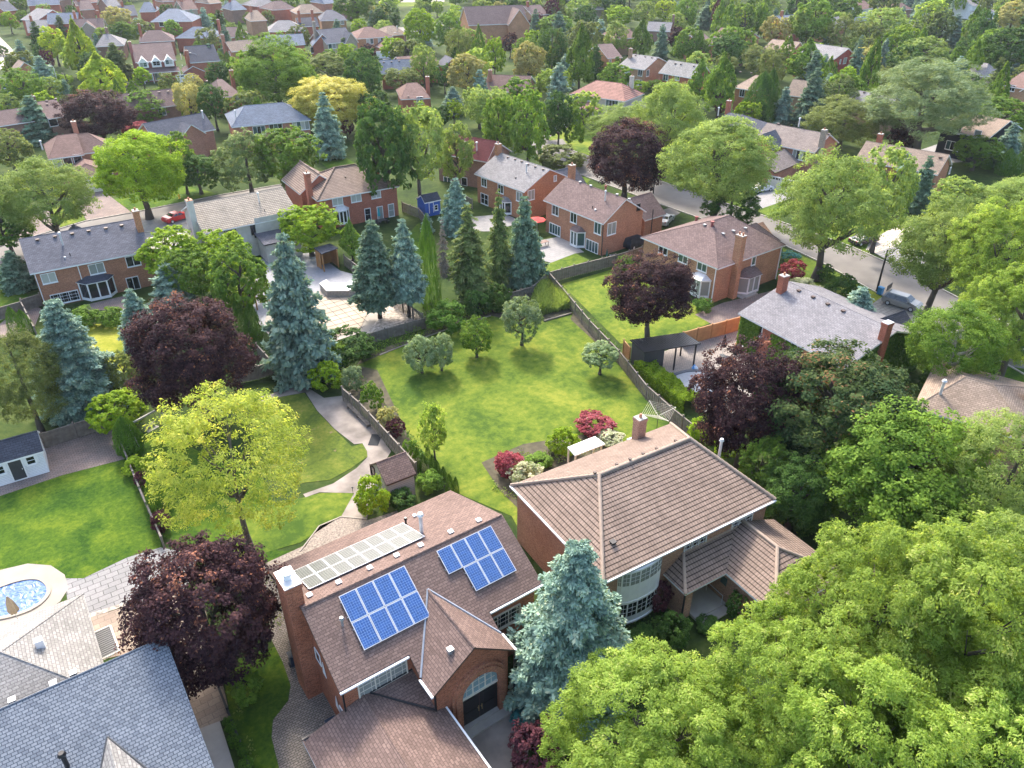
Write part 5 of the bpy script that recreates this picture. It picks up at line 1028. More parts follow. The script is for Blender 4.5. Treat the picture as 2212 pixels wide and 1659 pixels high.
def crown_for(kind, big, v):
    q = 3 if big == 2 else big
    sz = {0: (16, 18, 16, .085, .055), 1: (24, 24, 26, .050, .033), 3: (34, 38, 62, .022, .0145)}[q]
    nl, nc, nv, ll, lw = sz
    if kind == 'm': return proto(('m', q, v), lambda: crown_mesh('crown', nl, nc, int(nv*1.1), .36, .12, ll, lw, seed=10+v))
    if kind in 'ay': return proto(('a', q, v), lambda: crown_mesh('crown', int(nl*1.3), nc, nv, .32, .12, ll*.85, lw*.8, open_=.1, seed=20+v, core=.66, flat=.35))
    if kind == 'l' and q == 3: return proto(('l', q, v), lambda: crown_mesh('crown', 120, 26, 66, .165, .07, ll*.78, lw*.46, open_=.05, droop=.2, seed=30+v, core=.80, flat=.4))
    if kind == 'g': return proto(('g', q, v), lambda: crown_mesh('crown', 90, 20, 34, .20, .085, ll*.95, lw*.55, open_=.14, droop=.35, seed=33, core=.76, flat=.3))
    if kind == 'l': return proto(('l', q, v), lambda: crown_mesh('crown', int(nl*1.9), nc, nv, .25, .095, ll*1.25, lw*.6, open_=.08, droop=.3, seed=30+v, core=.70, flat=.3))
    if kind == 'w': return proto(('w', q, v), lambda: crown_mesh('crown', int(nl*1.3), nc, nv, .3, .12, ll*1.5, lw*.5, open_=.15, wind=True, seed=40+v, core=.68, flat=.3))
    if kind == 'k': return proto(('k', q, v), lambda: crown_mesh('crown', int(nl*1.3), nc, nv, .28, .11, ll*.9, lw*.8, cone=1., seed=50+v, core=.72))
    if kind == 'p': return proto(('p', q, v), lambda: crown_mesh('crown', int(nl*1.4), nc, nv, .27, .10, ll*1.1, lw*.45, seed=60+v, open_=.1, core=.7, flat=.6, droop=-.5))
    if kind in 'br': return proto(('b', min(q, 1), v), lambda: crown_mesh('crown', 16, 20, 18, .34, .13, .07, .05, seed=70+v, core=.66) if q < 1 else crown_mesh('crown', 20, 24, 28, .34, .13, .055, .036, seed=75+v, core=.66))
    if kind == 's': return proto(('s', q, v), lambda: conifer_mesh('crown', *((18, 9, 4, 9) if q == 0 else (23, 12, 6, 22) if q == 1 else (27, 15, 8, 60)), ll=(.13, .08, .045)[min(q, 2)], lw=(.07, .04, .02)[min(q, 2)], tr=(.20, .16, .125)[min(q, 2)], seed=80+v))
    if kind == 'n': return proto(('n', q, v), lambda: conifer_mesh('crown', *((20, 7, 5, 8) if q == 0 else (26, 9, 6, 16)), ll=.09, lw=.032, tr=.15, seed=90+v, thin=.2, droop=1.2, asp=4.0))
    if kind == 'c': return proto(('c', q, v), lambda: cedar_mesh('crown', 100+v, 3500 if q == 0 else 9000, .05 if q == 0 else .032))
def trunk_for(kind, v):
    if kind in 'sncp': return proto(('tc', v % 2), lambda: trunk_mesh('trunk', 3+v, 0 if kind != 'p' else 6, .01, .93, .07))
    return proto(('td', v), lambda: trunk_mesh('trunk', 5+v, 8, .05, .78, .075))
TREES = []
def setmat(o, m):
    o.material_slots[0].link = 'OBJECT'; o.material_slots[0].material = m
def tree(kind, col, x0, y0, x1, y1, c=None, h=None, bark=None, v=None, label=None, big=None, grp=None):
    """crown outline x0,y0,x1,y1 in the photograph; c = bare-trunk share of the height; position, radius and height follow from it"""
    cx, A, B, cyc = (x0+x1)/2, (x1-x0)/2, (y1-y0)/2, (y0+y1)/2
    if c is None: c = dict(s=.0, n=.03, c=0, b=0, r=0, k=.1, p=.12).get(kind, .2)
    if kind in 'snc':
        Y, hh, r = 60., 8., 3.
        for _ in range(60):
            g = G(cx, y1, c*hh); dep = P(g.x, g.y, c*hh)[2]; r = A*dep/FPX; base = Vector((g.x, g.y+r*.55, 0))
            g2 = base; lo, hi = .3, 60
            for _ in range(24):
                md = (lo+hi)/2
                if P(g2.x, g2.y, md)[1] > y0: lo = md
                else: hi = md
            hh = .6*hh+.4*md
        X, Yw = P(base.x, base.y, 0), base; x, y, hv, zc = base.x*1.0, base.y, hh/2, hh/2
        x = (cx-CX)/FPX*P(0, y, hh*.4)[2]
    else:
        zc = 4.
        for _ in range(60):
            g = G(cx, cyc, zc); dep = P(g.x, g.y, zc)[2]; r = A*dep/FPX; dl = math.atan2(CAM_H-zc, math.hypot(g.x, g.y))
            q = (B*dep/FPX)**2-(r*math.sin(dl))**2; hv = math.sqrt(max(q, 0))/math.cos(dl); hv = max(hv, (.42 if kind in 'br' else .5)*r); hv = min(hv, 1.9*r if kind not in 'ky' else 3*r)
            zt = hv*(1+c)/(1-c) if kind not in 'br' else hv*.92; zc = .5*zc+.5*zt
        x, y, hh = g.x, g.y, zc+hv
    big_ = big if big is not None else (2 if A > 75 else 1 if A > 26 else 0)
    v = (len(TREES) % 3 if big_ < 2 else len(TREES) % 2) if v is None else v
    if kind in 'sn' or kind == 'c': v = v % 2
    rot = random.uniform(0, 6.28)
    nm = KW[kind][0]; root = thing(nm, 'x', KW[kind][2], (x, y, 0), 0, grp)
    cm = bpy.data.objects.new('crown', crown_for(kind, big_, v)); COL.objects.link(cm); cm.parent = root; setmat(cm, LM[col])
    if kind in 'snc': cm.location = (0, 0, c*hh); cm.scale = (r, r, hh*(1-c))
    else: cm.location = (0, 0, zc); cm.scale = (r, r, hv)
    cm.rotation_euler = (0, 0, rot if kind != 'w' else 0)
    if kind not in 'br' and (big_ > 0 or kind in 'amly'):
        tm = bpy.data.objects.new('trunk', trunk_for(kind, v)); COL.objects.link(tm); tm.parent = root; tm.scale = (r, r, hh*.97) if kind not in 'snc' else (r, r, hh)
        if kind == 'g': tm.scale = (r*.6, r*.6, hh*.97)
        if kind in 'snp': tm.scale = (r*.9+.3, r*.9+.3, hh)
        tm.rotation_euler = (0, 0, rot); setmat(tm, bark or (WOODD if kind in 'snck' else BARKG))
    TREES.append(dict(o=root, k=kind, c=col, x=x, y=y, r=r, h=hh, px=cx, py=cyc, lab=label)); return root
# ---- trees and shrubs: kind colour x0 y0 x1 y1 [trunk share]
TL = """
m R 285 632 542 890 .15|s S 565 498 715 832|s S 70 640 247 908|s S 315 566 428 700|s S 255 622 345 765|g U 320 822 670 1160 .25|m R 270 1142 592 1480 .12|s S 1098 1165 1375 1565
l F 1185 1395 1610 1800 .25|l F 1665 1120 2070 1560 .25|l F 1830 1130 2300 1640 .25|l F 1620 1400 2080 1880 .25|l F 1960 1430 2420 1900 .25|l F 1300 1500 1760 1920 .25|l F 1520 1310 1900 1700 .3|l F 1900 1300 2330 1700 .3|l P 2080 1110 2400 1420 .3
m G 1775 872 2120 1190 .12|p P 2030 885 2320 1215 .15|m D 1640 985 1800 1150 .1|m G 1730 960 1850 1120 .1|m F 1950 1080 2250 1330 .2|b D 1690 1080 1790 1160|m R 1503 738 1740 1000 .12|m M 1630 728 1985 1035 .12|m R 1315 548 1505 712 .28|m W 872 722 945 806 .05|m W 922 716 982 800 .05|y G 992 686 1066 768 .1|a W 1083 636 1172 738 .12|m W 1256 735 1340 800 .25|y F 903 872 967 975 .2
b D 690 705 805 790|b B 670 778 742 850|b W 735 785 788 850|b G 780 820 826 893|r C 922 648 1009 724|b D 1000 622 1060 690|b D 1045 612 1105 675|b G 700 740 760 800
s T 758 472 868 660 .2|s S 835 468 920 650 .22|c C 903 470 950 668|n N 962 436 1064 640 .1|n N 1048 402 1108 606 .1|s T 1085 418 1178 624|s S 950 382 1022 510|s S 908 458 938 506|n Z 942 468 976 600 .3
m B 598 438 733 542 .15|k G 727 474 788 556|m B 300 486 440 610 .2|m G 345 530 470 660 .15|m B 415 494 540 610 .15|m G 450 520 585 690 .12|b G 153 660 215 710|b G 210 662 268 706|c C 15 664 48 728|c C 38 670 72 735|c C 505 638 530 730|c C 525 655 565 735|s T -5 540 74 632
a P -5 345 196 500 .3|m D -60 425 68 545 .1|p O -40 718 132 920 .15|m B 193 838 312 935 .1|a O 225 760 312 860 .1|c C 245 900 305 985|c C 315 1028 359 1113|b V 290 1015 322 1055|b V 323 1100 368 1152|b B 268 983 322 1028|r B 764 1026 842 1120|b D 836 1053 900 1106|c C 895 966 910 1016|c C 904 980 924 1026|c C 917 962 932 1002|c C 926 982 944 1036|c C 936 994 952 1030|c C 950 1008 966 1046|c C 961 1024 981 1072|c C 977 1030 992 1070|b G 897 1012 962 1068
b B 1184 920 1250 988|b X 1240 886 1327 944|b X 1066 970 1136 1036|b Q 1100 995 1172 1062|b Q 1285 930 1348 962|b G 1130 980 1196 1012|b B 1488 900 1545 958|b B 1545 925 1605 998|a G 1588 945 1712 1090 .1|b B 1674 1075 1738 1132|b B 1718 1118 1750 1160|b A 812 876 863 932|b V 835 900 875 950|b G 868 945 903 1000
r G 1328 548 1374 590|r C 1498 641 1540 676|a P 1438 258 1675 450 .2|m R 1266 255 1442 418 .12|a P 1366 186 1524 345 .2|a P 1272 228 1432 322 .2|p D 1518 392 1645 492 .1|a P 1680 335 1912 562 .2|a P 1850 322 1982 505 .2|a P 1942 430 2150 640 .25|l F 2060 430 2300 690 .25|a P 2010 385 2130 480 .2|a P 2120 380 2320 500 .2|a G 1965 650 2160 830 .3|l F 2090 560 2330 800 .2
s T 1922 326 1972 445|s T 1962 333 2020 462|s S 1788 618 1908 752|a F 1700 690 1792 760 .1|r H 1690 541 1728 564|b X 1686 560 1742 604|b Q 1700 600 1768 636|b Q 1760 618 1802 644|b D 1783 590 1858 654|b D 1762 570 1806 612|b D 2050 740 2130 800|b D 2140 720 2215 780|b D 1990 790 2050 840
r V 1102 1552 1218 1680|b H 1100 1526 1152 1572|b D 1350 1345 1430 1412|b D 1415 1320 1490 1402|b V 1398 1255 1452 1325|b D 1500 1330 1560 1370|b D 1570 1275 1622 1345|r G 497 1446 567 1526|r C 481 1546 503 1571|r C 487 1560 511 1587|r C 492 1583 521 1616|r C 511 1602 536 1641|r C 517 1634 546 1667
m B 198 282 392 440 .2|m D 375 330 475 412 .1|m G 352 286 425 400 .15|p N 462 280 602 412 .1|m G 545 272 692 402 .15|k O 600 333 676 424|m R 134 193 288 298 .15|b X 262 260 338 300|s T 32 203 122 312|a O -30 283 66 362 .15|k L 153 116 278 210|k L 133 46 207 152|m L 84 58 145 128 .15|s S 27 83 76 160|s S 60 118 134 214|m V 84 108 116 152 .15|a G 3 152 97 224 .2|s N 220 90 284 172|s N 116 30 150 86|s D 63 44 99 106|r H 53 40 71 72|m A 220 15 286 66 .1|a G 241 50 296 92 .2|a B 200 58 248 90 .2|s S 280 36 313 74|m R 306 46 348 72 .1|b G 366 48 398 78|s S 426 13 461 74|s D 455 20 493 64|s S 476 0 508 36|s T 434 90 482 168|m D 446 132 506 192 .15|c C 482 112 506 162|m G 506 86 682 228 .15
a G 256 200 358 266 .15|a A 372 172 442 256 .2|b B 388 210 434 258|m D 425 182 494 266 .15|m Y 620 163 797 268 .2|s S 670 195 742 340 .05|m V 732 256 765 294 .1|m D 741 108 830 212 .15|a O 652 118 755 175 .2|s D 722 80 768 130|m R 774 94 815 130 .15|a B 757 40 795 74 .2|m G 716 -18 818 44 .15|m D 793 12 868 70 .1|m B 868 18 942 94 .15|s S 893 60 935 104|m G 936 30 1000 102 .15|a P 886 100 945 172 .2|p O 960 60 1020 142 .1|k G 1014 58 1055 150|m B 1045 80 1092 158 .15|m A 963 115 1052 202 .2|c C 1009 167 1024 204|c C 1021 165 1034 204|c C 1031 168 1045 203|a O 826 143 910 196 .15|m D 938 138 982 192 .15|m M 1042 43 1092 82 .15|m R 1084 72 1120 116 .15|s S 979 20 1012 60|s S 952 186 1005 250|a P 1006 183 1112 286 .15|m B 960 215 1000 262 .15
m D 762 215 892 430 .15|a P 834 213 968 402 .2|a P 944 270 1028 392 .2|m G 1042 205 1118 345 .1|m G 1092 198 1188 352 .1|m D 1172 198 1243 300 .2|k G 1220 235 1267 318|m R 1170 222 1200 312 .1|b O 1154 312 1264 368|m F 1156 150 1217 208 .15|m F 1194 153 1235 202 .15|s S 1200 112 1242 192|k G 1216 58 1290 190|s D 1264 92 1308 172|m A 1104 92 1182 172 .2|p D 1160 58 1226 152 .1|m G 1162 33 1242 72 .15|s S 1272 38 1320 106|a P 1304 50 1358 112 .15|k G 1356 43 1415 122|s T 1411 48 1447 127|m R 1441 56 1488 110 .1|m G 1452 60 1520 134 .1|k G 1476 66 1540 136|m D 1536 73 1615 142 .1|p O 1602 97 1692 162 .1|k G 1520 113 1598 244|k G 1482 128 1543 222|s T 1455 153 1475 197|s T 1472 158 1493 202|s D 1313 120 1351 180|c D 1604 156 1682 270|m V 1540 206 1570 246 .1|b B 1364 173 1404 202|b G 1398 170 1447 200
m D 1083 -12 1142 42 .1|s S 1113 -2 1152 36|m V 1176 -6 1210 50 .1|m V 1142 28 1178 64 .15|m D 1238 10 1292 62 .1|m B 1304 13 1370 54 .1|a P 1366 3 1418 50 .15|m L 1412 0 1464 47 .1|m G 1454 -2 1508 62 .1|s T 1501 8 1548 64|k V 1536 -12 1565 60|k G 1556 4 1598 62|m L 1580 18 1632 67 .1|m G 1616 6 1668 82 .1|s T 1657 13 1686 78|s T 1682 18 1707 80|s S 1698 28 1730 84|m G 1714 -2 1808 94 .1|p O 1788 33 1860 108 .1|a P 1852 22 1968 88 .15|m G 1798 -8 1862 47 .1|s S 1964 -2 2006 58|s D 2000 -5 2034 52|m B 1919 56 1992 112 .1|a P 1940 83 2050 150 .15|p O 1874 141 1940 203 .08|w W 1878 136 2134 298 .25|m N 2010 18 2062 97 .1|s S 2030 28 2088 102|s S 2046 -4 2074 32|m D 2094 22 2152 122 .1|m D 2128 57 2235 157 .1|m G 2098 66 2178 150 .1|k G 2038 100 2088 150|n N 2119 120 2175 226|m A 2154 2 2225 62 .15
k G 1856 80 1910 204|s T 1826 82 1868 184|s S 1896 80 1922 144|k G 1681 75 1722 142|k G 1692 86 1794 176|p O 1638 106 1702 180 .1|s T 1725 106 1778 186|s T 1718 143 1787 280|s S 1667 183 1717 274|p N 1764 166 1854 258 .1|p O 1741 213 1908 314 .1|c D 1638 150 1684 264|m R 1920 256 1984 328 .1|a G 2098 213 2232 293 .15|a G 2062 290 2163 358 .15|s S 2142 262 2208 365|c C 2154 322 2194 380|c C 2100 328 2119 360|c C 2122 341 2144 366|c C 2188 320 2226 384
"""
for ent in TL.replace('\n', '|').split('|'):
    t = ent.split()
    if len(t) < 6: continue
    tree(t[0], t[1], *map(float, t[2:6]), c=float(t[6]) if len(t) > 6 else None, bark=BARKW if t[:4] == ['a', 'G', '1965', '650'] else None)
# fill the gaps of the far treescape
def clear(x, y, r):
    if any(math.hypot(x-a, y-b) < rr+r*.75 for a, b, rr in FOOT): return False
    return not any(math.hypot(x-t['x'], y-t['y']) < .55*(r+t['r']) for t in TREES)
ROADS = [[G(*p, 0) for p in rn+rf_[::-1]], ]
def inpoly(x, y, poly):
    c = False
    for i in range(len(poly)):
        a, b = poly[i], poly[i-1]
        if (a.y > y) != (b.y > y) and x < (b.x-a.x)*(y-a.y)/(b.y-a.y)+a.x: c = not c
    return c
rf = random.Random(5); nfill = 0
for i in range(9000):
    if nfill >= 500: break
    vx, vy = rf.uniform(-30, 2240), -38+330*rf.random()**1.5
    if vy > 60 and rf.random() < .35: continue
    g = G(vx, vy, 0); right = vx > 1000
    kind = rf.choice('mmaaksspk' if right else 'mmaasmkb'); col = {'m': rf.choice('GGBDOF'), 'a': rf.choice('GPPOA'), 'k': rf.choice('GGO'), 's': rf.choice('STTD'), 'p': rf.choice('ODN'), 'b': rf.choice('GDB')}[kind]
    r = rf.uniform(3.0, 5.6)*((1.25 if vy < 110 else 1) if right else .85); 
    if kind in 'sk': r *= .6
    if kind == 'b': r *= .5
    if not clear(g.x, g.y, r) or any(inpoly(g.x, g.y, q) for q in ROADS): continue
    s = FPX/P(g.x, g.y, 4)[2]; h = r*(2.0 if kind in 'map' else 3.6 if kind in 'sk' else 1.4); h = min(h, 13)
    vx1, vy1, _ = P(g.x, g.y, h); v2 = P(g.x, g.y, 0)[1]
    c_ = .15 if kind in 'ma' else None
    tree(kind, col, vx-r*s, vy1, vx+r*s, v2-(.12*h*s if kind in 'map' else 0), c=c_, big=0); nfill += 1
print('TREES', len(TREES), 'fill', nfill)

# far-off woods and gardens beyond the last streets: one mass
def woods():
    global rng; base = crown_mesh('tmp', 12, 10, 9, .36, .15, .16, .11, seed=99); n = len(base.vertices); co = np.empty(n*3, np.float32); base.vertices.foreach_get('co', co); co = co.reshape(-1, 3); tn = np.empty(n, np.float32); base.attributes['tone'].data.foreach_get('value', tn)
    rng = np.random.default_rng(4); V, T = [], []
    for i in range(420):
        y = rng.uniform(430, 700); x = rng.uniform(-.72, .72)*y
        if not clear(x, y, 5): continue
        r = rng.uniform(4, 7.5); h = r*rng.uniform(.8, 1.3); a = rng.uniform(0, 6.28); c, s = math.cos(a), math.sin(a)
        V.append(np.stack([x+r*(co[:, 0]*c-co[:, 1]*s), y+r*(co[:, 0]*s+co[:, 1]*c), h*1.15+h*co[:, 2]], 1)); T.append(np.clip(tn+rng.normal(0, .25), 0, 1))
    v = np.concatenate(V).astype(np.float32); m = len(v)//4; me = bpy.data.meshes.new('woods'); me.vertices.add(len(v)); me.vertices.foreach_set('co', v.ravel()); me.loops.add(len(v)); me.loops.foreach_set('vertex_index', np.arange(len(v), dtype=np.int32))
    me.polygons.add(m); me.polygons.foreach_set('loop_start', np.arange(0, len(v), 4, dtype=np.int32)); me.polygons.foreach_set('loop_total', np.full(m, 4, np.int32)); me.update(calc_edges=True); at = me.attributes.new('tone', 'FLOAT', 'POINT'); at.data.foreach_set('value', np.concatenate(T)); me.materials.append(LM['G'])
    o = bpy.data.objects.new('woods', me); COL.objects.link(o); o['kind'] = 'stuff'; tag(o, 'far wooded gardens along the top edge', 'woods')
woods()
# ================================================================= fences
def fence(label, px, z=1.75, h=1.75, mat=WOODG, style='v', bay=2.4, group='garden fences', hz0=.05):
    pts = [G(p[0], p[1], z) for p in px]; o0 = Vector((pts[0].x, pts[0].y, 0)); root = thing('wooden_fence', label, 'fence', tuple(o0), 0, group)
    first = True
    for a, b in zip(pts, pts[1:]):
        L = (b-a).length; n = max(1, round(L/bay)); d = (b-a)/n; u = d.normalized(); nr = Vector((-u.y, u.x, 0)); w = d.length
        R = Matrix((u, nr, Vector((0, 0, 1)))).transposed().to_4x4()
        pm = MB()
        if style == 'v':
            k = int(w/.17)
            for i in range(k):
                s = -.035 if i % 2 else .035; pm.box(i*w/k+.01, s-.012, hz0, (i+1)*w/k+.02, s+.012, h-.1+random.uniform(-.015, .015))
            for zz in (.35, h-.3): pm.box(0, -.022, zz, w, .022, zz+.09)
            pm.box(0, -.07, h-.1, w, .07, h-.06)
        else:
            for i in range(int(h/.15)): pm.box(.04, -.015, i*.15+.03, w-.04, .015, i*.15+.165)
            pm.box(0, -.06, h-.02, w, .06, h+.02)
        me = None
        for i in range(n):
            p = Vector((a.x+d.x*i-o0.x, a.y+d.y*i-o0.y, 0)); M = Matrix.Translation(p) @ R
            if me is None: o = pm.build('board_panel', mat, root); me = o.data
            else: o = bpy.data.objects.new('board_panel', me); COL.objects.link(o); o.parent = root
            o.matrix_local = M
            q = MB().box(-.06, -.06, 0, .06, .06, h+.1).box(-.08, -.08, h+.1, .08, .08, h+.14) if first else None
            if q: po = q.build('post', mat, root); pme = po.data; first = False
            else: po = bpy.data.objects.new('post', pme); COL.objects.link(po); po.parent = root
            po.location = p
        if b is pts[-1]:
            po = bpy.data.objects.new('post', pme); COL.objects.link(po); po.parent = root; po.location = Vector((b.x-o0.x, b.y-o0.y, 0))
    return root
fence('weathered board fence between the pale patio yard and the tan brick house', [(1186, 587), (1240, 572), (1330, 550), (1388, 532)])
fence('long weathered board fence running down the right side of the big lawn', [(1186, 587), (1229, 637), (1273, 690), (1338, 757), (1398, 832), (1450, 878), (1503, 920)])
fence('weathered fence behind the tall grass and the blue-green spruce', [(1186, 587), (1150, 618), (1100, 632)])
fence('low grey board fence between the covered pool and the big lawn', [(918, 686), (786, 722)], h=1.5, z=1.5)
fence('dark fence behind the two bare-trunk blue spruces', [(848, 634), (913, 678)])
fence('weathered fence between the small brown shed and the big lawn', [(738, 836), (776, 868), (862, 960), (898, 1000)])
fence('short fence beside the big blue spruce by the bright shrub', [(668, 758), (703, 800)])
fence('long low weathered fence edging the left lawn', [(262, 958), (300, 1052), (348, 1160)], h=1.1, z=1.1)
fence('board fence behind the paved yard of the white shed', [(85, 936), (157, 914), (240, 890)])
fence('fence at the left corner of the slate-roofed house', [(44, 646), (84, 634)]); fence('weathered fence beside the cedars at the left edge', [(-20, 668), (44, 650), (73, 706)])
fence('new orange cedar fence along the paved pool yard', [(1476, 718), (1600, 684)], mat=WOODO, style='h', h=1.9, z=1.9)
fence('short orange cedar fence left of the black cabana', [(1348, 735), (1362, 752)], mat=WOODO, style='h', h=1.8, z=1.8)
fence('grey fence left of the big blue spruce behind the burgundy tree', [(553, 742), (590, 782)]); fence('fence behind the yellow feathery tree', [(500, 800), (553, 790), (592, 778)])
fence('grey fence from the blue shed to the tiled red house', [(868, 436), (905, 450), (930, 480)]); fence('thin dark fence beside the stone driveway at the bottom left', [(463, 1462), (490, 1530), (548, 1680)], h=.5, z=.5, mat=DGREY)
fence('fence beside the wood pavilion', [(742, 550), (775, 575)]); fence('fence behind the blue shed and grey gable house', [(1020, 430), (990, 412)])
fence('short fence next to the three-dormer house', [(268, 180), (292, 176)])
# ================================================================= sheds and small buildings
def shed(label, short, p0, p1, rp, he, hr, D, roof, wall, trim=WHITE, name='garden_shed'):
    return House(label, short, p0, p1, rp, he=he, hr=hr, D=D, roof=roof, wall=wall, trim=trim, name=name, ov=.15, cat='shed')
BLUEP = bricky('blue_siding', (.06, .13, .42), (.055, .12, .39), (.03, .06, .2), 30, .2, .012, stain=.05, fine=.05); BEIS = bricky('beige_siding', (.42, .38, .33), (.4, .36, .31), (.2, .18, .15), 30, .2, .014, stain=.08, fine=.06)
s1 = shed('bright blue garden shed with a dark roof and white-framed window', 'blue shed', (917, 438.5), (953, 431), (905.5, 425), 2.5, 3.5, 3.0, R_DRK, BLUEP); s1.win('f', (942, 448), .5, .8, 1, 2, g=0); s1.door('f', (931.5, 449), .7, 1.7, BLUEP)
s2 = shed('small brown-shingled garden shed with beige siding', 'small brown-roofed shed', (834, 1048), (899, 1023), (805.5, 1002), 2.3, 3.5, 3.4, R_BRN2, BEIS, BROWNT); s2.win('l', (806, 1017), .8, 1.0, 1, g=0)
s3 = shed('white-sided shed with a dark shingle roof, grey door and shuttered windows', 'white shed', (-45, 1014), (94, 974.5), (-45, 965), 2.4, 3.8, 3.6, R_DRK, SIDING)
s3.win('f', (66, 994), .65, .75, 1, 2, g=0); s3.win('f', (2, 1015), .5, .75, 1, 2, g=0); s3.door('f', (37.5, 1014.5), 1.0, 2.0, DGREY)
for px in ((54, 997), (78, 990), (11, 1010)):
    c, n, t = s3.hit('f', px); MB().box(c.x-.14, c.y-.05, c.z-.42, c.x+.14, c.y+.005, c.z+.42).build('shutter', WHITE, s3.root)
# ================================================================= yard structures
def frame(px, z, rz=None):
    p = [G(a, b, z) for a, b in px]; return p
def canopy(label, cat, name, px, z, roofm, postm, posts, th=.12, tilt=0, under=None, walls=(), wallm=None, slats=0):
    p = [G(a, b, z) for a, b in px]; o0 = Vector((p[0].x, p[0].y, 0)); root = thing(name, label, cat, tuple(o0)); q = [v-o0 for v in p]
    m = MB(); m.extr(q, (0, 0, th)); m.build('roof', roofm, root)
    if slats:
        s = MB(); k = slats
        for i in range(k+1): a, b = q[0]+(q[1]-q[0])*i/k, q[3]+(q[2]-q[3])*i/k; s.tube(a+Vector((0, 0, th+.01)), b+Vector((0, 0, th+.01)), .03, .03, 4)
        s.build('roof_rib', roofm, root)
    for (u, v) in posts:
        c = q[0]+(q[1]-q[0])*u+(q[3]-q[0])*v; MB().box(c.x-.08, c.y-.08, 0, c.x+.08, c.y+.08, z).build('post', postm, root)
    for (u0, v0, u1, v1) in walls:
        a = q[0]+(q[1]-q[0])*u0+(q[3]-q[0])*v0; b = q[0]+(q[1]-q[0])*u1+(q[3]-q[0])*v1; n = Vector((-(b-a).y, (b-a).x, 0)).normalized()*.06
        MB().extr([Vector((a.x, a.y, 0)), Vector((b.x, b.y, 0)), Vector((b.x, b.y, z-.01)), Vector((a.x, a.y, z-.01))], n).build('side_wall', wallm or postm, root)
    return root
BLKROOF = plain('black_ribbed_metal', (.03, .032, .036), .35, .3)
canopy('black flat-roofed pool cabana with posts in the paved yard', 'cabana', 'pool_cabana', [(1361, 736), (1476, 720), (1513.5, 743.5), (1391, 763.5)], 2.8, BLKROOF, BLACK, [(.97, .95), (.6, .95), (.97, .08)], slats=24,
       walls=[(.03, .05, .03, .95), (.03, .95, .38, .95), (.38, .05, .38, .95)], wallm=DGREY)
canopy('open cedar pavilion with a small slate roof on the grey terrace', 'pavilion', 'garden_pavilion', [(678, 537), (713, 527), (731, 537), (695, 550)], 2.7, R_DRK, WOODO, [(.05, .92), (.95, .92), (.05, .08), (.95, .08)], walls=[(.05, .05, .95, .05), (.05, .05, .05, .6), (.95, .05, .95, .9)], wallm=WOODO)
canopy('white flat canopy beside the chimney end of the tile-roofed house', 'canopy', 'patio_canopy', [(1226, 968), (1285, 944.5), (1307, 961), (1242, 986)], 2.5, WHITE, CREAM, [(.03, .05), (.97, .05), (.97, .95), (.03, .95)])
canopy('gazebo with a striped grey roof and orange cedar posts on the terrace', 'gazebo', 'gazebo', [(530, 610), (560, 596), (580, 614), (548, 632)], 2.6, R_LGT, WOODO, [(.05, .05), (.95, .05), (.95, .95), (.05, .95)], slats=8)
# swing frame
p0, p1 = G(275, 919.5, 2.2), G(346, 881, 2.2); o0 = Vector((p0.x, p0.y, 0)); sw = thing('garden_swing', 'grey timber swing frame with a hanging bench beside the feathery yellow tree', 'swing', tuple(o0)); u = (p1-p0); un = u.normalized(); nr = Vector((-un.y, un.x, 0))
GW = plain('grey_timber', (.34, .32, .28), .8, var=.15)
MB().tube(Vector((0, 0, 2.2)), u+Vector((0, 0, 2.2)), .11, .11, 4).build('beam', GW, sw)
for k in (0, 1):
    for s_ in (-1, 1): MB().tube(u*k*.96+un*.1+Vector((0, 0, 2.15)), u*k*.96+un*.1+nr*s_*.8+Vector((0, 0, 0)), .06, .06, 4).build('leg', GW, sw)
c = u*.62; se = MB()
for i in range(5): se.extr([c-un*.6+nr*(.1*i-.25)+Vector((0, 0, .5)), c+un*.6+nr*(.1*i-.25)+Vector((0, 0, .5)), c+un*.6+nr*(.1*i-.17)+Vector((0, 0, .5)), c-un*.6+nr*(.1*i-.17)+Vector((0, 0, .5))], (0, 0, .04))
for i in range(3): se.extr([c-un*.6+nr*.27+Vector((0, 0, .6+.15*i)), c+un*.6+nr*.27+Vector((0, 0, .6+.15*i)), c+un*.6+nr*.27+Vector((0, 0, .7+.15*i)), c-un*.6+nr*.27+Vector((0, 0, .7+.15*i))], nr*.03)
so_ = se.build('seat', GW, sw)
for s_ in (-.6, .6): MB().tube(c+un*s_+Vector((0, 0, .5)), c+un*s_*.95+Vector((0, 0, 2.1)), .012).build('chain', DGREY, sw)
# rotary clothes dryer
b = G(1418, 930, 0); cd = thing('clothes_dryer', 'open rotary clothes dryer with cream arms behind the tile-roofed house', 'clothes dryer', tuple(b))
MB().tube((0, 0, 0), (0, 0, 2.0), .03).build('pole', DGREY, cd); tips = []
for k in range(4):
    a = math.radians(20+90*k); t = Vector((math.cos(a)*1.9, math.sin(a)*1.9, 2.35)); tips.append(t); MB().tube((0, 0, 1.75), t, .028).build('arm', CREAM, cd)
ln = MB()
for j in range(2, 9):
    f = j/8
    for k in range(4): ln.tube(Vector((0, 0, 1.75)).lerp(tips[k], f), Vector((0, 0, 1.75)).lerp(tips[(k+1) % 4], f), .009, .009, 4, cap=False)
ln.build('line', CREAM, cd)
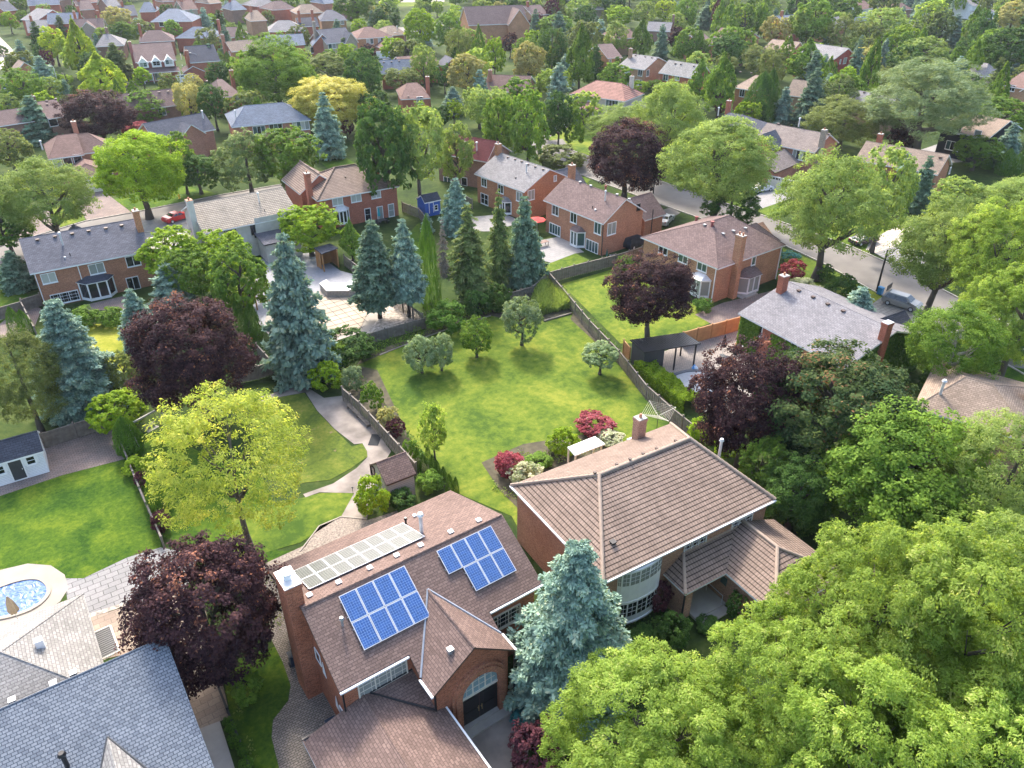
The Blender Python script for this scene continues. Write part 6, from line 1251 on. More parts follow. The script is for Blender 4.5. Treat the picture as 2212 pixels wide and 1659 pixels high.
# parasols
def parasol(label, px, mat, h=2.4, open_=False, r=.24, base=True, pole=STEEL):
    b = G(*px, 0); t = thing('parasol', label, 'parasol', tuple(b)); MB().tube((0, 0, 0), (0, 0, h), .025).build('pole', pole, t)
    m = MB(); n = 12
    if open_:
        for k in range(8):
            a0, a1 = 2*math.pi*k/8, 2*math.pi*(k+1)/8; m.face([(0, 0, h), (math.cos(a0)*1.4, math.sin(a0)*1.4, h-.45), (math.cos(a1)*1.4, math.sin(a1)*1.4, h-.45)]); m.face([(0, 0, h-.04), (math.cos(a1)*1.4, math.sin(a1)*1.4, h-.49), (math.cos(a0)*1.4, math.sin(a0)*1.4, h-.49)])
    else:
        for z0, z1, r0, r1 in ((h*.42, h*.5, r*.9, r), (h*.5, h*.8, r, r*.62), (h*.8, h, r*.62, .03)):
            for k in range(n):
                q0, q1 = 2*math.pi*k/n, 2*math.pi*(k+1)/n; w0, w1 = (1 if k % 2 else .7), (.7 if k % 2 else 1)
                m.face([(math.cos(q0)*r0*w0, math.sin(q0)*r0*w0, z0), (math.cos(q1)*r0*w1, math.sin(q1)*r0*w1, z0), (math.cos(q1)*r1*w1, math.sin(q1)*r1*w1, z1), (math.cos(q0)*r1*w0, math.sin(q0)*r1*w0, z1)])
    m.build('canopy', mat, t, recalc=False)
    if base: MB().tube((0, 0, 0), (0, 0, .08), .3, .3, 14).build('base', DGREY, t)
    return t
parasol('closed beige parasol beside the oval blue pool', (42, 1345), plain('beige_cloth', (.45, .33, .22), .9), 2.7, r=.38); parasol('closed black parasol in the paved pool yard', (1560, 768), plain('black_cloth', (.012, .013, .02), .9), 2.7, r=.3)
parasol('closed turquoise parasol by the red brick tile-roofed house', (820, 480), plain('turquoise_cloth', (.02, .32, .36), .9), 2.5); parasol('open red parasol on the pale patio', (1160, 500), plain('red_cloth', (.62, .07, .06), .9), 2.4, True); parasol('small closed dark green parasol by the weathered fence', (1310, 562), plain('green_cloth', (.02, .11, .09), .9), 1.7, r=.16)
# ================================================================= pools
def blob(px, n=40):
    """closed smooth outline through control pixels (Catmull-Rom), world points"""
    p = [G(*q, 0) for q in px]; out = []; k = len(p); per = max(3, n//k)
    for i in range(k):
        a, b, c, d = p[i-1], p[i], p[(i+1) % k], p[(i+2) % k]
        for j in range(per):
            t = j/per; out.append(.5*((2*b)+(c-a)*t+(2*a-5*b+4*c-d)*t*t+(3*b-a-3*c+d)*t**3))
    return out
def pool(name, label, cat, px, mat, cop, copw=.35, z=.06, ch=.1):
    o = blob(px, 60); c = sum(o, Vector())/len(o); root = thing(name, label, cat, tuple(c)); q = [v-c for v in o]
    A = sum(q[i].x*q[i-1].y-q[i-1].x*q[i].y for i in range(len(q)))
    if A > 0: q = q[::-1]
    MB().face([(v.x, v.y, z) for v in q]).build('water_cover', mat, root, recalc=False); m = MB()
    for i in range(len(q)):
        a, b = q[i], q[(i+1) % len(q)]; na, nb = a.normalized()*copw, b.normalized()*copw; m.extr([Vector((a.x, a.y, .03)), Vector((b.x, b.y, .03)), Vector((b.x+nb.x, b.y+nb.y, .03)), Vector((a.x+na.x, a.y+na.y, .03))], (0, 0, ch))
    m.build('coping', cop, root); return root
m_, nt_, p_ = nmat('blue_pool_sheet'); tcn = N(nt_, 'ShaderNodeTexCoord'); wv = N(nt_, 'ShaderNodeTexNoise', Scale=1.1, Detail=4.0, Distortion=2.5); nt_.links.new(tcn.outputs['Object'], wv.inputs[0])
crn = N(nt_, 'ShaderNodeValToRGB'); crn.color_ramp.elements[0].color = (.015, .075, .24, 1); crn.color_ramp.elements[1].color = (.03, .125, .33, 1); crn.color_ramp.elements[0].position = .38; crn.color_ramp.elements[1].position = .62
nt_.links.new(wv.outputs[0], crn.inputs[0]); nt_.links.new(crn.outputs[0], p_.inputs['Base Color']); p_.inputs['Roughness'].default_value = .35; bpn = N(nt_, 'ShaderNodeBump'); bpn.inputs['Strength'].default_value = .45; bpn.inputs['Distance'].default_value = .25
nt_.links.new(wv.outputs[0], bpn.inputs['Height']); nt_.links.new(bpn.outputs[0], p_.inputs['Normal'])
pool('swimming_pool', 'oval swimming pool under a crinkled blue sheet at the left edge', 'pool', [(-90, 1300), (-20, 1278), (40, 1258), (78, 1254), (98, 1266), (100, 1285), (78, 1308), (40, 1325), (-20, 1338), (-90, 1350)], m_, CONW, .3)
pool('swimming_pool', 'drained pale pool with dark coping in the paved yard', 'pool', [(1455, 818), (1478, 806), (1512, 804), (1540, 812), (1545, 832), (1530, 856), (1495, 858), (1468, 840)], plain('pale_plaster', (.36, .36, .36), .7), plain('slate_coping', (.05, .065, .085), .6), .4)
# beige safety cover with straps on the terrace pool
cp = [(640, 646), (718, 641), (786, 645), (803, 656), (778, 712), (702, 736), (620, 740), (590, 700)]; cw = [G(*p, 0) for p in cp]; cc = sum(cw, Vector())/len(cw); pc_ = thing('swimming_pool', 'swimming pool under a beige strapped safety cover behind the big blue spruce', 'pool', tuple(cc), YAW)
cs, sn = math.cos(-YAW), math.sin(-YAW); ql = [((v.x-cc.x)*cs-(v.y-cc.y)*sn, (v.x-cc.x)*sn+(v.y-cc.y)*cs) for v in cw]; ar = sum(ql[i][0]*ql[(i+1) % 8][1]-ql[(i+1) % 8][0]*ql[i][1] for i in range(8))
if ar < 0: ql = ql[::-1]
MB().face([(x, y, .10) for x, y in ql]).build('safety_cover', plain('beige_mesh_cover', (.36, .28, .2), .8, var=.25, scale=.25), pc_, recalc=False)
st = MB(); xs = [x for x, _ in ql]; ys = [y for _, y in ql]
def span(poly, v, ax):
    r = []
    for i in range(len(poly)):
        a, b = poly[i], poly[(i+1) % len(poly)]
        if (a[ax] > v) != (b[ax] > v): t = (v-a[ax])/(b[ax]-a[ax]); r.append(a[1-ax]+(b[1-ax]-a[1-ax])*t)
    return (min(r), max(r)) if len(r) > 1 else None
v = min(xs)+.5
while v < max(xs):
    s = span(ql, v, 0)
    if s: st.box(v-.025, s[0]-.5, .105, v+.025, s[1]+.5, .115)
    v += 1.2
v = min(ys)+.5
while v < max(ys):
    s = span(ql, v, 1)
    if s: st.box(s[0]-.5, v-.025, .117, s[1]+.5, v+.025, .127)
    v += 1.2
st.build('strap', plain('dark_strap', (.07, .06, .055), .8), pc_)
# outdoor kitchen counter
kp = [(690, 612), (705, 604), (712, 611), (748, 612), (765, 602), (778, 600), (782, 612), (752, 628), (705, 628)]; kw_ = [G(*p, 1.0) for p in kp]; o0 = Vector((kw_[0].x, kw_[0].y, 0)); kc = thing('outdoor_counter', 'curved grey stone outdoor counter with a white top on the terrace', 'counter', tuple(o0))
kq = [(v.x-o0.x, v.y-o0.y) for v in kw_]; MB().prism(kq, 0, .95).build('base', plain('grey_stone_wall', (.27, .25, .23), .9, var=.2, scale=4), kc); MB().prism(kq, .952, 1.02).build('counter_top', WHITE, kc)
# ================================================================= street lamps, hydrant
def lamp(label, base, h, arm, mat, head=None, name='street_lamp', dark=False):
    """arm = (dx, dy, dz) of the lantern from the pole top, metres"""
    b = G(*base, 0); t = thing(name, label, 'street lamp', tuple(b), 0, 'street lamps'); MB().tube((0, 0, 0), (0, 0, h), .11 if not dark else .13, .07 if not dark else .09, 8).build('pole', mat, t)
    e = Vector(arm)+Vector((0, 0, h)); mid = Vector((0, 0, h)).lerp(e, .45)+Vector((0, 0, .35)); MB().path([Vector((0, 0, h)), mid, e], .045).build('arm', mat, t)
    MB().box(e.x-.28, e.y-.14, e.z-.12, e.x+.28, e.y+.14, e.z+.02).build('lamp_head', head or mat, t); return t
LGM = plain('pale_lamp_metal', (.5, .52, .52), .4, .3)
b = G(1893, 631, 0); t = thing('street_lamp', 'curved black street lamp with a hanging lantern beside the right-hand street', 'street lamp', tuple(b), 0, 'street lamps'); MB().tube((0, 0, 0), (0, 0, 6.0), .15, .10, 10).build('pole', BLACK, t)
MB().path([Vector((0, .0, 4.9)), Vector((.7, 0, 5.6)), Vector((1.0, 0, 6.1)), Vector((1.5, 0, 6.25)), Vector((2.0, 0, 6.1)), Vector((2.1, 0, 5.9))], .045).path([Vector((0, 0, 5.9)), Vector((.8, 0, 5.75))], .035).build('arm', BLACK, t)
MB().tube((2.1, 0, 5.9), (2.1, 0, 5.7), .08, .3, 12).tube((2.1, 0, 5.7), (2.1, 0, 5.45), .3, .34, 12).build('lantern', DGREY, t)
lamp('black street lamp in front of the burgundy street tree', (1411, 418), 5.6, (.9, 0, .1), BLACK, dark=True)
lamp('tall pale street lamp beside the lime green tree', (134, 209), 7.6, (-.9, 0, .3), LGM); lamp('pale curved street lamp in front of the dark gable house', (441, 173), 6.4, (-2.6, 0, 1.2), LGM)
lamp('pale curved street lamp right of the white garage doors', (877, 117), 5.8, (-3.4, 0, 1.2), LGM); lamp('pale street lamp before the large orange building', (1132, 73), 7.5, (2.0, 0, .6), LGM); lamp('pale curved street lamp above the green trees at the top', (1250, 68), 7.5, (-2.0, 0, 1.0), LGM)
lamp('dark lamp post at the upper left road', (15, 144), 6.5, (-1, 0, .2), BLACK, dark=True); lamp('dark lamp post right of the lime green tree foot', (151, 200), 5.0, (-.6, 0, .1), BLACK, dark=True); lamp('pale street lamp at the left edge before the blue-green spruce', (19, 232), 6.5, (-1.4, 0, .4), LGM)
b = G(388, 429, 0); hy = thing('fire_hydrant', 'yellow fire hydrant on the lawn by the left street', 'hydrant', tuple(b)); YEL = plain('yellow_paint', (.75, .45, .03), .5)
MB().tube((0, 0, 0), (0, 0, .12), .2).tube((0, 0, .12), (0, 0, .7), .13).tube((0, 0, .7), (0, 0, .88), .16, .05).build('barrel', YEL, hy); MB().tube((-.24, 0, .5), (.24, 0, .5), .07).build('nozzle', YEL, hy)
# ================================================================= cars
def car(label, rear, front, col, suv=False, length=None, cover=False, open_hatch=False):
    a, b = G(*rear, 0), G(*front, 0); L = length or 4.6; d = (b-a).normalized(); c = (a+b)/2; yaw = math.atan2(d.y, d.x)
    t = thing('parked_car', label, 'car', (c.x, c.y, 0), yaw, 'parked cars'); W = .92; H = 1.68 if suv else 1.42; h = L/2
    paint = plain('car_paint', col, .25, .1, var=.02, spec=.7)
    if suv: prof = [(-h, .45), (-h, .95), (-h+.12, 1.1), (-h+.35, 1.62), (-h+.6, 1.68), (.55, 1.66), (1.25, 1.12), (h-.35, .98), (h-.05, .8), (h, .4)]
    else: prof = [(-h, .4), (-h, .85), (-h+.25, .98), (-h+.95, 1.04), (-h+1.5, 1.40), (-h+2.5, 1.42), (h-1.35, 1.0), (h-.3, .82), (h, .65), (h, .35)]
    # cross-sections: belly, belt line, and roof narrower than the belt
    m = MB(); n = len(prof)
    def wd(z): return W if z < .98 else W-.26*(z-.98)/.6
    Lf = [Vector((x, wd(z), z)) for x, z in prof]; Rt = [Vector((x, -wd(z), z)) for x, z in prof]; lo = [Vector((-h+.05, W, .3)), Vector((h-.05, W, .3))]
    for i in range(n-1): m.face([Lf[i], Lf[i+1], Rt[i+1], Rt[i]])
    m.face([Lf[-1], Vector((h-.05, W, .28)), Vector((h-.05, -W, .28)), Rt[-1]]); m.face([Lf[0], Rt[0], Vector((-h+.05, -W, .28)), Vector((-h+.05, W, .28))])
    m.face([Vector((-h+.05, W, .28)), Vector((-h+.05, -W, .28)), Vector((h-.05, -W, .28)), Vector((h-.05, W, .28))])
    m.face([Vector((-h+.05, W, .28))]+Lf[::1]+[Vector((h-.05, W, .28))]); m.face([Vector((h-.05, -W, .28))]+Rt[::-1]+[Vector((-h+.05, -W, .28))])
    if cover:
        m.build('fabric_cover', plain('black_car_cover', (.022, .024, .03), .75, var=.4, scale=2), t)
    else:
        m.build('body', paint, t); g = MB()
        z0, z1 = 1.03, (1.56 if suv else 1.34); x0, x1, x2, x3 = (-h+.3, -h+.5, .5, 1.1) if suv else (-h+1.12, -h+1.6, -h+2.5, h-1.5)
        for s in (-1, 1):
            y0, y1 = s*(wd(z0)+.012), s*(wd(z1)+.012); xm = (x1+x2)/2
            MB().face([(x0, y0, z0), (xm-.04, y0, z0), (xm-.04, y1, z1), (x1, y1, z1)]).build('side_window', GL_D, t, recalc=False); MB().face([(xm+.04, y0, z0), (x3, y0, z0), (x2, y1, z1), (xm+.04, y1, z1)]).build('side_window', GL_D, t, recalc=False)
        pf = [p for p in prof]; i = 5; A_, B_ = prof[5], prof[6]; q = MB()
        f = lambda P0, P1, u: (P0[0]+(P1[0]-P0[0])*u, P0[1]+(P1[1]-P0[1])*u)
        a1, b1 = f(A_, B_, .08), f(A_, B_, .92); q.face([(a1[0]+.012, -wd(a1[1])+.08, a1[1]+.012), (b1[0]+.012, -wd(b1[1])+.08, b1[1]+.012), (b1[0]+.012, wd(b1[1])-.08, b1[1]+.012), (a1[0]+.012, wd(a1[1])-.08, a1[1]+.012)]); q.build('windscreen', GL_D, t, recalc=False)
        A_, B_ = (prof[2], prof[3]) if suv else (prof[3], prof[4]); a1, b1 = f(A_, B_, .1), f(A_, B_, .9)
        MB().face([(b1[0]-.012, -wd(b1[1])+.1, b1[1]+.012), (b1[0]-.012, wd(b1[1])-.1, b1[1]+.012), (a1[0]-.012, wd(a1[1])-.1, a1[1]+.012), (a1[0]-.012, -wd(a1[1])+.1, a1[1]+.012)]).build('rear_window', GL_D, t, recalc=False)
        for s in (-1, 1):
            MB().box(h-.1, s*.62-.18, .6, h+.012, s*.62+.18, .74).build('headlight', STEEL, t); MB().box(-h-.012, s*.7-.14, .75, -h+.1, s*.7+.14, .9).build('tail_light', plain('tail_red', (.35, .02, .02), .3), t)
            MB().box(.75 if suv else .55, s*.98-.08, 1.0, .9 if suv else .7, s*.98+.08, 1.13).build('mirror', paint, t)
    for x in (-h+.85, h-.85):
        for s in (-1, 1):
            w = MB().tube((x, s*(W-.2), .33), (x, s*(W+.025), .33), .33, .33, 16).build('wheel', plain('tyre', (.012, .012, .013), .8) if not hasattr(car, 'ty') else car.ty, t); MB().tube((x, s*(W+.02), .33), (x, s*(W+.035), .33), .2, .2, 12).build('rim', STEEL, w)
    if open_hatch: MB().box(-h+.25, -.75, 1.72, -h+.33, .75, 2.5).build('open_tailgate', BLACK, t)
    return t
car.ty = plain('tyre_rubber', (.012, .012, .013), .8)
car('silver-grey SUV with its dark tailgate raised on the right-hand driveway', (1925, 655), (1968, 668), (.25, .24, .22), True, 4.6, open_hatch=True); car('white car on the driveway before the double garage', (1622, 416), (1664, 409), (.72, .73, .75))
car('car under a black cover beside the orange brick gable house', (1350, 540), (1392, 522), (.03, .03, .03), True, 4.6, cover=True); car('white car with a dark roof half hidden by the plum shrub', (1425, 492), (1448, 470), (.6, .6, .6))
car('red car on the left street beside the stucco house', (366, 481), (402, 470), (.5, .02, .025)); car('white car before the red-tiled cream house', (1192, 284), (1222, 272), (.7, .7, .7)); car('black car under the trees by the stony driveway', (1850, 528), (1878, 522), (.015, .015, .017))
# ================================================================= hedges, ivy, tall grass
def leafbox(n, dims, fn, ll, lw, seed):
    global rng; rng = np.random.default_rng(seed); pos, nr_ = fn(n); return leaf_mesh('leaves', pos, unit(nr_+rng.normal(0, .45, pos.shape)), ll*rng.uniform(.7, 1.3, len(pos)), lw*rng.uniform(.7, 1.3, len(pos)), .5+rng.normal(0, .22, len(pos)))
def hedge(label, px, w, h, col='B', n=9000):
    a, b = G(*px[0], 0), G(*px[1], 0); L = (b-a).length; t = thing('hedge', label, 'hedge', tuple(a), math.atan2(b.y-a.y, b.x-a.x))
    def fn(n):
        x = rng.uniform(0, L, n); f = rng.integers(0, 3, n); y = np.where(f == 0, rng.uniform(-w/2, w/2, n), np.where(f == 1, -w/2, w/2)); z = np.where(f == 0, h, rng.uniform(0, h, n)); bump_ = .12*np.sin(x*1.7)+.1*np.sin(x*4.1+y*3)
        y = y*(1+.25*bump_)-np.sign(y)*rng.uniform(0, .2, n); z = z*(1+bump_*.6)-rng.uniform(0, .12, n); nn = np.stack([np.zeros(n), np.where(f == 1, -1., np.where(f == 2, 1., 0)), np.where(f == 0, 1., .45)], 1); return np.stack([x, y, z], 1), nn
    me = leafbox(n, None, fn, .13, .08, 3); o = bpy.data.objects.new('leaves', me); COL.objects.link(o); o.parent = t; setmat(o, LM[col])
    return t
hedge('long bright green hedge beside the drained pool', [(1385, 800), (1492, 888)], 2.2, 1.5)
def ivy(H, side, u0, u1, z0, z1, n=5000, gable=None):
    p, nn, tt = H.plane(side); 
    def fn(n):
        u = rng.uniform(u0, u1, n); z = rng.uniform(z0, z1, n); k = rng.random(n) < 1.15-.35*(z/z1); u, z = u[k], z[k]
        if gable: m_ = z < H.he+(H.hr-H.he)*(1-np.abs(u-H.yr)/H.yr)-.3; u, z = u[m_], z[m_]
        base = np.array(p); off = rng.uniform(.02, .28, len(u)); t_ = np.array([abs(tt.x), abs(tt.y), 0]); return base+t_*u[:, None]+np.array([0, 0, 1.])*z[:, None]+np.array(nn)*off[:, None], np.tile(np.array(nn)+np.array([0, 0, .5]), (len(u), 1))
    me = leafbox(n, None, fn, .14, .1, 5); o = bpy.data.objects.new('ivy', me); COL.objects.link(o); o.parent = H.root; setmat(o, LM['G'] if side == 'f' else LM['C'])
F_.he, F_.hr = 4.3, 6.6
F_.W = (.38, .38, F_.Lx-.38, F_.D-.38)
ivy(F_, 'f', .4, 3.2, 0, 4.0); ivy(F_, 'f', 5.0, 9.2, 0, 3.8, 4000); ivy(F_, 'r', .4, F_.D-.4, 0, 6.3, 14000, True)
def tallgrass():
    global rng; rng = np.random.default_rng(8); c = [G(*p, 0) for p in ((1135, 690), (1155, 640), (1190, 615), (1235, 668))]; n = 9000; u, v = rng.random(n), rng.random(n)
    P0 = np.array([list(q) for q in c]); b = ((1-u)[:, None]*((1-v)[:, None]*P0[0]+v[:, None]*P0[1])+u[:, None]*((1-v)[:, None]*P0[3]+v[:, None]*P0[2]))
    hh = rng.uniform(.5, 1.7, n)*(1+.3*np.sin(b[:, 0]*2)); pos = b+np.stack([np.zeros(n), np.zeros(n), hh*.5], 1); nr_ = unit(np.stack([rng.normal(0, 1, n), rng.normal(0, 1, n), np.full(n, .35)], 1)); al = np.tile([0, 0, 1.], (n, 1))+rng.normal(0, .2, (n, 3))
    me = leaf_mesh('tall_grass', pos, nr_, hh*.5, np.full(n, .05), .5+rng.normal(0, .2, n), al); o = bpy.data.objects.new('tall_grass', me); COL.objects.link(o); setmat(o, LM['P']); o['kind'] = 'stuff'; tag(o, 'patch of tall pale green grass in the corner of the big lawn', 'grass')
tallgrass()
def beds(name, quads, n, h, cols, seed, lab):
    """low ground cover along the beds"""
    global rng; rng = np.random.default_rng(seed)
    PP = []
    for q in quads:
        c = np.array([list(G(*p, 0)) for p in q]); A_ = np.linalg.norm(np.cross(c[1]-c[0], c[3]-c[0])); k = int(n*A_); u, v = rng.random(k), rng.random(k)
        PP.append(((1-u)[:, None]*((1-v)[:, None]*c[0]+v[:, None]*c[3])+u[:, None]*((1-v)[:, None]*c[1]+v[:, None]*c[2])))
    b = np.concatenate(PP); k = (np.sin(b[:, 0]*1.9)+np.sin(b[:, 1]*1.6+b[:, 0])+rng.normal(0, .5, len(b))) > -.5; b = b[k]; m = len(b); clump = .55+.45*np.sin(b[:, 0]*2.3)*np.sin(b[:, 1]*2.7); z = rng.uniform(.02, 1, m)*h*np.clip(clump, .15, 1); pos = b+np.stack([rng.normal(0, .1, m), rng.normal(0, .1, m), z], 1)
    me = leaf_mesh(name, pos, unit(rng.normal(0, .6, (m, 3))+np.array([0, 0, .9])), rng.uniform(.06, .14, m), rng.uniform(.04, .09, m), .5+rng.normal(0, .25, m)); o = bpy.data.objects.new(name, me); COL.objects.link(o); setmat(o, LM[cols]); o['kind'] = 'stuff'; tag(o, lab, 'plants')
beds('ground_cover', [[(800, 775), (920, 728), (912, 712), (790, 755)], [(925, 722), (1060, 678), (1055, 660), (912, 700)], [(1060, 675), (1175, 692), (1180, 640), (1100, 650)]], 60, .9, 'G', 21, 'leafy perennials along the back edge of the big lawn')
beds('ground_cover', [[(1240, 672), (1340, 775), (1352, 768), (1246, 660)], [(1340, 775), (1480, 925), (1500, 918), (1352, 768)]], 60, .7, 'C', 22, 'green perennials at the foot of the long right-hand fence')
beds('ground_cover', [[(770, 830), (900, 985), (920, 985), (790, 820)], [(900, 985), (950, 1035), (975, 1040), (920, 985)]], 60, .8, 'D', 23, 'low plants at the foot of the left lawn fence')
beds('ground_cover', [[(1330, 1390), (1480, 1400), (1490, 1330), (1330, 1330)], [(1200, 1440), (1330, 1390), (1480, 1400), (1400, 1560)]], 40, .5, 'D', 24, 'dark green planting before the bow window')
beds('ground_cover', [[(1060, 1060), (1140, 1090), (1180, 1000), (1120, 975)], [(1180, 1010), (1330, 960), (1320, 935), (1170, 980)]], 40, .6, 'P', 25, 'pale mixed perennials behind the tile-roofed house')
beds('ground_cover', [[(560, 1380), (610, 1360), (620, 1260), (560, 1250)], [(500, 1520), (545, 1640), (560, 1640), (515, 1510)]], 30, .25, 'O', 26, 'sparse weeds beside the brick side path')
# ================================================================= yard furniture
def bench(label, px, px2, mat):
    a, b = G(*px, 0), G(*px2, 0); t = thing('garden_bench', label, 'bench', tuple(a), math.atan2(b.y-a.y, b.x-a.x)); L = (b-a).length; m = MB()
    for i in range(3): m.box(0, i*.14-.2, .42, L, i*.14-.08, .46)
    m.build('seat', mat, t)
    for x in (.2, L/2, L-.2): MB().box(x-.05, -.2, 0, x+.05, .2, .42).build('leg', mat, t)
bench('long low timber bench against the weathered fence on the concrete path', (752, 880), (798, 925), WOODG)
def table(label, px, top, leg, l=1.8, w=.9, h=.74, rz=.6, benches=False, name='garden_table'):
    b = G(*px, 0); t = thing(name, label, 'table', tuple(b), rz); MB().box(-l/2, -w/2, h-.05, l/2, w/2, h).build('tabletop', top, t)
    for x in (-1, 1):
        for y in (-1, 1): MB().box(x*(l/2-.1)-.035, y*(w/2-.1)-.035, 0, x*(l/2-.1)+.035, y*(w/2-.1)+.035, h-.05).build('leg', leg, t)
table('brown outdoor table on the pale patio beside the blue-green spruce', (1172, 532), plain('brown_table', (.14, .07, .05), .6), BLACK)
table('dark outdoor table under the turquoise parasol', (826, 484), DGREY, BLACK, 1.6, 1.0)
def chair(label, px, mat, rz=0, grp=None):
    b = G(*px, 0); t = thing('garden_chair', label, 'chair', tuple(b), rz, grp); MB().box(-.25, -.25, .4, .25, .25, .45).build('seat', mat, t); MB().box(-.25, .2, .45, .25, .26, .95).build('backrest', mat, t)
    for x in (-.2, .2):
        for y in (-.2, .2): MB().box(x-.02, y-.02, 0, x+.02, y+.02, .4).build('leg', BLACK, t)
chair('dark garden chair left of the table under the turquoise parasol', (815, 487), DGREY, .4); chair('dark garden chair right of the table under the turquoise parasol', (838, 482), DGREY, 2.4)
def lounger(label, px, rz):
    b = G(*px, 0); t = thing('sun_lounger', label, 'sun lounger', tuple(b), rz); MB().box(-.9, -.3, .3, .45, .3, .38).build('seat', DGREY, t); MB().extr([(.45, -.3, .32), (1.0, -.3, .85), (1.0, -.3, .92), (.45, -.3, .4)], (0, .6, 0)).build('backrest', BLACK, t)
    for x in (-.8, .4):
        for y in (-.26, .26): MB().box(x-.02, y-.02, 0, x+.02, y+.02, .3).build('leg', BLACK, t)
lounger('dark reclined lounger right of the closed black parasol', (1575, 778), -.4); 
def bbq(label, px, rz):
    b = G(*px, 0); t = thing('barbecue', label, 'barbecue', tuple(b), rz); MB().box(-.5, -.28, .1, .5, .28, .85).build('cabinet', BLACK, t); MB().tube((-.42, 0, .95), (.42, 0, .95), .26, .26, 12).build('lid', BLACK, t); MB().box(.5, -.25, .8, .85, .25, .84).build('side_shelf', STEEL, t)
bbq('black covered barbecue beside the ivy-clad house', (1592, 765), .8)
def bin_(label, px, mat, rz=.6, grp=None):
    b = G(*px, 0); t = thing('wheelie_bin', label, 'bin', tuple(b), rz, grp); MB().extr([(-.25, -.28, .05), (.25, -.28, .05), (.29, -.32, 1.0), (-.29, -.32, 1.0)], (0, .6, 0)).build('body', mat, t); MB().box(-.31, -.34, 1.0, .31, .34, 1.06).build('lid', mat, t); MB().tube((-.2, .32, .1), (.2, .32, .1), .1).build('wheel', BLACK, t)
q = S.M @ Vector((-.2, 2.4, 0)); DB = plain('dark_blue_plastic', (.02, .035, .06), .4)
for i, (y, lb) in enumerate(((2.0, 'dark wheelie bin against the brick side wall, nearest the garage'), (8.3, 'dark wheelie bin against the brick side wall behind the chimney'))):
    q = S.M @ Vector((-.25, y, 0)); px = P(q.x, q.y, 0); bin_(lb, (px[0], px[1]), DB, S.yaw+1.57)
bin_('blue recycling bin at the foot of the street lamp', (1900, 636), plain('blue_bin', (.03, .2, .42), .5))
def acu(label, px, rz=.3):
    b = G(*px, 0); t = thing('air_conditioner', label, 'air conditioner', tuple(b), rz); MB().box(-.4, -.4, 0, .4, .4, .75).build('casing', plain('grey_casing', (.22, .23, .23), .6), t); MB().tube((0, 0, .75), (0, 0, .78), .34, .34, 16).build('fan_grille', DGREY, t)
acu('grey air conditioner unit by the wall of the orange brick gable house', (1323, 562))
b = G(1498, 795, 0); t = thing('bag_pile', 'blue and white plastic bags at the foot of the cabana post', 'bags', tuple(b))
for k in range(4):
    m = MB(); n = 8; cx_, cy_ = random.uniform(-.35, .35), random.uniform(-.25, .25); rr = random.uniform(.2, .3)
    for i in range(5):
        z0, z1 = .38*i/5, .38*(i+1)/5; r0, r1 = rr*math.cos(i/5*1.4), rr*math.cos((i+1)/5*1.4); m.tube((cx_, cy_, z0), (cx_+random.uniform(-.02, .02), cy_, z1), r0, r1, 8)
    m.build('plastic_bag', plain('bag', (.10, .3, .6) if k % 2 else (.7, .72, .75), .4), t)
b = G(1166, 1556, 0); t = thing('garden_lamp', 'small white globe garden lamp behind the round burgundy shrub', 'garden lamp', tuple(b)); MB().tube((0, 0, 0), (0, 0, 1.6), .03).build('post', DGREY, t); MB().tube((0, 0, 1.6), (0, 0, 1.75), .08, .14, 12).tube((0, 0, 1.75), (0, 0, 1.9), .14, .06, 12).build('globe', WHITE, t)
b = G(763, 1068, 0); t = thing('garden_lamp', 'thin path lamp beside the clipped bright shrub', 'garden lamp', tuple(b)); MB().tube((0, 0, 0), (0, 0, .75), .02).build('post', DGREY, t); MB().tube((0, 0, .75), (0, 0, .85), .1, .04, 8).build('globe', DGREY, t)
# doormat and drain on the concrete path
b = G(810, 950, .05); t = tag(MB().box(-.9, -.5, 0, .9, .5, .02).build('door_mat', plain('black_mat', (.02, .022, .025), .9)), 'black rubber mat on the concrete path by the fence', 'mat'); t.location = b; t.rotation_euler = (0, 0, YAW+.9)
# low dividing walls in the far yards
for i, (a, c) in enumerate((((600, 745), (700, 742)), )): kerb([a, c], 'kerb', .2, .35, CONG)
# arch trellis
b = G(1190, 990, 0); t = thing('trellis', 'thin black garden trellis beside the bright shrub', 'trellis', tuple(b), .6); m = MB()
for x in (-.25, .25):
    for y in (-.12, .12): m.tube((x, y, 0), (x, y, 2.0), .015, .015, 4)
for z in (.4, .8, 1.2, 1.6, 2.0): m.box(-.25, -.12, z-.01, .25, -.1, z+.01); m.box(-.25, .1, z-.01, .25, .12, z+.01)
m.build('frame', BLACK, t)
# ---- labels for trees: colour and kind, then where it stands; ties are told apart by their order
LMK = [(n, x, y) for n, x, y in LAND]
for n, px in (('oval blue pool', (40, 1280)), ('blue shed', (930, 455)), ('paved pool yard', (1560, 790)), ('small brown-roofed shed', (845, 1040)), ('white shed with grey door', (60, 1020)), ('covered pool terrace', (720, 700)),
              ('big open lawn', (1060, 860)), ('curved black street lamp', (1890, 640))):
    g = G(*px, 0); LMK.append((n, g.x, g.y))
for t in TREES:
    best = min(LMK, key=lambda l: math.hypot(l[1]-t['x'], l[2]-t['y'])); dx, dy = t['x']-best[1], t['y']-best[2]
    if best[0] == 'big open lawn': rel = 'on' if math.hypot(dx, dy) < 9 else 'beside'
    elif dy > abs(dx)*.8: rel = 'behind'
    elif -dy > abs(dx)*.8: rel = 'in front of'
    else: rel = 'right of' if dx > 0 else 'left of'
    sz = t['h']; w_ = ('small ' if sz < 1.2 else '') if t['k'] in 'br' else 'tall ' if sz > 11.5 else 'short ' if sz < 4.5 else ''
    t['base'] = '%s%s %s %s the %s' % (w_, CW[t['c']], KW[t['k']][1], rel, best[0])
from collections import defaultdict
gb = defaultdict(list)
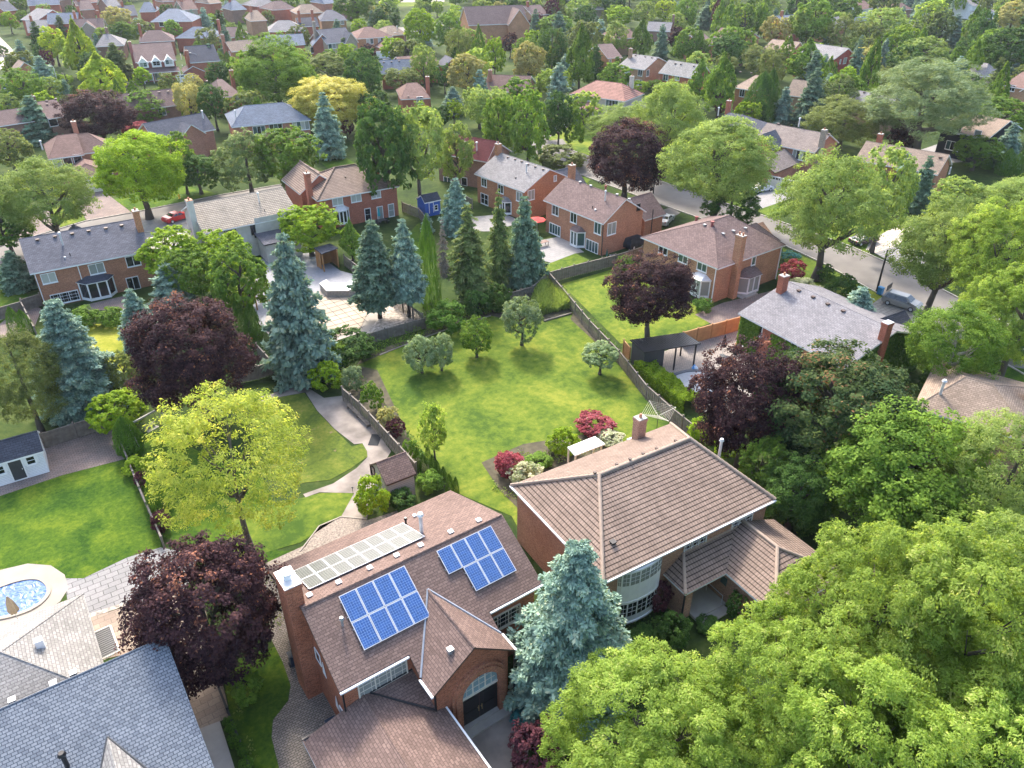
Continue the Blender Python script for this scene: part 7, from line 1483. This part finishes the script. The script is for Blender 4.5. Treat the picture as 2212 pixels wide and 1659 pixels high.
for t in TREES: gb[t['base']].append(t)
ORD = ['first', 'second', 'third', 'fourth', 'fifth', 'sixth', 'seventh', 'eighth', 'ninth', 'tenth', 'eleventh', 'twelfth', 'thirteenth']
NUM = ['', 'one', 'two', 'three', 'four', 'five', 'six', 'seven', 'eight', 'nine', 'ten', 'eleven', 'twelve', 'thirteen']
for b, ts in gb.items():
    ts.sort(key=lambda t: t['px'])
    for i, t in enumerate(ts):
        lab = b; w_n = len(b.split())
        if len(ts) == 2: lab = b+(', the bigger one' if t['r']*t['h'] == max(q['r']*q['h'] for q in ts) else ', the smaller one')
        elif len(ts) > 2: lab = b+(', leftmost of %s' % NUM[len(ts)] if i == 0 else ', rightmost of %s' % NUM[len(ts)] if i == len(ts)-1 else ', %s from left' % ORD[i])
        if len(lab.split()) > 16: lab = lab.replace(', ', ' ').replace('dense ', '').replace('airy ', '').replace('conical ', '').replace('clipped ', '')
        if len(lab.split()) > 16: lab = lab.replace('beside the', 'by').replace(' the ', ' ', 1)
        if len(lab.split()) > 16: lab = lab.replace(' the ', ' ')
        t['o']['label'] = lab
        grp = {'b': 'garden shrubs', 'r': 'clipped shrubs', 'c': 'conical cedars', 's': 'spruces among the houses', 'n': 'spruces among the houses', 'l': 'feathery locust trees', 'm': 'maples among the houses', 'a': 'broad trees among the houses', 'k': 'pyramidal trees', 'p': 'pines among the houses'}.get(t['k'])
        if grp: t['o']['group'] = grp

# ---- air between the camera and the far streets
hz, hn, _ = nmat('haze'); hn.nodes.remove(hn.nodes['Principled BSDF']); pv = N(hn, 'ShaderNodeVolumePrincipled'); pv.inputs['Color'].default_value = (.80, .88, 1, 1); pv.inputs['Density'].default_value = .00008
pv.inputs['Anisotropy'].default_value = .3; hn.links.new(pv.outputs[0], hn.nodes['Material Output'].inputs['Volume'])
MB().box(-720, -70, -1, 720, 1120, 52).build('haze', hz, kind='stuff')['label'] = 'thin pale haze over the neighbourhood'
SC.cycles.volume_bounces = 0; SC.cycles.volume_max_steps = 64; SC.cycles.volume_step_rate = 10
